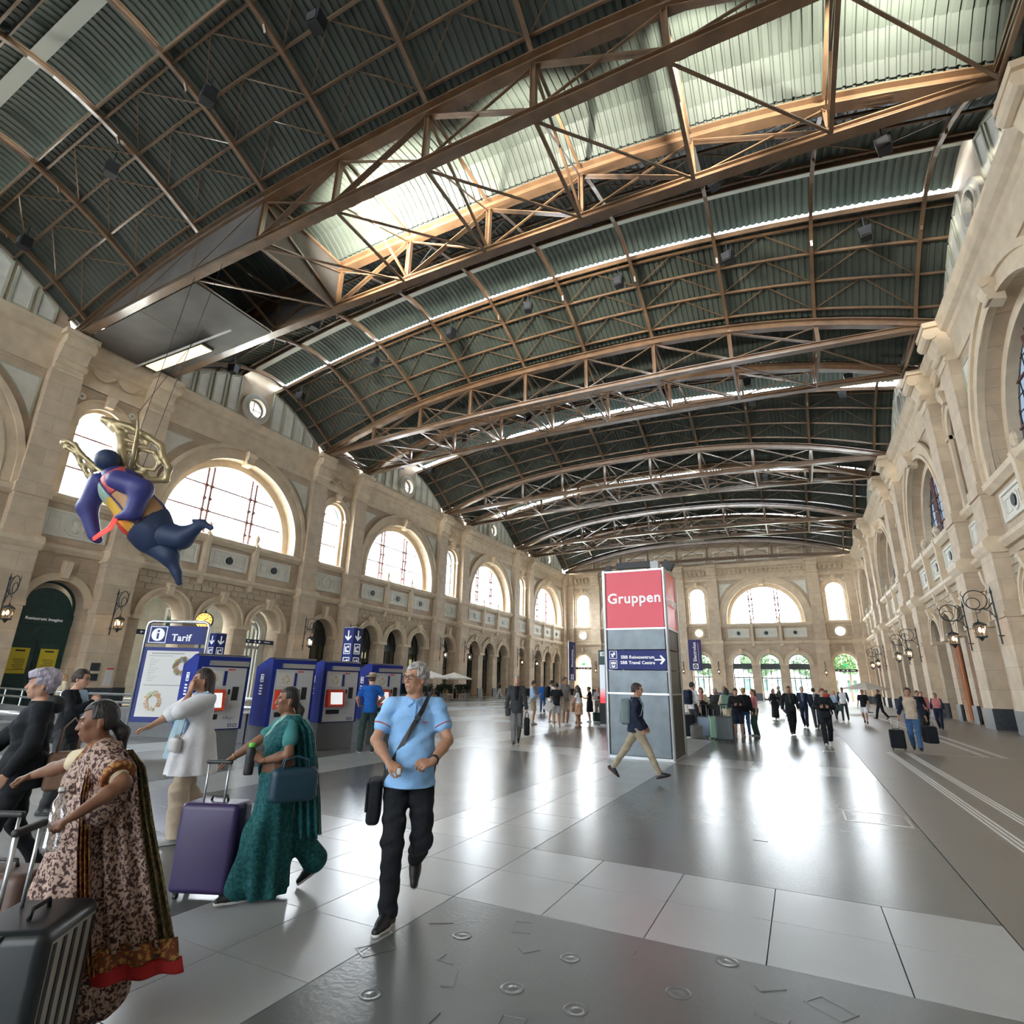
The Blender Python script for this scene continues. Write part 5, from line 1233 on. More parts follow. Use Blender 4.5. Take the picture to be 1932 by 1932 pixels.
HR = dict(black=hairm('black_hair',(0.012,0.010,0.010)), brown=hairm('brown_hair',(0.05,0.028,0.016)), dbrown=hairm('dark_brown_hair',(0.025,0.016,0.012)), grey=hairm('grey_hair',(0.36,0.35,0.33)), blond=hairm('blond_hair',(0.38,0.24,0.11)), silver=hairm('silver_violet_hair',(0.40,0.37,0.46)), red=hairm('auburn_hair',(0.14,0.05,0.02)))
M_SHOE = mat('black_shoe',(0.012,0.012,0.014),.45); M_SOLE = mat('white_sole',(0.65,0.65,0.62),.6); M_WSH = mat('white_shoe',(0.6,0.6,0.6),.6); M_GSH = mat('grey_shoe',(0.22,0.21,0.2),.6); M_BSH = mat('brown_sandal',(0.14,0.07,0.035),.5)
M_EYE = mat('eye_white',(0.75,0.73,0.70),.25); M_IRIS = mat('dark_iris',(0.02,0.012,0.008),.2); M_LIP = mat('lip',(0.33,0.10,0.09),.45)
def floral(nm, base, spots, scale=22, thr=.42, third=None):
    m = bpy.data.materials.new(nm); m.use_nodes = True; nt = m.node_tree; b = nt.nodes['Principled BSDF']; b.inputs['Roughness'].default_value = .8; b.inputs['Specular IOR Level'].default_value = .25
    tc = nt.nodes.new('ShaderNodeTexCoord'); v = nt.nodes.new('ShaderNodeTexNoise'); v.inputs['Scale'].default_value = scale; v.inputs['Detail'].default_value = 3; v.inputs['Distortion'].default_value = .6
    nt.links.new(tc.outputs['Object'], v.inputs['Vector']); r = nt.nodes.new('ShaderNodeValToRGB'); e = r.color_ramp.elements
    e[0].position = thr; e[0].color = (*spots,1); e[1].position = thr+.06; e[1].color = (*base,1)
    if third: q = r.color_ramp.elements.new(thr+.19); q.color = (*base,1); q = r.color_ramp.elements.new(thr+.23); q.color = (*third,1)
    nt.links.new(v.outputs['Fac'], r.inputs[0]); nt.links.new(r.outputs[0], b.inputs['Base Color'])
    CL[nm] = m; return m
floral('teal_patterned_silk',(0.015,0.10,0.105),(0.007,0.06,0.07),42,.45,(0.045,0.16,0.15)); floral('teal_border_silk',(0.12,0.32,0.31),(0.30,0.42,0.36),30,.5)
floral('leopard_sari_cloth',(0.42,0.30,0.25),(0.055,0.03,0.028),58,.455,(0.55,0.44,0.37)); floral('rust_border_cloth',(0.20,0.06,0.03),(0.42,0.24,0.07),48,.42,(0.05,0.07,0.04)); floral('floral_orange_cloth',(0.45,0.17,0.09),(0.5,0.42,0.3),14,.5)
floral('olive_gold_cloth',(0.24,0.16,0.07),(0.08,0.08,0.045),52,.5); floral('leaf_print_cloth',(0.30,0.27,0.22),(0.04,0.04,0.04),35,.47)

def hand(w, fwd, palm, side, curl, s=1.0, thumb=None):
    """w wrist; fwd direction of fingers; palm normal (where palm faces); side = thumb side direction"""
    w, f, p, t = _a(w), _a(fwd), _a(palm), _a(side)
    f = f/np.linalg.norm(f); p = p-f*(p@f); p = p/np.linalg.norm(p); t = t-f*(t@f)-p*(t@p); t = t/np.linalg.norm(t)
    P_ = []
    for q in (-1.5,-.5,.5,1.5): P_.append(rc(w+f*.012*s+t*q*.010*s, w+f*(.082-.005*abs(q-.5))*s+t*q*.0195*s, .0155*s, .0125*s, .012))
    Ls = [.062,.074,.079,.070]  # little .. index
    for i, q in enumerate((-1.5,-.5,.5,1.5)):
        b = w+f*(.082-.006*abs(q-.5))*s+t*q*.020*s; L = Ls[i]*s; c = curl*(1+.12*(1.5-i)); d = f*cos(.3*c)+p*sin(.3*c)+t*q*.05; a = 0.45*c
        for k, fr in enumerate((.45,.3,.25)):
            e = b+d/np.linalg.norm(d)*L*fr; P_.append(rc(b, e, (.0092-.0007*k)*s, (.0085-.0009*k)*s, .004)); b = e; a += .75*c
            d = f*cos(a)+p*sin(a)+t*q*.03
    b = w+f*.022*s+t*.024*s; tc_ = .5 if thumb is None else thumb
    d = f*.72+t*.62+p*.3*tc_; e = b+d/np.linalg.norm(d)*.036*s; P_.append(rc(b, e, .0135*s, .0105*s, .01)); b = e
    d = f*.86+t*.25+p*(.45*tc_+.1); e = b+d/np.linalg.norm(d)*.03*s; P_.append(rc(b, e, .0102*s, .0092*s, .004)); b = e
    d = f*.9-t*.05*tc_+p*(.6*tc_); e = b+d/np.linalg.norm(d)*.024*s; P_.append(rc(b, e, .0092*s, .0078*s, .004))
    return P_
def person(name_label, H=1.75, pos=(0,0), face=0.0, sk='fair', lod=1, hair=('short','brown'), top=None, bottom=None, shoes='black', girth=1.0, female=False,
           legs=None, arms=None, head=(0,0,0), lean=0.0, group=None, extra=None, glasses=False, shw=1.0, hat=None, twist=0, hips=0.0, belly=0.0, res=None):
    """face: heading (0 = +Y). legs: ((x,y,z,toepitch),(…)) for right(+x), left(-x) feet; arms: wrist targets and hand data"""
    k = H/1.75; T_ = thing('person', name_label, 'person', (pos[0],pos[1],0), face, group)
    g = girth; hb = res or {0:.0085,1:.014,2:.021}[lod]; hh = {0:.0042,1:.0075,2:.013}[lod]; hn = {0:.0042,1:.006,2:.009}[lod]
    pel = _a((0,0,.95))*k + _a((0,hips,0)); 
    legs = legs or ((.10,0.0,0,0),(-.10,0.0,0,0))
    up = _a((0, sin(lean), cos(lean))); tw = twist
    ch = pel+up*.36*k; nk = pel+up*.545*k; 
    def sp(x, y, z):  # torso space (z above pelvis)
        c_, s_ = cos(tw*min(1,z/.4)), sin(tw*min(1,z/.4)); x, y = x*c_-y*s_, x*s_+y*c_
        return pel+_a((x*k, y*k*cos(lean), -y*k*sin(lean)))+up*z*k
    sw = .172*shw*(0.92 if female else 1.0); sR, sL = sp(sw,-.01,.475), sp(-sw,-.01,.475)
    hipw = .088*(1.08 if female else 1)
    # ---- torso prims
    cr = .115*g; R_ = np.array(Matrix.Rotation(-lean,3,'X') @ Matrix.Rotation(tw,3,'Z')); Rp = np.array(Matrix.Rotation(-lean,3,'X'))
    torso = [el(sp(0,-.005,.0),(.165*k*(.75+.25*g)*(1.07 if female else 1),.112*k*g,.13*k),.05,Rp), el(sp(0,.0,.17),(.142*k*g,.105*k*g,.15*k),.06,R_), el(sp(0,0,.34),(.165*k*(.6+.4*g)*shw,.112*k*(.6+.4*g),.17*k),.06,R_),
             rc(sp(0,-.02,.505), sp(-sw*.86,-.012,.452), .058*k, .05*k, .04), rc(sp(0,-.02,.505), sp(sw*.86,-.012,.452), .058*k, .05*k, .04)]
    if belly: torso.append(el(sp(0,.045+.03*belly,.12),(.13*k*g,.10*k*(1+.4*belly),.13*k),.06,R_))
    if female: torso += [el(sp(s*.068,.085,.315),(.062*k*g,.052*k*g,.06*k),.035) for s in (-1,1)]
    hy, hp, hr = head    # yaw, pitch, roll
    Rh = np.array(Matrix.Rotation(hy,3,'Z') @ Matrix.Rotation(hp,3,'X') @ Matrix.Rotation(hr,3,'Y') @ Matrix.Rotation(-lean*.4,3,'X'))
    hc = nk+Rh@_a((0,.012,.125))*k+_a((0,.012,0))
    hd = lambda x, y, z: hc+Rh@(_a((x,y,z))*k)
    neck = [rc(nk-up*.06*k, hd(0,-.012,-.05), .058*k, .052*k*(.88 if female else 1), .03)]
    hs = .97 if female else 1.0
    headp = [el(hd(0,-.016,.032),(.0745*k*hs,.094*k*hs,.088*k),.02,Rh), el(hd(0,.022,-.03),(.059*k*hs,.066*k,.078*k),.03,Rh), el(hd(0,.052,-.088),(.026*k,.022*k,.022*k),.03,Rh),
             rc(hd(-.045,-.005,-.062),hd(.045,-.005,-.062),.022*k,.022*k,.03)]
    face_p = [rc(hd(0,.082,.012),hd(0,.101,-.027),.0085*k,.0115*k,.012), el(hd(.011,.094,-.031),(.008*k,.009*k,.0065*k),.006,Rh), el(hd(-.011,.094,-.031),(.008*k,.009*k,.0065*k),.006,Rh),
              rc(hd(-.03,.078,.026),hd(.03,.078,.026),.0105*k,.0105*k,.012), rc(hd(-.017,.082,-.056),hd(.017,.082,-.056),.0085*k,.0085*k,.008), rc(hd(-.014,.08,-.066),hd(.014,.08,-.066),.008*k,.008*k,.008),
              el(hd(.038,.062,-.012),(.02*k,.018*k,.018*k),.02,Rh), el(hd(-.038,.062,-.012),(.02*k,.018*k,.018*k),.02,Rh)]
    for s in (-1,1): face_p += [el(hd(s*.0755*hs,-.012,-.006),(.008*k,.018*k,.031*k),.006,Rh), el(hd(s*.074*hs,-.006,-.028),(.008*k,.01*k,.012*k),.006,Rh)]
    sub = [el(hd(s*.031,.088,.008),(.0155*k,.010*k,.0095*k),.01,Rh) for s in (-1,1)]
    # ---- arms
    ua, fa = .285*k, .25*k; ar = 0.94 if female else 1.0; g2 = .7+.3*g
    arms = arms or ({},{}); AR = []; handp = []; fine = []; J = {}
    for sd, s_, a in ((1,sR,arms[0]),(-1,sL,arms[1])):
        tgt = a.get('w', (sd*.27,.03,.90)); tgt = _a(tgt)*_a((k,k,k)); pole = a.get('pole',(sd*.25,-1,-.25))
        e, w = ik(s_, tgt, ua, fa, pole); fdir = (w-e)/np.linalg.norm(w-e)
        AR += [rc(s_, e, .049*k*g2*ar, .039*k*g2*ar, .03), rc(e, e+(w-e)*.35, .040*k*g2*ar, .041*k*g2*ar, .02), rc(e+(w-e)*.35, w, .041*k*g2*ar, .0265*k*ar, .02)]
        hf = _a(a.get('f', fdir)); pm = a.get('palm', (-sd,0,0)); th = a.get('thumb', (0,1,0))
        handp += hand(w, hf, pm, th, a.get('curl', .45), k*(.93 if female else 1.0), a.get('tc'))
        J['w%d' % sd] = w; J['e%d' % sd] = e; J['s%d' % sd] = s_; J['f%d' % sd] = hf/np.linalg.norm(hf)
        c = w+J['f%d' % sd]*.085*k; fine.append((c-.105*k, c+.105*k, hn))
    # ---- legs
    LG = []; hipz = {}; FT = []
    for sd, f in ((1,legs[0]),(-1,legs[1])):
        hp_ = pel+_a((sd*hipw*k,0,-.03*k)); tp = f[3]; fh = _a((f[0],f[1],f[2]))*k   # ball/heel reference: point under the ankle
        an = fh+_a((0, -.0, .085*k)) if abs(tp) < .01 else fh+_a((0,-.10*sin(abs(tp))*k*(1 if tp > 0 else 0), .085*k+.13*sin(max(tp,0))*k))
        kn, an = ik(hp_, an, .429*k, .419*k, (sd*.12,1,0))
        LG.append((hp_, kn, an)); J['k%d' % sd] = kn; J['a%d' % sd] = an; J['h%d' % sd] = hp_
        yaw_ = f[4] if len(f) > 4 else sd*-.12
        dr = np.array(Matrix.Rotation(yaw_,3,'Z') @ Matrix.Rotation(-tp,3,'X'))
        FT.append((an, dr))
    lr = .7+.3*g
    legp = []
    cv = .86 if bottom and bottom[0] in ('trousers','wide','slim') else 1.0; legb = []
    for hp_, kn, an in LG:
        legp += [rc(hp_, kn, .082*k*lr, .053*k*lr, .03), rc(kn, kn+(an-kn)*.35+_a((0,-.012*k,0)), .052*k*lr, .053*k*lr, .03), rc(kn+(an-kn)*.35+_a((0,-.012*k,0)), an, .052*k*lr, .034*k, .03)]
    for hp_, kn, an in LG: legb += [rc(hp_, kn, .082*k*lr, .053*k*lr*cv, .02), rc(kn, kn+(an-kn)*.35, .050*k*lr*cv, .051*k*lr*cv, .02), rc(kn+(an-kn)*.35, an, .05*k*lr*cv, .034*k*cv, .02)]
    feet = []
    for an, dr in FT:
        fp = lambda x,y,z: an+dr@(_a((x,y,z))*k)
        feet += [rc(fp(0,-.045,-.055), fp(0,.05,-.045), .031*k,.036*k,.03), rc(fp(0,.05,-.047), fp(0,.15,-.062), .035*k,.024*k,.03), rc(fp(0,0,0), fp(0,-.03,-.05), .035*k,.034*k,.03)]
    bodyp = torso+neck+headp+face_p+AR+handp+(legb if cv < 1 else legp)+feet
    fine.append((hc-_a((.105,.13,.15))*k, hc+_a((.105,.13,.15))*k, hh))
    body = ob('body', sdf_mesh('body', bodyp, hb, SK[sk], sub=sub, fine=fine), T_)
    def mk(nm, prims, m, infl=.0, clips=(), h=None, warp=None, parent=None, sub=(), fine=()):
        return ob(nm, sdf_mesh(nm, prims, h or hb, m, infl, clips, sub, warp, fine), parent or T_)
    wr = (lambda X,Y,Z: .0035*k*(np.sin(X*31+Z*47)+np.sin(Y*43-Z*29+X*13)+.6*np.sin(Z*83+X*37))) if lod < 2 else None
    ctx = dict(k=k, sp=sp, hd=hd, J=J, torso=torso, AR=AR, legp=legp, LG=LG, pel=pel, up=up, mk=mk, T=T_, hb=hb, Rh=Rh, R=R_, FT=FT, wr=wr, nk=nk, hh=hh, sw=sw, handp=handp, feet=feet, neck=neck, lod=lod, hc=hc)
    # ---- eyes, lips, brows
    if lod == 0:
        for s in (-1,1):
            e = ob('eye', MB().lathe([(0,-.0125*k),(.006*k,-.011*k),(.011*k,-.006*k),(.0125*k,0),(.011*k,.006*k),(.006*k,.011*k),(0,.0125*k)],14).mesh('eye', M_EYE, True), T_, Matrix.Translation(hd(s*.031,.0715,.006)))
            ob('iris', MB().lathe([(0.0055*k,0),(0,.0015*k)],12).mesh('iris', M_IRIS), e, Matrix.Rotation(hy,4,'Z') @ T((0,.0122*k,0)) @ Matrix.Rotation(-pi/2,4,'X'))
            ob('eyebrow', MB().tube([hd(s*.014,.0915,.026),hd(s*.03,.0885,.032),hd(s*.05,.072,.027)],[.002*k,.0032*k,.0015*k],6).mesh('eyebrow', HR[hair[1]], True), T_)
            mk('eyelid',[el(hd(s*.031,.0745,.0105),(.0135*k,.0115*k,.0065*k),.003,Rh)],SK[sk],0,h=.0025)
        mk('lips',[rc(hd(-.02,.083,-.0585),hd(.02,.083,-.0585),.0042*k,.0042*k,.003), rc(hd(-.004,.0905,-.0565),hd(.004,.0905,-.0565),.0055*k,.0055*k,.008), rc(hd(-.014,.0865,-.0655),hd(.014,.0865,-.0655),.0052*k,.0052*k,.004)],M_LIP,0,h=.003)
    # ---- hair
    st, hcol = hair; HM = HR[hcol]
    scalp = [el(hd(0,-.018,.034),(.0745*k*hs,.094*k*hs,.088*k),.02,Rh), el(hd(0,-.045,-.02),(.062*k*hs,.055*k,.07*k),.03,Rh)]
    hz = Rh@_a((0,0,1)); hyv = Rh@_a((0,1,0)); hxv = Rh@_a((1,0,0))
    def facecut(line=.052, side=.05, low=-.03, sidez=.01):
        # removes hair from the face: in head space y > front plane and below hairline
        def f(X,Y,Z):
            px, py, pz = (X-hc[0])/k, (Y-hc[1])/k, (Z-hc[2])/k
            x = px*hxv[0]+py*hxv[1]+pz*hxv[2]; y = px*hyv[0]+py*hyv[1]+pz*hyv[2]; z = px*hz[0]+py*hz[1]+pz*hz[2]
            d1 = np.minimum(y-side+np.maximum(0,.0)*x, line-z+.25*np.abs(x))          # front and below hairline
            d2 = np.minimum(y+.028, (sidez-.012)-z)           # in front of ears, below temple
            d3 = low-z
            return np.maximum(np.maximum(d1, d2), d3)*k
        return f
    if st in ('tail','braid','bun','long','veil'): hnx = None
    hn_ = (lambda X,Y,Z: .0022*k*(np.sin(X*120+Z*60)+np.sin(Y*110-Z*70)+np.sin(Z*140+Y*50))) if lod < 2 else None
    hres = hh*1.15
    if st == 'short': mk('hair', scalp, HM, .0125*k, [facecut(.06,.045,-.05)], hres, hn_)
    elif st == 'crop': mk('hair', scalp, HM, .006*k, [facecut(.06,.04,-.045)], hres, hn_)
    elif st == 'puff': mk('hair', scalp+[el(hd(0,.02,.085),(.07*k,.075*k,.04*k),.03,Rh), el(hd(0,-.06,.05),(.075*k,.06*k,.075*k),.03,Rh)], HM, .014*k, [facecut(.042,.05,-.075)], hres, hn_)
    elif st in ('long','bob'):
        hn_ = (lambda X,Y,Z: .0025*k*np.sin(X*150+Z*14)) if lod < 2 else None
        ln = -.34 if st == 'long' else -.12
        e = [rc(hd(s*.055,-.035,.0), hd(s*.062,-.055,ln*.6), .035*k, .035*k, .03) for s in (-1,1)]+[rc(hd(0,-.06,0), hd(0,-.10,ln), .06*k, .04*k, .04), rc(hd(-.03,-.06,0), hd(-.05,-.095,ln), .05*k, .03*k, .04), rc(hd(.03,-.06,0), hd(.05,-.095,ln), .05*k, .03*k, .04)]
        mk('hair', scalp+e, HM, .01*k, [facecut(.062,.04,-.6,.02)], hres, hn_)
    elif st in ('tail','braid','bun'):
        hn_ = (lambda X,Y,Z: .0012*k*np.sin(X*200+Z*40)) if lod < 2 else None
        mk('hair', scalp, HM, .008*k, [facecut(.066,.035,-.06,.03)], hres, hn_)
        if st == 'bun': mk('hair_bun',[el(hd(0,-.12,.03),(.04*k,.035*k,.04*k),.01)],HM,0,h=hres,warp=hn_)
        else:
            L_ = -.42 if st == 'braid' else -.24; mk('ponytail',[rc(hd(0,-.09,-.03),hd(0,-.135,-.09),.034*k,.036*k,.02), rc(hd(0,-.135,-.09),hd(0,-.14,L_),.036*k,.014*k,.02)],HM,0,h=hres,warp=hn_)
    elif st == 'veil':
        mk('headscarf', scalp+[rc(hd(0,-.02,-.05),hd(0,-.02,-.17),.085*k,.11*k,.05)], CL[hcol] if hcol in CL else HM, .016*k, [facecut(.05,.045,-.6,-.3)], hres)
    elif st == 'bald': mk('hair', scalp, HM, .003*k, [facecut(.035,.0,-.04,.0), (hd(0,0,.035), hz)], hres)
    if hat:
        t = ob('hat', MB().lathe([(0,.115),(.05,.12),(.075,.11),(.085,.075),(.092,.035),(.165,.02),(.17,.028),(.095,.045)],24).mesh('hat', mat('straw',(0.42,0.33,0.22),.8,var=.2,vscale=30), True), T_, Matrix.Translation(hd(0,-.015,.035)) @ Matrix(Rh).to_4x4() @ Matrix.Diagonal((k,k*1.1,k,1)))
        ob('hat_band', MB().lathe([(.096,.034),(.092,.062),(.09,.062),(.09,.034)],24).mesh('hat_band', CL['dgreen']), t)
    if glasses:
        m = MB()
        for s in (-1,1):
            m.tube([tuple(hd(s*.033+.0235*cos(a)*1.0, .094-abs(.0235*cos(a)+s*0)*.0+(-.006 if s*cos(a) > .5 else 0), .006+.0175*sin(a))) for a in [2*pi*i/18 for i in range(18)]], .0021*k, 6, closed=True)
            m.tube([tuple(hd(s*.056,.088,.010)), tuple(hd(s*.077,.03,.012)), tuple(hd(s*.08,-.02,.002))], .0019*k, 6)
        m.tube([tuple(hd(-.011,.097,.010)), tuple(hd(0,.101,.013)), tuple(hd(.011,.097,.010))], .0018*k, 6); ob('glasses', m.mesh('glasses', M_BLK, True), T_)
    # ---- shoes
    if shoes != 'none':
        sm = {'black':M_SHOE,'white':M_WSH,'grey':M_GSH,'sandal':M_BSH,'trainer':M_SHOE}[shoes]
        for i, (an, dr) in enumerate(FT):
            fp = lambda x,y,z: an+dr@(_a((x,y,z))*k)
            pr = [rc(fp(0,-.05,-.052), fp(0,.05,-.045), .036*k,.04*k,.03), rc(fp(0,.05,-.047), fp(0,.165,-.058), .04*k,.029*k,.03), rc(fp(0,-.005,.0), fp(0,-.03,-.05), .042*k,.038*k,.03), rc(fp(0,.01,-.01), fp(0,.10,-.042), .036*k,.034*k,.03)]
            nn = dr@_a((0,0,1)); 
            s_ = mk('shoe', pr, sm, 0, [(fp(0,0,-.072), -nn), (fp(0,0,.02), nn)], h={0:.006,1:.011,2:.018}[lod])
            if shoes in ('trainer','white') or lod == 0:
                mk('sole', [rc(fp(0,-.05,-.068), fp(0,.06,-.068), .041*k,.045*k,.03), rc(fp(0,.06,-.068), fp(0,.165,-.066), .044*k,.034*k,.03)], M_SOLE if shoes in ('trainer','white') else M_SHOE, 0, [(fp(0,0,-.085), -nn), (fp(0,0,-.063), nn)], h={0:.006,1:.010,2:.016}[lod], parent=s_)
    # ---- bottoms
    if bottom:
        kind, bm = bottom[0], CL[bottom[1]]; wz = pel+up*.10*k
        lp_ = [p for p in legp]; pv = [torso[0], el(sp(0,0,.06),(.15*k*g,.105*k*g,.10*k),.05,R_)]+([torso[-1]] if False else [])
        def low(frac):
            out = []
            for hp_, kn, an in LG:
                dr_ = (an-kn)/np.linalg.norm(an-kn)
                out.append(((kn+(an-kn)*frac), dr_))
            return out
        if kind in ('trousers','wide','slim'):
            ex = {'trousers':.012,'wide':.014,'slim':.008}[kind]; pr = list(pv)
            for (hp_, kn, an) in LG:
                e2 = an-_a((0,0,.0)); w0, w1 = {'trousers':(.063,.052),'wide':(.078,.095),'slim':(.057,.043)}[kind]
                pr += [rc(hp_, kn, .088*k*lr, w0*k*lr, .03), rc(kn, e2, w0*k*lr, w1*k, .03)]
            mk(kind if kind == 'x' else 'trousers', pr, bm, ex*k, [(wz, up)]+[lambda X,Y,Z: (min(LG[0][2][2],LG[1][2][2])-.03*k)-Z], warp=wr)
        elif kind == 'shorts':
            pr = list(pv); cl_ = []
            for (hp_, kn, an) in LG: pr += [rc(hp_, hp_+(kn-hp_)*.78, .095*k*lr, .085*k*lr, .03)]
            mk('shorts', pr, bm, .014*k, [(wz, up), lambda X,Y,Z: (LG[0][1][2]*.5+LG[1][1][2]*.5+.055*k)-Z], warp=wr)
        elif kind in ('skirt','longskirt','dress'):
            zb_ = {'skirt':.55,'longskirt':.12,'dress':.5}[kind]; c = _a(((LG[0][2][0]+LG[1][2][0])/2, (LG[0][2][1]+LG[1][2][1])/2, zb_*k))
            fr = {'skirt':.16,'longskirt':.20,'dress':.17}[kind]
            pr = pv+[rc(pel, c, .15*k*g, fr*k, .05)]+[rc(hp_, kn, .095*k*lr, .09*k, .05) for hp_, kn, an in LG]+([rc(kn, kn+(an-kn)*.8, .09*k, .1*k, .05) for hp_, kn, an in LG] if kind == 'longskirt' else [])
            wf = lambda X,Y,Z: .012*k*np.clip((1.0*k-Z)*1.6,0,1)*np.sin(np.arctan2(Y-c[1]*.5,X)*11)
            mk('skirt', pr, bm, .01*k, [(wz, up), lambda X,Y,Z: zb_*k-Z], warp=wf)
    # ---- tops
    if top:
        kind, tm_ = top[0], CL[top[1]]; sl = top[2] if len(top) > 2 else .5; hem = top[3] if len(top) > 3 else -.05
        infl = {'shirt':.010,'tee':.012,'polo':.014,'jacket':.017,'coat':.022,'blouse':.007,'loose':.03}[kind]
        cut = []; arp = []
        for sd in (1,-1):
            s_, e, w = J['s%d' % sd], J['e%d' % sd], J['w%d' % sd]
            if sl <= 1: q = s_+(e-s_)*sl; arp += [rc(s_, q, .051*k*g2, (.051 if sl < .9 else .044)*k*g2, .03)]
            else: q = e+(w-e)*(sl-1); arp += [rc(s_, e, .052*k*g2, .045*k*g2, .03), rc(e, q, .045*k*g2, .034*k, .03)]
        body_t = torso+arp
        if hem < -.04: body_t = body_t+[rc(sp(0,0,.02), sp(0,0,hem), .14*k*g, .155*k*g*(1.0 if hem > -.3 else 1.05), .05)]
        nkc = sp(0,.02,.535)
        clips = [(sp(0,0,hem), -up), ((nkc), up)]
        if kind == 'polo' or kind == 'shirt': pass
        wz2 = wr
        o = mk('jacket' if kind in ('jacket','coat') else ('blouse' if kind == 'blouse' else 'shirt'), body_t, tm_, infl*k, clips, warp=wz2)
        ctx['top'] = o
        if kind in ('jacket','coat') and len(top) > 4:
            mk('shirt_front', [el(sp(0,.035,.33),(.058*k,.112*k*(.6+.4*g),.24*k),.03,R_), rc(sp(0,.02,.50),sp(0,.06,.42),.055*k,.05*k,.03)], CL[top[4]], .016*k, [(sp(0,0,.53), up), (sp(0,.04,0), -(R_@_a((0,1,0)))), (sp(0,0,hem+.04), -up)])
        if kind in ('polo','shirt'):
            m = MB()
            for s in (-1,1):
                pts = [sp(0,-.07,.555), sp(s*.055,-.045,.552), sp(s*.07,.0,.54), sp(s*.052,.055,.522), sp(s*.012,.098,.497)]; pt2 = [p+_a((s*.012*k, .006*k, -.034*k)) for p in pts]; pt2[-1] = sp(s*.05,.112,.46)
                n0 = len(m.v); m.add([tuple(p) for p in pts+pt2]+[tuple(p+_a((0,0,.004))) for p in pts+pt2], [(i,i+1,i+6,i+5) for i in range(4)]+[(i+10,i+15,i+16,i+11) for i in range(4)])
            ob('collar', m.mesh('collar', tm_, True), T_)
    if extra: extra(ctx)
    return T_, ctx
def arm(x, y, z, **kw): d = dict(w=(x,y,z)); d.update(kw); return d
# ================================================================== BAGS AND CASES
def dirang(dx, dy): return atan2(-dx, dy)
CAMR = (0.892, 0.452)
LEFTA, RIGHTA = dirang(-CAMR[0], -CAMR[1]), dirang(*CAMR)
def tocam(x, y): return dirang(-x, -y)
def lf(x, y): return dirang(-y, x)
def rt(x, y): return dirang(y, -x)
def W2L(pos, face, H, w):
    v = Matrix.Rotation(-face,4,'Z') @ Vector((w[0]-pos[0], w[1]-pos[1], w[2])); k = H/1.75; return (v.x/k, v.y/k, v.z/k)
def rmesh(size, r, m, n=3, c=(0,0,0)): return rbox(MB(), size, r, n, None, c).mesh('b', m, True)
def suitcase(lab, pos, a, size=(.45,.27,.66), m=None, handle=.38, ribs=0, plate=None, tilt=0, hm=None, group=None, ribm=None, M=None):
    w, d, h = size; t = thing('suitcase', lab, 'suitcase', M=(M if M is not None else T((pos[0],pos[1],0)) @ Matrix.Rotation(a,4,'Z') @ Matrix.Rotation(tilt,4,'X')), group=group); m = m or CL['black']
    ob('shell', rmesh((w,d,h-.05), .045, m, 4, (0,0,.05+(h-.05)/2)), t)
    if plate:
        for s in (-1,1): ob('side_shell', MB().b6(-w/2+.045,w/2-.045,min(s*(d/2-.01),s*(d/2+.004)),max(s*(d/2-.01),s*(d/2+.004)),.1,h-.05).mesh('side_shell', plate), t)
    if ribs:
        for k in range(ribs):
            x = -w/2+.06+(w-.12)*k/(ribs-1)
            for s in (-1,1): ob('rib', MB().b6(x-.012,x+.012,s*(d/2-.002),s*(d/2+.008),.11,h-.06).mesh('rib', ribm or m), t)
    MB().b6(-w/2-.002,w/2+.002,-.006,.006,.06,h-.01).obj('zip_seam', M_BLK, t)
    for x in (-.8,.8):
        for y in (-.7,.7):
            wx = ob('wheel', MB().lathe([(0,-.012),(.024,-.012),(.024,.012),(0,.012)],12,Matrix.Rotation(pi/2,4,'Y')).mesh('wheel', M_BLK), t, T((x*w/2*.95,y*d/2*.85,.026)))
            ob('fork', MB().b6(-.018,.018,-.01,.01,.02,.045).mesh('fork', M_BLK), wx)
    if handle:
        for x in (-.085,.085): ob('handle_tube', MB().tube([(x,-d*.28,h-.06),(x,-d*.28,h+handle)],.009,8).mesh('handle_tube', M_ALU, True), t)
        ob('handle_grip', rmesh((.22,.035,.032),.014,hm or M_BLK,2,(0,-d*.28,h+handle)), t)
    ob('carry_handle', MB().tube([(-.07,.02,h),(-.06,.02,h+.035),(.06,.02,h+.035),(.07,.02,h)],.010,6).mesh('carry_handle', M_BLK, True), t)
    return t
def on_person(ctx, M): return ctx['M'] @ M
def backpack(ctx, lab, m, size=(.29,.16,.44), off=(0,-.205,.30), straps=True, group=None, cat='backpack'):
    k = ctx['k']; c = ctx['sp'](*off); t = thing('backpack', lab, cat, M=on_person(ctx, T(tuple(c)) @ Matrix(ctx['R']).to_4x4()), group=group)
    ob('bag_body', rmesh(tuple(q*k for q in size), .06*k, m, 4), t); ob('front_pocket', rmesh((size[0]*.8*k,.05*k,size[2]*.42*k), .022*k, m, 3, (0,-size[1]*.5*k,-size[2]*.18*k)), t)
    ob('top_loop', MB().tube([(-.03,.05,size[2]*.5*k),(0,.05,size[2]*.5*k+.03),(.03,.05,size[2]*.5*k)],.006,6).mesh('top_loop', m), t)
    if straps:
        inv = np.linalg.inv(ctx['R'])
        for s in (-1,1):
            pts = [ctx['sp'](s*.09,-.10,.44), ctx['sp'](s*.105,-.03,.548), ctx['sp'](s*.105,.07,.50), ctx['sp'](s*.115,.125,.38), ctx['sp'](s*.14,.09,.22), ctx['sp'](s*.13,-.06,.14)]
            ob('strap', MB().tube([tuple(inv@(p-c)) for p in pts],.013*k,6).mesh('strap', m, True), t)
    return t
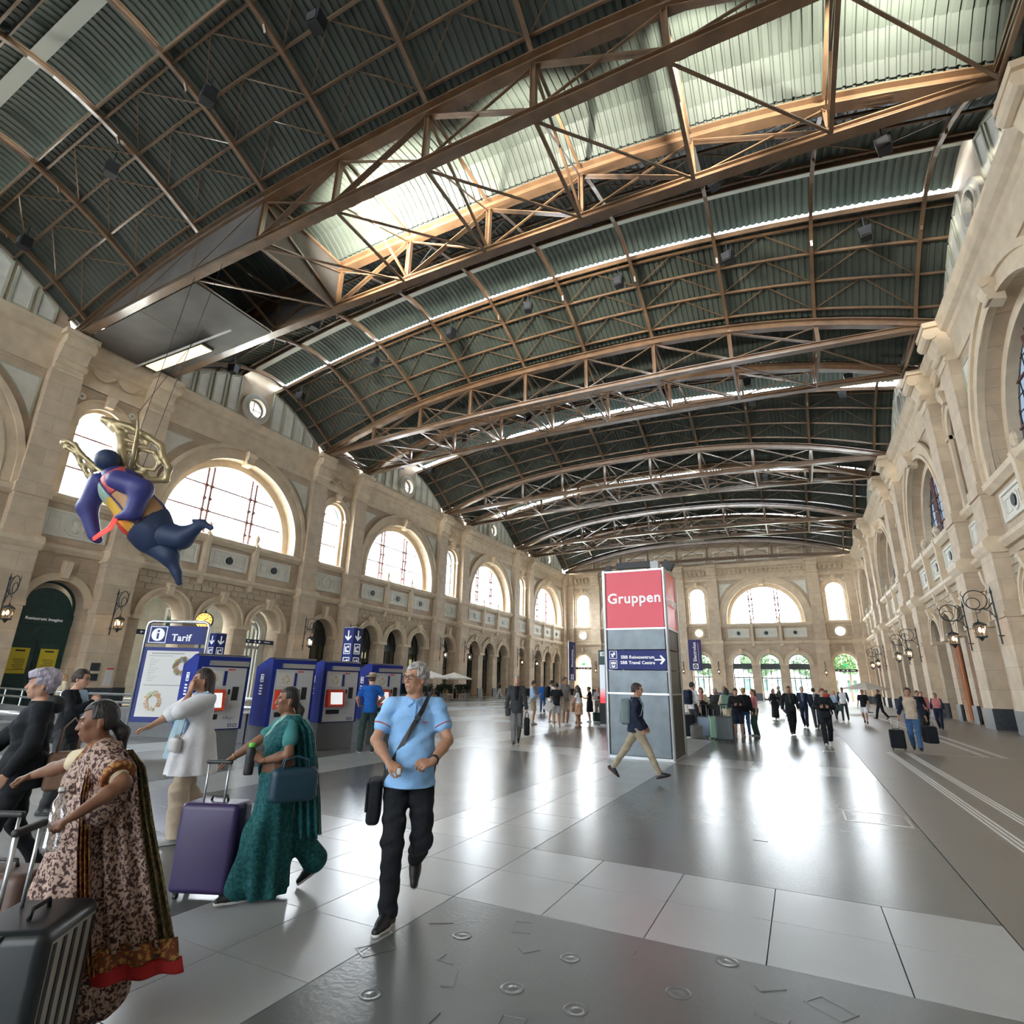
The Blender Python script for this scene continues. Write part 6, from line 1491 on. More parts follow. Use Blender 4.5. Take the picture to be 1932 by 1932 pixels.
def handbag(M, lab, m, size=(.34,.14,.26), name='handbag', cat='handbag', loop=.16, group=None):
    t = thing(name, lab, cat, M=M, group=group); w, d, h = size
    ob('bag_body', rmesh(size, min(.05,d*.4), m, 4, (0,0,-h/2)), t)
    for y in (-d*.3,d*.3): ob('handle', MB().tube([(-w*.3,y,-.02),(-w*.25,y*.6,loop*.7),(0,y*.2,loop),(w*.25,y*.6,loop*.7),(w*.3,y,-.02)],.008,6).mesh('handle', m, True), t)
    return t
def drape(ctx, name, path, width, m, side=(1,0,0), waves=4, amp=.018, thick=.008, n=26, parent=None):
    """a hanging strip of cloth: path of points, widths per point"""
    P_ = [_a(p) for p in path]; W = width if isinstance(width, (list,tuple)) else [width]*len(P_); k = ctx['k']
    rows = []; S_ = 6
    Pf, Wf = [], []
    for i in range(len(P_)-1):
        for q in range(S_): t = q/S_; Pf.append(P_[i]*(1-t)+P_[i+1]*t); Wf.append(W[i]*(1-t)+W[i+1]*t)
    Pf.append(P_[-1]); Wf.append(W[-1])
    sd = _a(side)/np.linalg.norm(side); V = []; L = len(Pf)
    for s in (0,1):
        for i, (p, w) in enumerate(zip(Pf, Wf)):
            d = Pf[min(i+1,L-1)]-Pf[max(i-1,0)]; d = d/max(np.linalg.norm(d),1e-6); nn = np.cross(d, sd); nn = nn/max(np.linalg.norm(nn),1e-6)
            for j in range(n):
                u = j/(n-1)-.5; V.append(p+sd*w*u+nn*(amp*sin(u*waves*2*pi+i*.05)*min(1,i/6+.2)+(s-.5)*thick))
    Q = []
    o = L*n
    for i in range(L-1):
        for j in range(n-1): a = i*n+j; Q.append((a,a+1,a+n+1,a+n)); Q.append((o+a,o+a+n,o+a+n+1,o+a+1))
    for i in range(L-1):
        for j in (0,n-1): a = i*n+j; Q.append((a,a+n,o+a+n,o+a))
    for i in (0,L-1):
        for j in range(n-1): a = i*n+j; Q.append((a,a+1,o+a+1,o+a))
    return ob(name, npmesh(name, np.array(V), np.array(Q), m), parent or ctx['T'])
def P_(lab, *a, **kw):
    H = kw.get('H',1.75); t, c = person(lab, *a, **kw); c['M'] = T((kw['pos'][0],kw['pos'][1],0)) @ Matrix.Rotation(kw.get('face',0.0),4,'Z'); return t, c
# ------------------------------------------------------------------ 1: man in the light blue polo shirt
def ex_polo(c):
    k, sp = c['k'], c['sp']
    # shoulder strap over his left shoulder to the right hip
    pts = [sp(-.10,-.09,.50), sp(-.115,-.03,.572), sp(-.105,.05,.545), sp(-.06,.135,.44), sp(.0,.158,.33), sp(.06,.165,.22), (sp(.12,.15,.10)), sp(.165,.09,.0), sp(.20,.03,-.06)]
    w = MB(); P3 = [Vector(p) for p in pts]; vv = []
    for i, p in enumerate(P3):
        d = (P3[min(i+1,len(P3)-1)]-P3[max(i-1,0)]).normalized(); out = Vector((p.x*.9, p.y+.02, 0)).normalized() if i > 1 else Vector((0,-.3,1)).normalized(); sd = d.cross(out).normalized()*.019
        vv += [p-sd, p+sd, p+sd+out*.005, p-sd+out*.005]
    ff = [(i*4+a, i*4+(a+1)%4, i*4+4+(a+1)%4, i*4+4+a) for i in range(len(P3)-1) for a in range(4)]
    c['strap'] = (vv, ff)
    for sd in (1,-1):
        s_, e = c['J']['s%d' % sd], c['J']['e%d' % sd]; q = s_+(e-s_)*.60
        d = (e-s_)/np.linalg.norm(e-s_); M = T(tuple(q)) @ Vector(d).to_track_quat('Z','Y').to_matrix().to_4x4()
        ob('sleeve_edge', MB().lathe([(.066*k,-.004),(.0715*k,-.003),(.0725*k,0),(.0715*k,.003),(.066*k,.004)],24,M).mesh('sleeve_edge', cloth('coral_edging',(0.55,0.10,0.07))), c['T'])
    m = MB(); m.b6(-.012,.012,0,.006,-.05,.05,T(tuple(sp(0,.118,.44)))); ob('placket', m.mesh('placket', CL['sky']), c['T'])
    ob('chest_mark', MB().b6(-.018,.018,0,.004,-.004,.004,T(tuple(sp(-.085,.140,.355)))).mesh('chest_mark', CL['red']), c['T'])
p1, c1 = P_('man in a light blue polo shirt walking towards the viewer with a black shoulder bag', H=1.80, pos=(-2.80,3.86), face=tocam(-2.8,3.86), sk='tan', lod=0, hair=('short','grey'), glasses=True,
   top=('polo','sky',.60,-.10), bottom=('trousers','black'), shoes='trainer', girth=1.13, belly=.55, shw=1.0, head=(-.78,.03,0), legs=((.085,.16,0,0,-.4),(-.09,-.26,.09,.95,-.05)),
   arms=(dict(w=(.15,.255,1.035), pole=(1,-.55,-.3), f=(-.75,.5,-.35), palm=(-.35,-.3,-.9), thumb=(-.2,.8,.5), curl=1.5), dict(w=(-.155,.27,1.045), pole=(-1,-.55,-.3), f=(.85,.42,-.12), palm=(.2,-.5,-.8), thumb=(.2,.5,.8), curl=1.3)), extra=ex_polo)
w_ = c1['J']['w-1']; f_ = c1['J']['w-1']-c1['J']['e-1']; f_ /= np.linalg.norm(f_)
t = thing('wristwatch','black wristwatch on the left wrist of the man in the polo shirt','watch',M=c1['M'] @ T(tuple(w_-f_*.035)) @ Vector(f_).to_track_quat('Z','Y').to_matrix().to_4x4())
MB().lathe([(.031,-.011),(.034,-.009),(.034,.009),(.031,.011)],20).obj('strap', M_BLK, t, True); MB().lathe([(.02,0),(.02,.008),(0,.009)],16,T((0,-.031,0)) @ Matrix.Rotation(pi/2,4,'X')).obj('case', M_BLK, t, True)
t = thing('earphone_case','small white object held in the right hand of the man in the polo shirt','object',M=c1['M'] @ T(tuple(c1['J']['w1']+_a((-.075,.075,-.045))))); ob('case_body', rmesh((.03,.022,.045),.010,M_WSH,3), t)
t = thing('shoulder_bag','black shoulder bag with wide strap on the hip of the man in the polo shirt','bag',M=c1['M'])
b_ = c1['sp'](.245,-.02,-.20); ob('bag_body', rmesh((.10,.30,.30),.035,CL['black'],4), t, T(tuple(b_))); ob('flap', rmesh((.02,.29,.2),.009,CL['black'],2), t, T(tuple(b_+_a((.052,0,.04)))))
mm = MB(); mm.add(*c1['strap']); ob('shoulder_strap', mm.mesh('shoulder_strap', M_BLK), t)
ob('strap_slider', MB().b6(-.024,.024,-.004,.008,-.015,.015,T(tuple(c1['sp'](-.03,.155,.385)))).mesh('strap_slider', M_IRON), t)
# ------------------------------------------------------------------ 2: woman in the teal sari
def sari(c, mb, mbord, mpal, tail, band=.12, low=-.52, tw=None):
    k, sp, mk, pel, up = c['k'], c['sp'], c['mk'], c['pel'], c['up']
    nrm = _a((.80,0,.60)); cc = sp(0,0,.245)
    mk('sari_drape', c['torso']+[rc(sp(-.13,-.03,.49), sp(-.15,-.01,.44), .062*k,.06*k,.03)], mpal, .020*k, [(cc+nrm*band*k, nrm), (cc-nrm*band*k, -nrm), (sp(0,0,.545), up), (sp(0,0,-.02), -up)], warp=c['wr'])
    mk('sari_border', c['torso']+[rc(sp(-.13,-.03,.49), sp(-.15,-.01,.44), .062*k,.06*k,.03)], mbord, .024*k, [(cc+nrm*(band+.012)*k, nrm), (cc+nrm*(band-.035)*k, -nrm), (sp(0,0,.548), up), (sp(0,0,.0), -up)])
    for nm, m, path, w in tail: drape(c, nm, [sp(*p) for p in path], [q*k for q in w], m, side=tw or (1,.0,0), waves=3, amp=.022*k)
def saree_skirt(c, m, fr, zb_=.035, shift=(0,.1), pl=9, amp=.02, sway=0):
    k, sp, pel, mk = c['k'], c['sp'], c['pel'], c['mk']; b = _a((shift[0],shift[1],.05))*k
    pr = [c['torso'][0], el(sp(0,.01,.05),(.165*k,.125*k,.10*k),.05), rc(pel-_a((0,0,.02)), pel*.45+b*.55, .165*k, fr*.85*k, .06), rc(pel*.45+b*.55, b, fr*.85*k, fr*k, .06)]
    for hp_, kn, an in c['LG']: pr += [rc(hp_, kn, .10*k, .10*k, .06), rc(kn, an+_a((0,0,.02)), .10*k, .105*k, .08)]
    wf = lambda X,Y,Z: amp*k*np.clip((1.02*k-Z)*1.5,0,1)*(np.sin(np.arctan2(Y-b[1]*.6,X-b[0]*.6)*pl+Z*1.5)+.4*np.sin(X*40+Z*12))
    mk('sari_skirt', pr, m, .006*k, [(sp(0,0,.115), c['up']), lambda X,Y,Z: zb_*k-Z+.02*np.sin(X*9)*k], warp=wf, h=.0095)
def ex_teal(c):
    saree_skirt(c, CL['teal_patterned_silk'], .205, .05, (0,.02))
    sari(c, None, CL['teal_border_silk'], CL['teal_patterned_silk'], [('sari_tail',CL['teal_patterned_silk'],[(-.16,-.03,.53),(-.19,-.10,.42),(-.19,-.17,.1),(-.17,-.22,-.2),(-.17,-.26,-.5)],[.12,.17,.17,.19,.2]),('tail_border',CL['teal_border_silk'],[(-.17,-.13,.51),(-.20,-.19,.40),(-.20,-.265,.1),(-.18,-.325,-.2),(-.18,-.365,-.48)],[.04,.045,.045,.05,.055])], tw=(.25,.97,0))
    for w in ('w1','w-1'):
        q = c['J'][w]; e = c['J'][w.replace('w','e')]; d = (q-e)/np.linalg.norm(q-e); M = T(tuple(q-d*.03)) @ Vector(d).to_track_quat('Z','Y').to_matrix().to_4x4()
        ob('bangle', MB().tube([(.031*cos(a),.031*sin(a),0) for a in [2*pi*i/20 for i in range(20)]],.0028,6,closed=True).mesh('bangle', mat('gold',(0.6,0.38,0.12),.25,.9), True), c['T'], M)
    ob('necklace', MB().tube([tuple(c['sp'](.055*cos(a)*1.1,.02+.07*sin(a)-.0,.515-.035*max(0,sin(a)))) for a in [2*pi*i/24 for i in range(24)]],.0022,6,closed=True).mesh('necklace', MATS['gold'], True), c['T'])
p2, c2 = P_('woman in a teal sari walking left, pulling a dark purple suitcase', H=1.58, pos=(-3.98,3.66), face=lf(-3.98,3.66)+.22, sk='brown', lod=0, hair=('braid','black'), female=True, girth=1.22, belly=.5,
   top=('blouse','teal',.62,.19), bottom=None, shoes='trainer', head=(.05,.02,0), legs=((.08,-.36,.03,.6,-.05),(-.08,.22,0,0,.05)),
   arms=(dict(w=(.16,.55,1.00), pole=(.5,-.3,-1), f=(0,.9,-.45), palm=(0,-.45,-.9), thumb=(-1,0,0), curl=1.7), dict(w=(-.13,.20,1.11), pole=(-.9,-.6,-.5), f=(.25,.75,.55), palm=(1,-.1,0), thumb=(0,-.5,.8), curl=1.75)), extra=ex_teal)
h_ = c2['M'] @ Vector(tuple(c2['J']['w1']+_a((0,.075,-.045)))) 
pc = suitcase('dark purple hard suitcase with extended handle, pulled by the woman in the teal sari', None, 0, size=(.48,.26,.68), m=mat('purple_shell',(0.035,0.022,0.085),.4,var=.1,vscale=3,spec=.5), handle=.30, ribs=0,
   M=T((h_.x,h_.y,0)) @ Matrix.Rotation(atan2(.45,.892)-.06,4,'Z') @ T((0,.26*.28,0)))
t = thing('drink_bottle','black drink bottle with a green cap in the hand of the teal sari woman','bottle',M=c2['M'] @ T(tuple(c2['J']['w-1']+_a((.035,.085,.02))))); MB().lathe([(0,-.12),(.034,-.12),(.036,-.1),(.036,.05),(.03,.075),(.022,.085)],18).obj('bottle_body', M_BLK, t, True); MB().lathe([(.024,.085),(.024,.115),(0,.118)],14).obj('cap', mat('lime_cap',(0.15,0.62,0.08),.4), t, True); MB().lathe([(.0365,-.03),(.0365,.02)],18).obj('label_band', CL['char'], t)
handbag(c2['M'] @ T(tuple(c2['J']['e-1']+_a((-.04,-.06,-.09)))) @ Matrix.Rotation(pi/2,4,'Z'),'dark blue handbag hanging from the elbow of the teal sari woman',mat('navy_leather',(0.012,0.045,0.075),.45),(.36,.13,.25),loop=.08)
# ------------------------------------------------------------------ 3: woman in the brown patterned sari
def ex_brown(c):
    saree_skirt(c, CL['leopard_sari_cloth'], .27, .04, (0,.05), pl=11, amp=.022)
    sari(c, None, CL['rust_border_cloth'], CL['leopard_sari_cloth'], [('sari_tail',CL['leopard_sari_cloth'],[(-.16,-.03,.53),(-.22,-.07,.42),(-.23,-.12,.1),(-.24,-.19,-.25),(-.26,-.25,-.56)],[.14,.22,.24,.28,.32]),
        ('tail_border',CL['olive_gold_cloth'],[(-.17,-.13,.50),(-.22,-.19,.40),(-.23,-.26,.1),(-.24,-.35,-.25),(-.265,-.43,-.58)],[.05,.08,.09,.11,.13]),('front_border',CL['rust_border_cloth'],[(-.20,.04,.50),(-.26,.05,.3),(-.27,.02,.0),(-.28,-.03,-.35),(-.30,-.08,-.62)],[.04,.05,.06,.06,.07]),
        ('tail_hem',CL['rust_border_cloth'],[(-.265,-.26,-.53),(-.27,-.27,-.64)],[.48,.50]),('red_hem',CL['red'],[(-.272,-.28,-.63),(-.275,-.29,-.71)],[.50,.52])], band=.15, tw=(.2,.98,0))
    J = c['J']; S1, E1 = J['s-1'], J['e-1']; kk = c['k']; ad = (E1-S1)/np.linalg.norm(E1-S1); q8 = S1+(E1-S1)*.78
    c['mk']('sleeve_drape', [rc(S1, q8, .066*kk, .066*kk, .04), rc(c['sp'](-.1,-.02,.49), S1, .06*kk, .066*kk, .04)], CL['leopard_sari_cloth'], .02*kk, [(q8, ad)], warp=c['wr'])
    c['mk']('sleeve_border', [rc(S1, q8+ad*.02, .066*kk, .067*kk, .04)], CL['rust_border_cloth'], .025*kk, [(q8+ad*.005, ad), (q8-ad*.035, -ad)])
    mk = c['mk']; mk('sari_wrap', c['torso']+[rc(c['sp'](-.16,-.02,.46), c['sp'](-.2,-.02,.2), .07*c['k'],.09*c['k'],.03)], CL['leopard_sari_cloth'], .024*c['k'], [(c['sp'](-.03,0,0), (1,.35,0)), (c['sp'](0,0,.545), c['up']), (c['sp'](0,0,.02), -c['up'])], warp=c['wr'])
F3 = lf(-3.42,1.92)+.08
p3, c3 = P_('woman in a brown leopard-patterned sari walking left in the near left corner', H=1.52, pos=(-3.42,1.92), face=F3, sk='brown', lod=0, hair=('tail','black'), female=True, girth=1.25, belly=.35,
   top=('blouse','cream',.7,.2), bottom=None, shoes='sandal', head=(.05,-.12,0), lean=.06, legs=((.08,.25,0,0,0),(-.08,-.2,.02,.3,0)),
   arms=(dict(w=W2L((-3.42,1.92),F3,1.52,(-4.15,1.83,1.03)), pole=(.4,-.3,-1), f=(0,.95,-.3), palm=(0,-.3,-.95), thumb=(-1,0,0), curl=1.7), dict(w=W2L((-3.42,1.92),F3,1.52,(-3.08,1.66,1.02)), pole=(-.5,-1.0,.0), f=(-.2,.9,-.4), palm=(.1,-.4,-.9), thumb=(1,.1,.1), curl=1.7)), extra=ex_brown)
h_ = c3['M'] @ Vector(tuple(c3['J']['w-1']+_a((.01,.07,-.05))))
suitcase('black hard suitcase with silver ribbed side in the near left corner', None, 0, size=(.42,.34,.66), m=mat('black_shell',(0.012,0.017,0.02),.35,spec=.6), handle=.33, ribs=5, ribm=M_BLK, plate=mat('silver_shell',(0.42,0.41,0.36),.35,.4),
   M=T((h_.x+.06,h_.y-.03,0)) @ Matrix.Rotation(-.92,4,"Z"))
t = thing('water_bottle','clear plastic water bottle held above the black suitcase handle','bottle',M=c3['M'] @ T(tuple(c3['J']['w-1']+_a((.05,.07,-.03)))) @ Matrix.Rotation(.25,4,'Y')); M_PET = glass('clear_plastic',(0.9,0.93,0.95),.25); MB().lathe([(0,-.12),(.032,-.12),(.034,-.1),(.03,-.03),(.034,.03),(.03,.08),(.013,.115),(.013,.13)],16).obj('bottle_body', M_PET, t, True); MB().lathe([(.015,.128),(.015,.145),(0,.146)],12).obj('cap', M_WSH, t)
h_ = c3['M'] @ Vector(tuple(c3['J']['w1']+_a((0,.075,-.045))))
suitcase('brown suitcase at the left edge of the picture, pulled by the brown sari woman', None, 0, size=(.44,.26,.62), m=mat('brown_shell',(0.10,0.06,0.045),.45), handle=.28, M=T((h_.x,h_.y,0)) @ Matrix.Rotation(atan2(.45,.892),4,'Z') @ T((0,.07,0)))
handbag(T((-2.9,1.62,.80)) @ Matrix.Rotation(-.3,4,'Z'),'small black bag lying on top of the black suitcase','',(.1,.1,.1)) if False else None
# ------------------------------------------------------------------ 4: grey-haired woman in black
def ex_hood(c):
    k, sp, mk = c['k'], c['sp'], c['mk']
    mk('hood', [el(sp(0,-.10,.50),(.12*k,.085*k,.075*k),.03)], CL['char'], .004*k, warp=c['wr'])
    ob('earring', MB().lathe([(0,-.008),(.006,0),(0,.008)],8).mesh('earring', M_ALU), c['T'], T(tuple(c['hd'](-.08,-.005,-.045))))
p4, c4 = P_('woman with short silver-violet hair and a black jacket walking left', H=1.68, pos=(-5.75,2.62), face=lf(-5.75,2.62)+.1, sk='fair', lod=0, hair=('puff','silver'), female=True, girth=1.08, top=('jacket','black',1.92,-.16), bottom=('slim','black'), shoes='black',
   head=(.05,.0,0), legs=((.08,-.25,.02,.3,0),(-.08,.2,0,0,0)), arms=(dict(w=(.2,.3,.98)), dict(w=(-.26,.12,.93))), extra=ex_hood)
t = handbag(c4['M'] @ T(tuple(c4['sp'](-.12,-.26,.12))) @ Matrix.Rotation(pi/2,4,'Z'),'tan leather tote bag hanging behind the woman in black',mat('tan_leather',(0.27,0.17,0.12),.5),(.24,.10,.30),name='tote_bag',cat='bag',loop=.26)
# ------------------------------------------------------------------ 5: woman in white
def ex_white(c):
    k, sp, mk = c['k'], c['sp'], c['mk']
    mk('open_shirt', c['torso']+[rc(sp(0,-.01,.02), sp(0,-.03,-.28), .18*k, .225*k, .05), rc(c['J']['s1'],c['J']['e1'],.06*k,.06*k,.04), rc(c['J']['s-1'],c['J']['e-1'],.06*k,.06*k,.04)], CL['white'], .03*k, [lambda X,Y,Z: np.minimum(np.minimum(Y-.045*k, .075*k-np.abs(X+.03)), Z-.98*k), (sp(0,0,.52),c['up']), (sp(0,0,-.30),-c['up'])], warp=lambda X,Y,Z: .012*k*np.sin(np.arctan2(Y,X)*9)*np.clip((1.2-Z)*2,0,1))
    M_SC = cloth('ice_blue_scarf',(0.42,0.58,0.66))
    drape(c, 'scarf', [sp(.10,-.02,.545), sp(.10,.12,.48), sp(.10,.17,.25), sp(.11,.21,-.02), sp(.12,.22,-.15)], [.08*k,.09*k,.11*k,.12*k,.12*k], M_SC, amp=.012*k, waves=2)
    drape(c, 'scarf', [sp(-.10,-.02,.545), sp(-.09,.11,.48), sp(-.075,.17,.25), sp(-.07,.19,.10)], [.08*k,.08*k,.1*k,.1*k], M_SC, amp=.012*k, waves=2)
    ob('bracelet', MB().tube([(.03*cos(a),.03*sin(a),0) for a in [2*pi*i/16 for i in range(16)]],.004,6,closed=True).mesh('bracelet', M_ALU), c['T'], T(tuple(c['J']['w-1']-_a((0,0,.03)))))
p5, c5 = P_('woman in a loose white shirt and beige trousers raising one hand to her face', H=1.74, pos=(-6.0,4.26), face=lf(-6.0,4.26)+.3, sk='tan', lod=0, hair=('long','dbrown'), female=True, top=('tee','lblue',.4,.06), bottom=('wide','beige'), shoes='white',
   head=(.0,-.03,0), legs=((.08,-.24,.02,.3,0),(-.08,.03,0,0,0)), arms=(dict(w=(.2,.50,1.06), pole=(.5,-.3,-1), f=(0,.95,-.2), palm=(0,-.2,-1), thumb=(-1,0,0), curl=1.4), dict(w=(-.09,.15,1.50), pole=(-.6,.5,-1), f=(.15,-.05,1), palm=(.3,-1,0), thumb=(1,0,.2), curl=.7)), extra=ex_white)
t = thing('belt_bag','white oval belt bag on the hip of the woman in white','bag',M=c5['M'] @ T(tuple(c5['sp'](-.06,.20,.0)))); ob('pouch', rmesh((.24,.08,.14),.038,M_WSH,4), t); ob('belt', MB().tube([tuple(_a((.155*cos(a)+.06,.125*sin(a)-.18,.03))) for a in [2*pi*i/24 for i in range(24)]],.011,6,closed=True).mesh('belt', M_WSH, True), t)
# ------------------------------------------------------------------ 6: man in a black jacket behind
p6, c6 = P_('man in a black jacket and light blue shirt lifting his hand, behind the silver-haired woman', H=1.71, pos=(-8.45,4.22), face=rt(-8.45,4.22)-.45, sk='fair', lod=0, hair=('short','dbrown'), glasses=True, top=('jacket','black',1.95,-.12,'lblue'), bottom=('trousers','char'), shoes='black',
   head=(-.1,-.05,0), arms=(dict(w=(.10,.27,1.32), pole=(.8,-.1,-1), f=(-.3,.3,.9), palm=(-1,0,-.2), thumb=(0,-.6,.5), curl=1.5), dict(w=(-.24,.05,.93))))
# ------------------------------------------------------------------ 7: walker passing the tower
p7, c7 = P_('man in a dark jacket and pale trousers striding right past the sign tower', H=1.70, pos=(-2.78,10.75), face=rt(-2.78,10.75)-.05, sk='tan', lod=1, hair=('short','dbrown'), glasses=True, top=('jacket','navy',1.95,-.10), bottom=('slim','khaki'), shoes='black', res=.011,
   legs=((.07,.42,0,-.25,0),(-.07,-.42,.02,.7,0)), hips=.0, lean=.04, arms=(dict(w=(.22,.10,.93), f=(0,.3,-1), curl=.8), dict(w=(-.22,.16,.95), f=(0,.3,-1), curl=.8)), head=(-.1,0,0))
backpack(c7,'grey-blue backpack on the back of the striding man by the tower',mat('bluegrey_nylon',(0.14,0.19,0.20),.7,var=.15),(.29,.19,.47),(0,-.20,.26))
# ------------------------------------------------------------------ middle and far distance
def bag_hand(c, side, lab, m, size=(.34,.16,.28), drop=.10, a=0, name='handbag', cat='bag'):
    q = c['J']['w%d' % side]+c['J']['f%d' % side]*.08; return handbag(c['M'] @ T((q[0],q[1],q[2]-drop)) @ Matrix.Rotation(a,4,'Z'), lab, m, size, name, cat, drop)
def phone(c, lab, off=(0,.30,1.20)):
    q = (c['J']['w1']+c['J']['w-1'])/2+_a((0,.075,.03)); t = thing('phone', lab, 'phone', M=c['M'] @ T(tuple(q)) @ Matrix.Rotation(-.6,4,'X')); ob('case', rmesh((.075,.012,.15),.005,M_BLK,2), t); MB().b6(-.033,.033,-.0075,-.006,-.068,.068).obj('glass', M_IRON, t)
WALK = ((.08,.26,0,-.2,0),(-.08,-.28,.02,.55,0)); WALK2 = ((.08,-.26,.02,.5,0),(-.08,.24,0,-.15,0)); STAND = ((.11,.02,0,0,-.15),(-.11,-.02,0,0,.15))
HOLD = (dict(w=(.10,.28,1.16), pole=(.8,-.4,-.8), f=(-.5,.6,.4), palm=(-.4,-.2,.8), thumb=(0,.5,.6), curl=1.3), dict(w=(-.10,.28,1.16), pole=(-.8,-.4,-.8), f=(.5,.6,.4), palm=(.4,-.2,.8), thumb=(0,.5,.6), curl=1.3))
MOUTH = (dict(w=(.26,.05,.93)), dict(w=(-.08,.22,1.36), pole=(-.6,-.2,-1), f=(.4,.2,.8), palm=(1,0,0), thumb=(0,-1,.2), curl=1.2))
p8, c8 = P_('balding man in a charcoal blazer walking towards the viewer with a black bag', H=1.85, pos=(-7.3,14.95), face=tocam(-7.3,14.95), sk='fair', lod=1, hair=('crop','grey'), top=('jacket','char',1.95,-.16,'black'), bottom=('trousers','grey'), shoes='black', legs=((.06,.22,0,-.1,0),(-.06,-.22,.02,.5,0)), arms=(dict(w=(.27,.06,.92)), dict(w=(-.27,.03,.90), curl=1.5)))
bag_hand(c8,-1,'oval black hand luggage carried by the man in the charcoal blazer',CL['black'],(.16,.42,.46),.16)
handbag(c8['M'] @ T(tuple(c8['sp'](.23,.08,-.02))),'small grey camera bag on the hip of the man in the blazer',CL['char'],(.14,.2,.24),'hip_bag','bag',.05)
p9, c9 = P_('man in a bright blue tee shirt and straw hat standing at the ticket machine', H=1.80, pos=(-9.37,11.1), face=tocam(-9.37,11.1)+pi+.1, sk='fair', lod=1, hair=('short','brown'), hat=True, top=('tee','blue',.62,-.08), bottom=('trousers','dgreen'), shoes='trainer', legs=((.14,.0,0,0,-.1),(-.14,.05,0,0,.1)),
   arms=(dict(w=(.20,.26,1.05), pole=(1,-.5,-.2), f=(-.4,.9,0)), dict(w=(-.22,.22,1.0), pole=(-1,-.5,-.2), f=(.4,.9,0))))
def ex_abaya(c):
    k = c['k']; c['mk']('robe', c['torso']+[rc(c['pel'],_a((0,0,.15)),.16*k,.20*k,.05)]+[rc(c['J']['s%d'%s],c['J']['w%d'%s],.07*k,.06*k,.05) for s in (1,-1)], CL['black'], .03*k, [(c['sp'](0,0,.55),c['up']), lambda X,Y,Z: .05-Z], warp=lambda X,Y,Z: .01*np.sin(np.arctan2(Y,X)*10))
P_('person in a long black robe and black headscarf between two ticket machines', H=1.66, pos=(-11.6,11.75), face=tocam(-11.6,11.75)+2.6, sk='tan', lod=1, hair=('veil','black'), female=True, shoes='black', extra=ex_abaya)
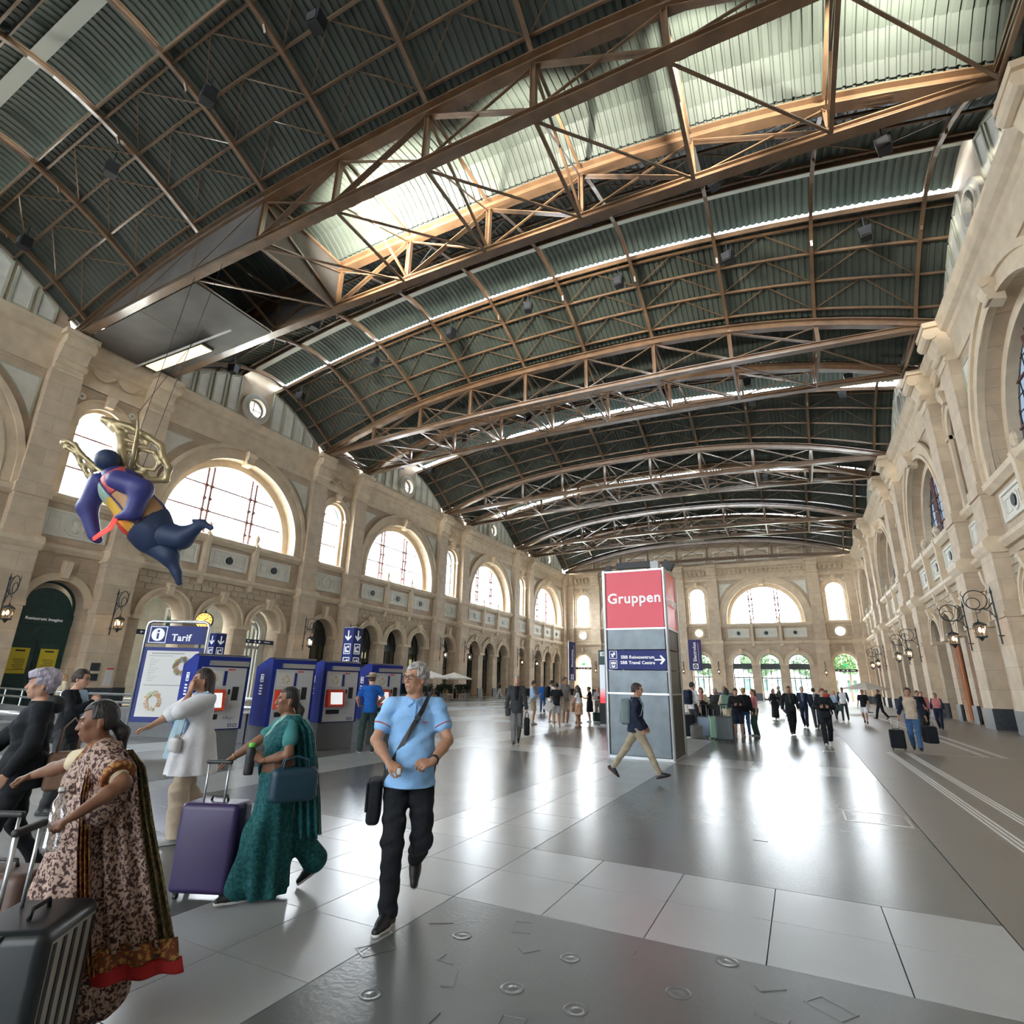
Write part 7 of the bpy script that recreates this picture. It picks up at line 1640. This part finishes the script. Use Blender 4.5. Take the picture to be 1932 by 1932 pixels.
# table: label, pos, H, heading, skin, hair, top, bottom, shoes, legs, arms, female, extras
gA = 'group of young travellers left of the sign tower'; gB = 'group waiting with luggage right of the sign tower'; gC = 'people crossing the hall'
TB = [
 ('man in a pale blue shirt and khaki shorts, leftmost of the young group',(-10.18,22.41),1.76,'R',-.1,'tan',('short','dbrown'),('shirt','lblue',1.5,-.08),('shorts','khaki'),'grey',STAND,HOLD,0,gA,''),
 ('youth in a blue jacket with a white cap standing behind the young group',(-13.9,32.0),1.72,'C',.3,'fair',('short','blond'),('jacket','blue',1.9,-.08),('trousers','denim'),'black',STAND,None,0,gA,''),
 ('young man in a white tee shirt and grey shorts with a dark backpack',(-10.09,24.21),1.80,'R',.6,'tan',('short','black'),('tee','white',.6,-.08),('shorts','grey'),'white',STAND,HOLD,0,gA,'bp:black:dark backpack of the young man in the white tee shirt'),
 ('young man in a black tee shirt seen from behind, holding papers',(-8.77,21.6),1.68,'A',.0,'tan',('short','black'),('tee','black',.62,-.10),('shorts','lgrey'),'white',STAND,HOLD,0,gA,''),
 ('tall young man in a grey tee shirt and beige shorts',(-8.84,22.7),1.93,'R',-.9,'tan',('short','black'),('tee','grey',.6,-.08),('shorts','beige'),'white',STAND,None,0,gA,''),
 ('woman with long brown hair and white shorts beside the tall young man',(-8.9,24.4),1.62,'C',.8,'tan',('long','brown'),('tee','taupe',.5,0),('shorts','white'),'black',STAND,None,1,gA,''),
 ('woman with black hair in an orange floral skirt, arms folded',(-7.95,21.95),1.57,'L',-.5,'tan',('long','black'),('tee','white',.5,0),('skirt','floral_orange_cloth'),'sandal',STAND,HOLD,1,gA,'hb:1:floral_orange_cloth:patterned cloth bag of the woman in the floral skirt'),
 ('woman in a black dress bending forward near the tower',(-8.75,25.6),1.56,'L',-.2,'tan',('bun','black'),('tee','black',.4,0),('dress','black'),'white',STAND,HOLD,1,gA,''),
 ('blonde woman in a taupe jumpsuit looking at her phone left of the tower',(-8.77,26.9),1.55,'C',.1,'fair',('long','blond'),('shirt','lgrey',1.3,0),('trousers','taupe'),'black',STAND,HOLD,1,gB,'ph:phone held by the blonde woman in the taupe jumpsuit'),
 ('man in a white shirt with a dark backpack just right of the tower',(-3.45,21.3),1.81,'R',.7,'fair',('short','black'),('shirt','white',1.5,-.08),('trousers','char'),'black',STAND,None,0,gB,'bp:navy:navy backpack of the man in the white shirt beside the tower'),
 ('auburn-haired woman in a cream cardigan reading her phone behind the suitcases',(-3.35,22.6),1.64,'C',.1,'fair',('bob','red'),('jacket','cream',1.8,-.05,'pink'),('trousers','black'),'black',STAND,HOLD,1,gB,'ph:phone held by the auburn-haired woman'),
 ('short-haired man in a grey jacket behind the waiting group',(-2.95,23.4),1.62,'C',-.4,'fair',('short','grey'),('jacket','char',1.9,-.05),('trousers','black'),'black',STAND,None,0,gB,''),
 ('blonde man in a slate blue shirt behind the waiting group',(-2.75,24.6),1.70,'C',.5,'fair',('short','blond'),('shirt','slate',1.6,-.05),('trousers','char'),'black',STAND,None,0,gB,''),
 ('woman in a cream coat seen from behind with a green backpack',(-2.35,21.55),1.64,'A',-.1,'fair',('bob','black'),('coat','cream',1.85,-.30),('trousers','black'),'black',STAND,HOLD,1,gB,'bp:teal:sage green backpack on the woman in the cream coat'),
 ('young man in a black jacket looking down at his phone among the group',(-1.95,20.6),1.64,'C',.15,'fair',('short','dbrown'),('jacket','black',1.9,-.08),('shorts','navy'),'grey',STAND,HOLD,0,gB,'ph:phone held by the young man in the black jacket'),
 ('person in jeans with a large black backpack, back to the viewer',(-1.85,22.3),1.66,'A',.3,'fair',('short','blond'),('jacket','black',1.9,-.06),('slim','denim'),'white',STAND,None,0,gB,'bp:black:large black backpack of the person in jeans'),
 ('woman in a pink blouse with long auburn hair, rightmost of the waiting group',(-1.55,22.6),1.62,'L',.3,'fair',('long','red'),('shirt','pink',1.0,-.02),('trousers','dgreen'),'grey',STAND,None,1,gB,''),
 ('woman in a long black dress walking with one arm raised',(-1.37,35.5),1.64,'C',.3,'tan',('long','dbrown'),('shirt','black',1.6,0),('longskirt','black'),'sandal',WALK,MOUTH,1,gC,''),
 ('bald man in a dark suit and white shirt beside the woman in the long dress',(-1.2,39.2),1.80,'L',.2,'fair',('bald','grey'),('jacket','char',1.95,-.16,'white'),('trousers','char'),'black',WALK,None,0,gC,''),
 ('tall man in black jacket and trousers walking towards the viewer',(-.41,24.47),1.75,'C',.15,'tan',('crop','black'),('jacket','black',1.95,-.12,'char'),('trousers','black'),'black',WALK,None,0,gC,'bp:char:dark backpack of the tall man in black'),
 ('man in a dark jacket over a blue jumper walking beside the tall man',(0.05,29.48),1.76,'C',-.1,'fair',('short','grey'),('jacket','navy',1.95,-.12,'slate'),('trousers','navy'),'black',WALK2,None,0,gC,''),
 ('man in a navy jacket pushing a child buggy',(.50,29.3),1.71,'C',.1,'fair',('short','brown'),('jacket','navy',1.9,-.08,'lgrey'),('trousers','char'),'black',WALK,(dict(w=(.16,.42,1.02),f=(0,1,0),curl=1.5),dict(w=(-.16,.42,1.02),f=(0,1,0),curl=1.5)),0,gC,''),
 ('man in a black jacket walking and reading his phone in mid hall',(.58,20.2),1.69,'C',.05,'fair',('short','red'),('jacket','black',1.9,-.10),('trousers','black'),'white',WALK,HOLD,0,gC,'ph:phone held by the man in the black jacket in mid hall'),
 ('woman in a pale denim jacket behind the man with the phone',(1.7,38.5),1.60,'C',.3,'fair',('long','blond'),('jacket','lblue',1.9,0,'white'),('trousers','char'),'black',WALK,None,1,gC,''),
 ('person in a red top far behind the man with the phone',(1.55,44.5),1.62,'C',-.4,'tan',('short','dbrown'),('tee','red',.7,-.04),('trousers','char'),'black',WALK,None,0,gC,''),
 ('man in a white tee shirt with dark sleeves and slim trousers walking',(2.07,37.19),1.80,'C',-.15,'tan',('crop','black'),('tee','white',.25,-.06),('slim','char'),'black',WALK,None,0,gC,'hc:1:dark jacket carried by the man in the white tee shirt'),
 ('man in a black tee shirt and white shorts walking',(2.85,35.23),1.69,'C',-.1,'tan',('short','red'),('tee','black',.7,-.1),('shorts','white'),'black',WALK2,None,0,gC,''),
 ('woman in black jumper and trousers eating as she walks',(4.15,41.0),1.72,'L',.5,'tan',('bun','black'),('shirt','black',1.9,-.06),('trousers','black'),'sandal',WALK,MOUTH,1,gC,''),
 ('man in a beige shirt with dark sleeves and jeans pulling a black suitcase',(2.83,20.59),1.76,'C',.0,'tan',('short','dbrown'),('tee','beige',.15,-.08),('trousers','denim'),'black',WALK2,(dict(w=(.33,-.10,.92),curl=1.5),dict(w=(-.33,.02,.92),curl=1.5)),0,gC,'ra'),
 ('dark-haired man just behind the man with the black suitcase',(4.75,32.0),1.70,'C',.2,'tan',('short','black'),('shirt','black',1.6,-.06),('trousers','char'),'black',WALK,None,0,gC,''),
 ('woman in a pink jacket near the right wall',(5.1,33.3),1.66,'C',.1,'tan',('bun','dbrown'),('jacket','pink',1.9,-.06,'white'),('trousers','black'),'black',WALK,None,1,gC,''),
 ('woman in a pink top with navy sleeves nearest the right wall',(5.55,32.8),1.60,'C',-.1,'tan',('bun','black'),('jacket','pink',.9,-.02),('trousers','navy'),'black',WALK2,None,1,gC,''),
 ('woman in a dark top and white trousers by the cafe terrace',(-29.0,55.2),1.72,'L',.4,'tan',('bun','black'),('shirt','dgreen',1.6,0),('wide','white'),'white',WALK,MOUTH,1,gC,''),
 ('woman in a dark jacket and pale jeans walking behind the tariff board',(-21.5,14.0),1.65,'R',.1,'fair',('bun','blond'),('jacket','dgreen',1.9,-.02),('slim','lblue'),'black',WALK,None,1,gC,''),
 ('blonde woman in a cream top far left by the green door',(-22.8,10.9),1.64,'L',.5,'fair',('long','blond'),('shirt','cream',1.6,-.04),('trousers','beige'),'grey',STAND,None,1,gC,''),
 ('woman with wavy brown hair and pale cardigan at the left edge',(-20.3,9.2),1.62,'C',.9,'fair',('long','brown'),('jacket','cream',1.9,-.05),('trousers','beige'),'grey',STAND,None,1,gC,''),
 ('person in a lilac jacket and cap behind the second ticket machine',(-15.6,14.9),1.66,'L',.4,'tan',('short','black'),('jacket','purple',1.9,-.04),('trousers','white'),'white',STAND,HOLD,0,gC,''),
 ('dark-haired person sitting low beside the railing behind the first machine',(-15.2,13.4),1.30,'R',.4,'tan',('bob','black'),('jacket','black',1.9,-.04),('trousers','black'),'black',STAND,None,1,gC,''),
 ('woman with long black hair sitting at the cafe seen past the polo-shirted man',(-25.0,36.0),1.5,'A',.3,'tan',('long','black'),('shirt','black',1.5,-.04),('trousers','black'),'black',STAND,None,1,gC,''),
]
if FASTP: TB = TB[::9]
for (lab, pos, H, hd_, da, sk, hr, tp, bt, sh, lg, ar, fm, grp, exs) in TB:
    base = {'C':tocam(*pos),'A':tocam(*pos)+pi,'L':lf(*pos),'R':rt(*pos)}[hd_]; dist = sqrt(pos[0]**2+pos[1]**2)
    kw = dict(H=H, pos=pos, face=base+da, sk=sk, lod=1 if dist < 26 else 2, hair=hr, top=tp, bottom=bt, shoes=sh, legs=lg, female=bool(fm), head=(random.uniform(-.2,.2), -.22 if ar is HOLD else 0, 0))
    if ar: kw['arms'] = ar
    elif lg is WALK: kw['arms'] = (dict(w=(.25,-.08,.93)), dict(w=(-.25,.16,.95)))
    if exs == 'ra' or 'dark sleeves' in lab or 'navy sleeves' in lab:
        sm = CL['navy']
        def exf(c, sm=sm):
            for sd in (1,-1): c['mk']('sleeve', [rc(c['J']['s%d'%sd], c['J']['e%d'%sd], .058*c['k'], .05*c['k'], .03), rc(c['J']['e%d'%sd], c['J']['e%d'%sd]+(c['J']['w%d'%sd]-c['J']['e%d'%sd])*.6, .047*c['k'], .038*c['k'], .03)], sm, .014*c['k'])
        kw['extra'] = exf
    t, c = P_(lab, **kw)
    if exs.startswith('bp:'):
        _, m_, l_ = exs.split(':'); backpack(c, l_, {'teal':mat('sage_nylon',(0.13,0.24,0.20),.7)}.get(m_, CL.get(m_)), (.31,.19,.47))
    elif exs.startswith('ph:'): phone(c, exs[3:])
    elif exs.startswith('hb:'):
        _, s_, m_, l_ = exs.split(':'); bag_hand(c, int(s_), l_, CL[m_], (.34,.12,.38), .12)
    elif exs.startswith('hc:'): bag_hand(c, 1, exs[5:], CL['dgreen'], (.3,.18,.34), .02, name='folded_jacket', cat='jacket')
    if exs == 'ra':
        q = c['M'] @ Vector(tuple(c['J']['w1'])); suitcase('black cabin suitcase pulled by the man in beige and jeans', (q.x-.12,q.y-.05), base+.1, (.38,.24,.56), CL['black'], .36)
        bag_hand(c,-1,'black hold-all carried low by the man in beige and jeans',CL['black'],(.30,.34,.46),.14,.4,'hold_all')
    if 'papers' in lab:
        t = thing('paper_sheet','white sheets of paper held by the young man in the black tee shirt','paper',M=T((-8.98,21.3,.78)) @ Matrix.Rotation(.4,4,'Z') @ Matrix.Rotation(.5,4,'X') @ Matrix.Rotation(.7,4,'Y')); MB().b6(-.15,.15,-.004,.004,-.2,.2).obj('sheet', mat('paper_white',(0.7,0.68,0.66),.6), t)
# luggage of the waiting group
M_SLV = mat('silver_blue_shell',(0.17,0.22,0.30),.35,.3); M_MINT = mat('mint_shell',(0.22,0.38,0.28),.4); M_DKG = mat('graphite_shell',(0.045,0.06,0.065),.4)
gL = 'suitcases of the waiting group'
suitcase('silver-blue suitcase with raised handle right of the tower',(-3.05,20.9),tocam(-3,21)+pi,(.46,.27,.68),M_SLV,.40,group=gL,ribs=4)
suitcase('mint green suitcase in front of the waiting group',(-2.62,20.6),tocam(-3,21)+pi+.1,(.48,.28,.72),M_MINT,0,group=gL,ribs=5)
suitcase('graphite suitcase with white wheels in front of the cream coat woman',(-2.28,19.9),tocam(-2,20)+pi-.1,(.52,.3,.76),M_DKG,.36,group=gL,ribs=4)
suitcase('black suitcase against the right side of the tower group',(-3.55,20.5),tocam(-3,21)+pi,(.42,.28,.74),CL['black'],0,group=gL)
suitcase('black suitcase standing between the mint and silver-blue cases',(-2.92,21.6),tocam(-3,21)+pi,(.4,.26,.62),CL['black'],.3,group=gL)
handbag(T((-3.25,20.35,.42)) @ Matrix.Rotation(.6,4,'Z'),'striped grey travel bag on the floor before the silver-blue suitcase',CL['grey'],(.38,.2,.40),'travel_bag','bag',.05)
handbag(T((-3.28,22.0,1.12)) @ Matrix.Rotation(.2,4,'Z'),'dark rucksack resting on top of the suitcases, left one',CL['black'],(.46,.3,.44),'rucksack','bag',.06)
handbag(T((-2.8,22.2,1.06)) @ Matrix.Rotation(-.2,4,'Z'),'dark rucksack resting on top of the suitcases, right one',CL['char'],(.5,.3,.42),'rucksack','bag',.06)
suitcase('black suitcase under the left rucksack',(-3.3,22.05),tocam(-3,21)+pi,(.42,.26,.68),CL['black'],0,group=gL); suitcase('black suitcase under the right rucksack',(-2.8,22.25),tocam(-3,21)+pi,(.42,.26,.64),CL['char'],0,group=gL)
handbag(T((-8.45,26.1,.42)) @ Matrix.Rotation(.5,4,'Z'),'dark green travel bag at the feet of the blonde woman left of the tower',CL['dgreen'],(.6,.3,.40),'travel_bag','bag',.07)
# child buggy
bg = thing('child_buggy','dark child buggy with a child in pale blue','buggy',M=T((.72,28.5,0)) @ Matrix.Rotation(tocam(.7,28.5),4,'Z'))
for x in (-.22,.22):
    for y in (-.28,.3): ob('wheel', MB().tube([(0,.09*cos(a),.09*sin(a)) for a in [2*pi*i/16 for i in range(16)]],.016,6,closed=True).mesh('wheel', M_BLK), bg, T((x,y,.10)))
    MB().tube([(x,.3,.1),(x,0,.5),(x,-.42,1.02)],.014,6).tube([(x,-.28,.1),(x,.05,.45)],.014,6).obj('frame_tube', M_ALU, bg)
MB().tube([(-.22,-.42,1.02),(.22,-.42,1.02)],.016,6).obj('handle', M_BLK, bg); ob('seat', rmesh((.38,.32,.08),.03,CL['char'],3,(0,.02,.42)), bg); ob('seat_back', rmesh((.38,.06,.44),.028,CL['char'],3,(0,-.16,.64)), bg)
P_('small child in pale blue sitting in the buggy', H=.92, pos=(.74,28.62), face=tocam(.7,28.5), sk='fair', lod=1, hair=('short','blond'), top=('tee','lblue',.8,0), bottom=('trousers','lblue'), shoes='white', legs=((.12,.35,.45,0,0),(-.12,.35,.45,0,0)))
# ================================================================== HANGING WINGED FIGURE (plain generic stand-in)
wf_ = thing('winged_figure','huge blue winged figure with gold wings hung from the roof','sculpture',(0,0,0))
SO = _a((-22.57,11.40,8.20)); SR_ = _a((.8946,.4463,.0206)); SU = _a((.1147,-.2741,.9548)); ST = _a((.4318,-.8519,-.2964)); SU = SU-SR_*(SU@SR_); SU = SU/np.linalg.norm(SU)
def g3(i, j, c=0): return SO+SR_*(i/48.5)+SU*(j/48.5)+ST*c      # local design grid of the figure, c = towards the hall's middle
RB = np.stack([SR_, SU, np.cross(SR_, SU)], 1)
def rbq(a): return RB @ np.array(Matrix.Rotation(a,3,'Z'))
M_BFG = mat('gloss_blue_paint',(0.035,0.04,0.20),.55,spec=.5); M_DBF = mat('deep_blue_paint',(0.02,0.04,0.10),.55,spec=.5); M_GOLD = mat('gold_leaf',(0.42,0.34,0.19),.38,.5,bump=.3,bscale=6,var=.2,vscale=3); M_OCH = mat('ochre_paint',(0.50,0.28,0.12),.45); M_YLW = mat('yellow_paint',(0.75,0.48,0.08),.45); M_CRD = mat('red_paint',(0.62,0.06,0.04),.45)
AX = SR_*.68-SU*.73; PN = SR_*.73+SU*.68
sdf = lambda nm, pr, m, **kw: ob(nm, sdf_mesh(nm, pr, kw.pop('h',.05), m, kw.pop('infl',0), kw.pop('clips',()), rel=1), wf_)
tor = [el(g3(-5,15),(1.0,.78,.72),.3,rbq(-.82)), el(g3(30,-35),(1.0,.85,.80),.4,rbq(-.82)), rc(g3(-25,42),g3(-15,30),.3,.5,.3)]
sdf('torso', tor, M_BFG)
fc_ = (g3(0,0,.05),-ST)
def patch(nm, m, a0, a1, b0, b1, infl): sdf(nm, tor, m, infl=infl, clips=[(g3(*a0),-AX),(g3(*a1),AX),fc_,(g3(*a0)+PN*b0,-PN),(g3(*a0)+PN*b1,PN)])
patch('belly', M_OCH, (-2,8), (44,-58), -.1, 1.5, .03)
patch('yellow_stripe', M_YLW, (-14,8), (44,-58), -.45, .02, .045); patch('red_stripe', M_CRD, (-16,4), (44,-58), -.7, -.4, .04); patch('pale_side', mat('rose_paint',(0.50,0.22,0.30),.4), (-18,0), (40,-60), -1.3, -.68, .035)
patch('chest_patch', mat('crimson_paint',(0.60,0.09,0.09),.4), (-30,36), (0,10), -.05, .75, .05); patch('pale_patch', mat('mint_paint',(0.38,0.55,0.48),.4), (-30,34), (-8,2), -.65, -.1, .05)
sdf('head', [el(g3(-36,72,.05),(.43,.42,.42),.1,rbq(0)), rc(g3(-28,56),g3(-20,44),.2,.28,.15)], M_DBF)
sdf('right_arm', [rc(g3(-42,28,.25),g3(-62,-18,.35),.40,.33,.2), rc(g3(-62,-18,.35),g3(-40,-68,.6),.32,.22,.2), el(g3(-33,-76,.65),(.2,.16,.16),.1,rbq(-.4))], M_BFG)
sdf('left_arm', [rc(g3(0,32,.5),g3(50,15,.7),.40,.38,.2), rc(g3(50,15,.7),g3(42,-28,.9),.36,.30,.2), rc(g3(42,-28,.9),g3(18,-36,1.0),.26,.13,.15)], M_BFG)
sdf('hips', tor+[el(g3(50,-70),(.75,.72,.62),.4,rbq(-.8))], M_DBF, infl=.04, clips=[(g3(38,-50),-AX)])
sdf('left_leg', [rc(g3(55,-66),g3(105,-75,.1),.62,.42,.3), rc(g3(105,-75,.1),g3(146,-48,.15),.40,.16,.2), rc(g3(146,-48,.15),g3(164,-56,.2),.14,.10,.1), rc(g3(146,-48,.15),g3(134,-42,.3),.12,.08,.1)], M_DBF)
sdf('right_leg', [rc(g3(48,-82),g3(82,-108,.1),.52,.36,.3), rc(g3(82,-108,.1),g3(98,-140,.15),.3,.17,.2), rc(g3(98,-140,.15),g3(104,-158,.2),.17,.12,.1)], M_DBF)
def wing(nm, loops):
    pr = []
    for pts, r in loops:
        for a, b in zip(pts[:-1], pts[1:]): pr.append(rc(g3(*a), g3(*b), r, r, .08))
    sdf(nm, pr, M_GOLD, h=.04)
b_ = -.5
wing('near_wing', [([(-22,52,b_),(-28,80,b_),(-28,118,b_),(-62,152,b_),(-45,148,b_),(-12,138,b_),(25,118,b_),(48,102,b_),(52,80,b_),(64,58,b_),(58,36,b_),(34,34,-.2),(16,46,b_),(-22,52,b_)],.13),([(-40,140,b_),(-28,125,b_),(-26,95,b_),(-22,70,b_)],.2),([(-24,128,b_),(-16,112,b_),(5,106,b_),(22,104,b_),(6,120,b_),(-12,128,b_),(-24,128,b_)],.07),([(-24,96,b_),(-6,92,b_),(3,92,b_),(2,64,b_),(14,58,b_),(36,55,b_),(46,66,b_),(36,88,b_),(22,92,b_),(3,95,b_)],.08),([(-20,60,b_),(-4,52,b_),(14,50,b_)],.12)])
wing('far_wing', [([(-56,50,-.3),(-78,62,b_),(-104,84,b_),(-118,104,b_),(-130,110,b_),(-140,108,b_),(-132,98,b_),(-116,88,b_),(-106,66,b_),(-92,44,b_),(-82,26,b_),(-74,20,-.2)],.10),([(-112,84,b_),(-94,76,b_),(-86,58,b_),(-84,36,b_)],.06),([(-96,66,b_),(-78,54,b_)],.08)])
MB().tube([tuple(g3(18,-38,1.1)),tuple(g3(10,-56,1.15)),tuple(g3(-8,-66,1.1)),tuple(g3(-30,-76,.9))],.045,8).tube([tuple(g3(14,-36,1.05)),tuple(g3(4,-54,1.1)),tuple(g3(-12,-63,1.05)),tuple(g3(-30,-73,.9))],.04,8).obj('red_tube', mat('red_neon',(0.8,0.05,0.04),.4,emit=(1,0.05,0.04),es=1.2), wf_, True)
for a, b in ((g3(16,160,-.1),(-26.6,15.2,19.56)),(g3(20,60,-.3),(-21.5,12.47,19.80)),(g3(-10,60,-.3),(-23.5,12.47,19.72))): MB().tube([tuple(a),b],.012,5).obj('cable', M_IRON, wf_)
MB().tube([tuple(g3(-4,48,-.3)),tuple(g3(4,90,-.3)),tuple(g3(14,130,-.2)),tuple(g3(16,160,-.1))],[.08,.09,.06,.03],8).obj('gold_spine', M_GOLD, wf_, True)
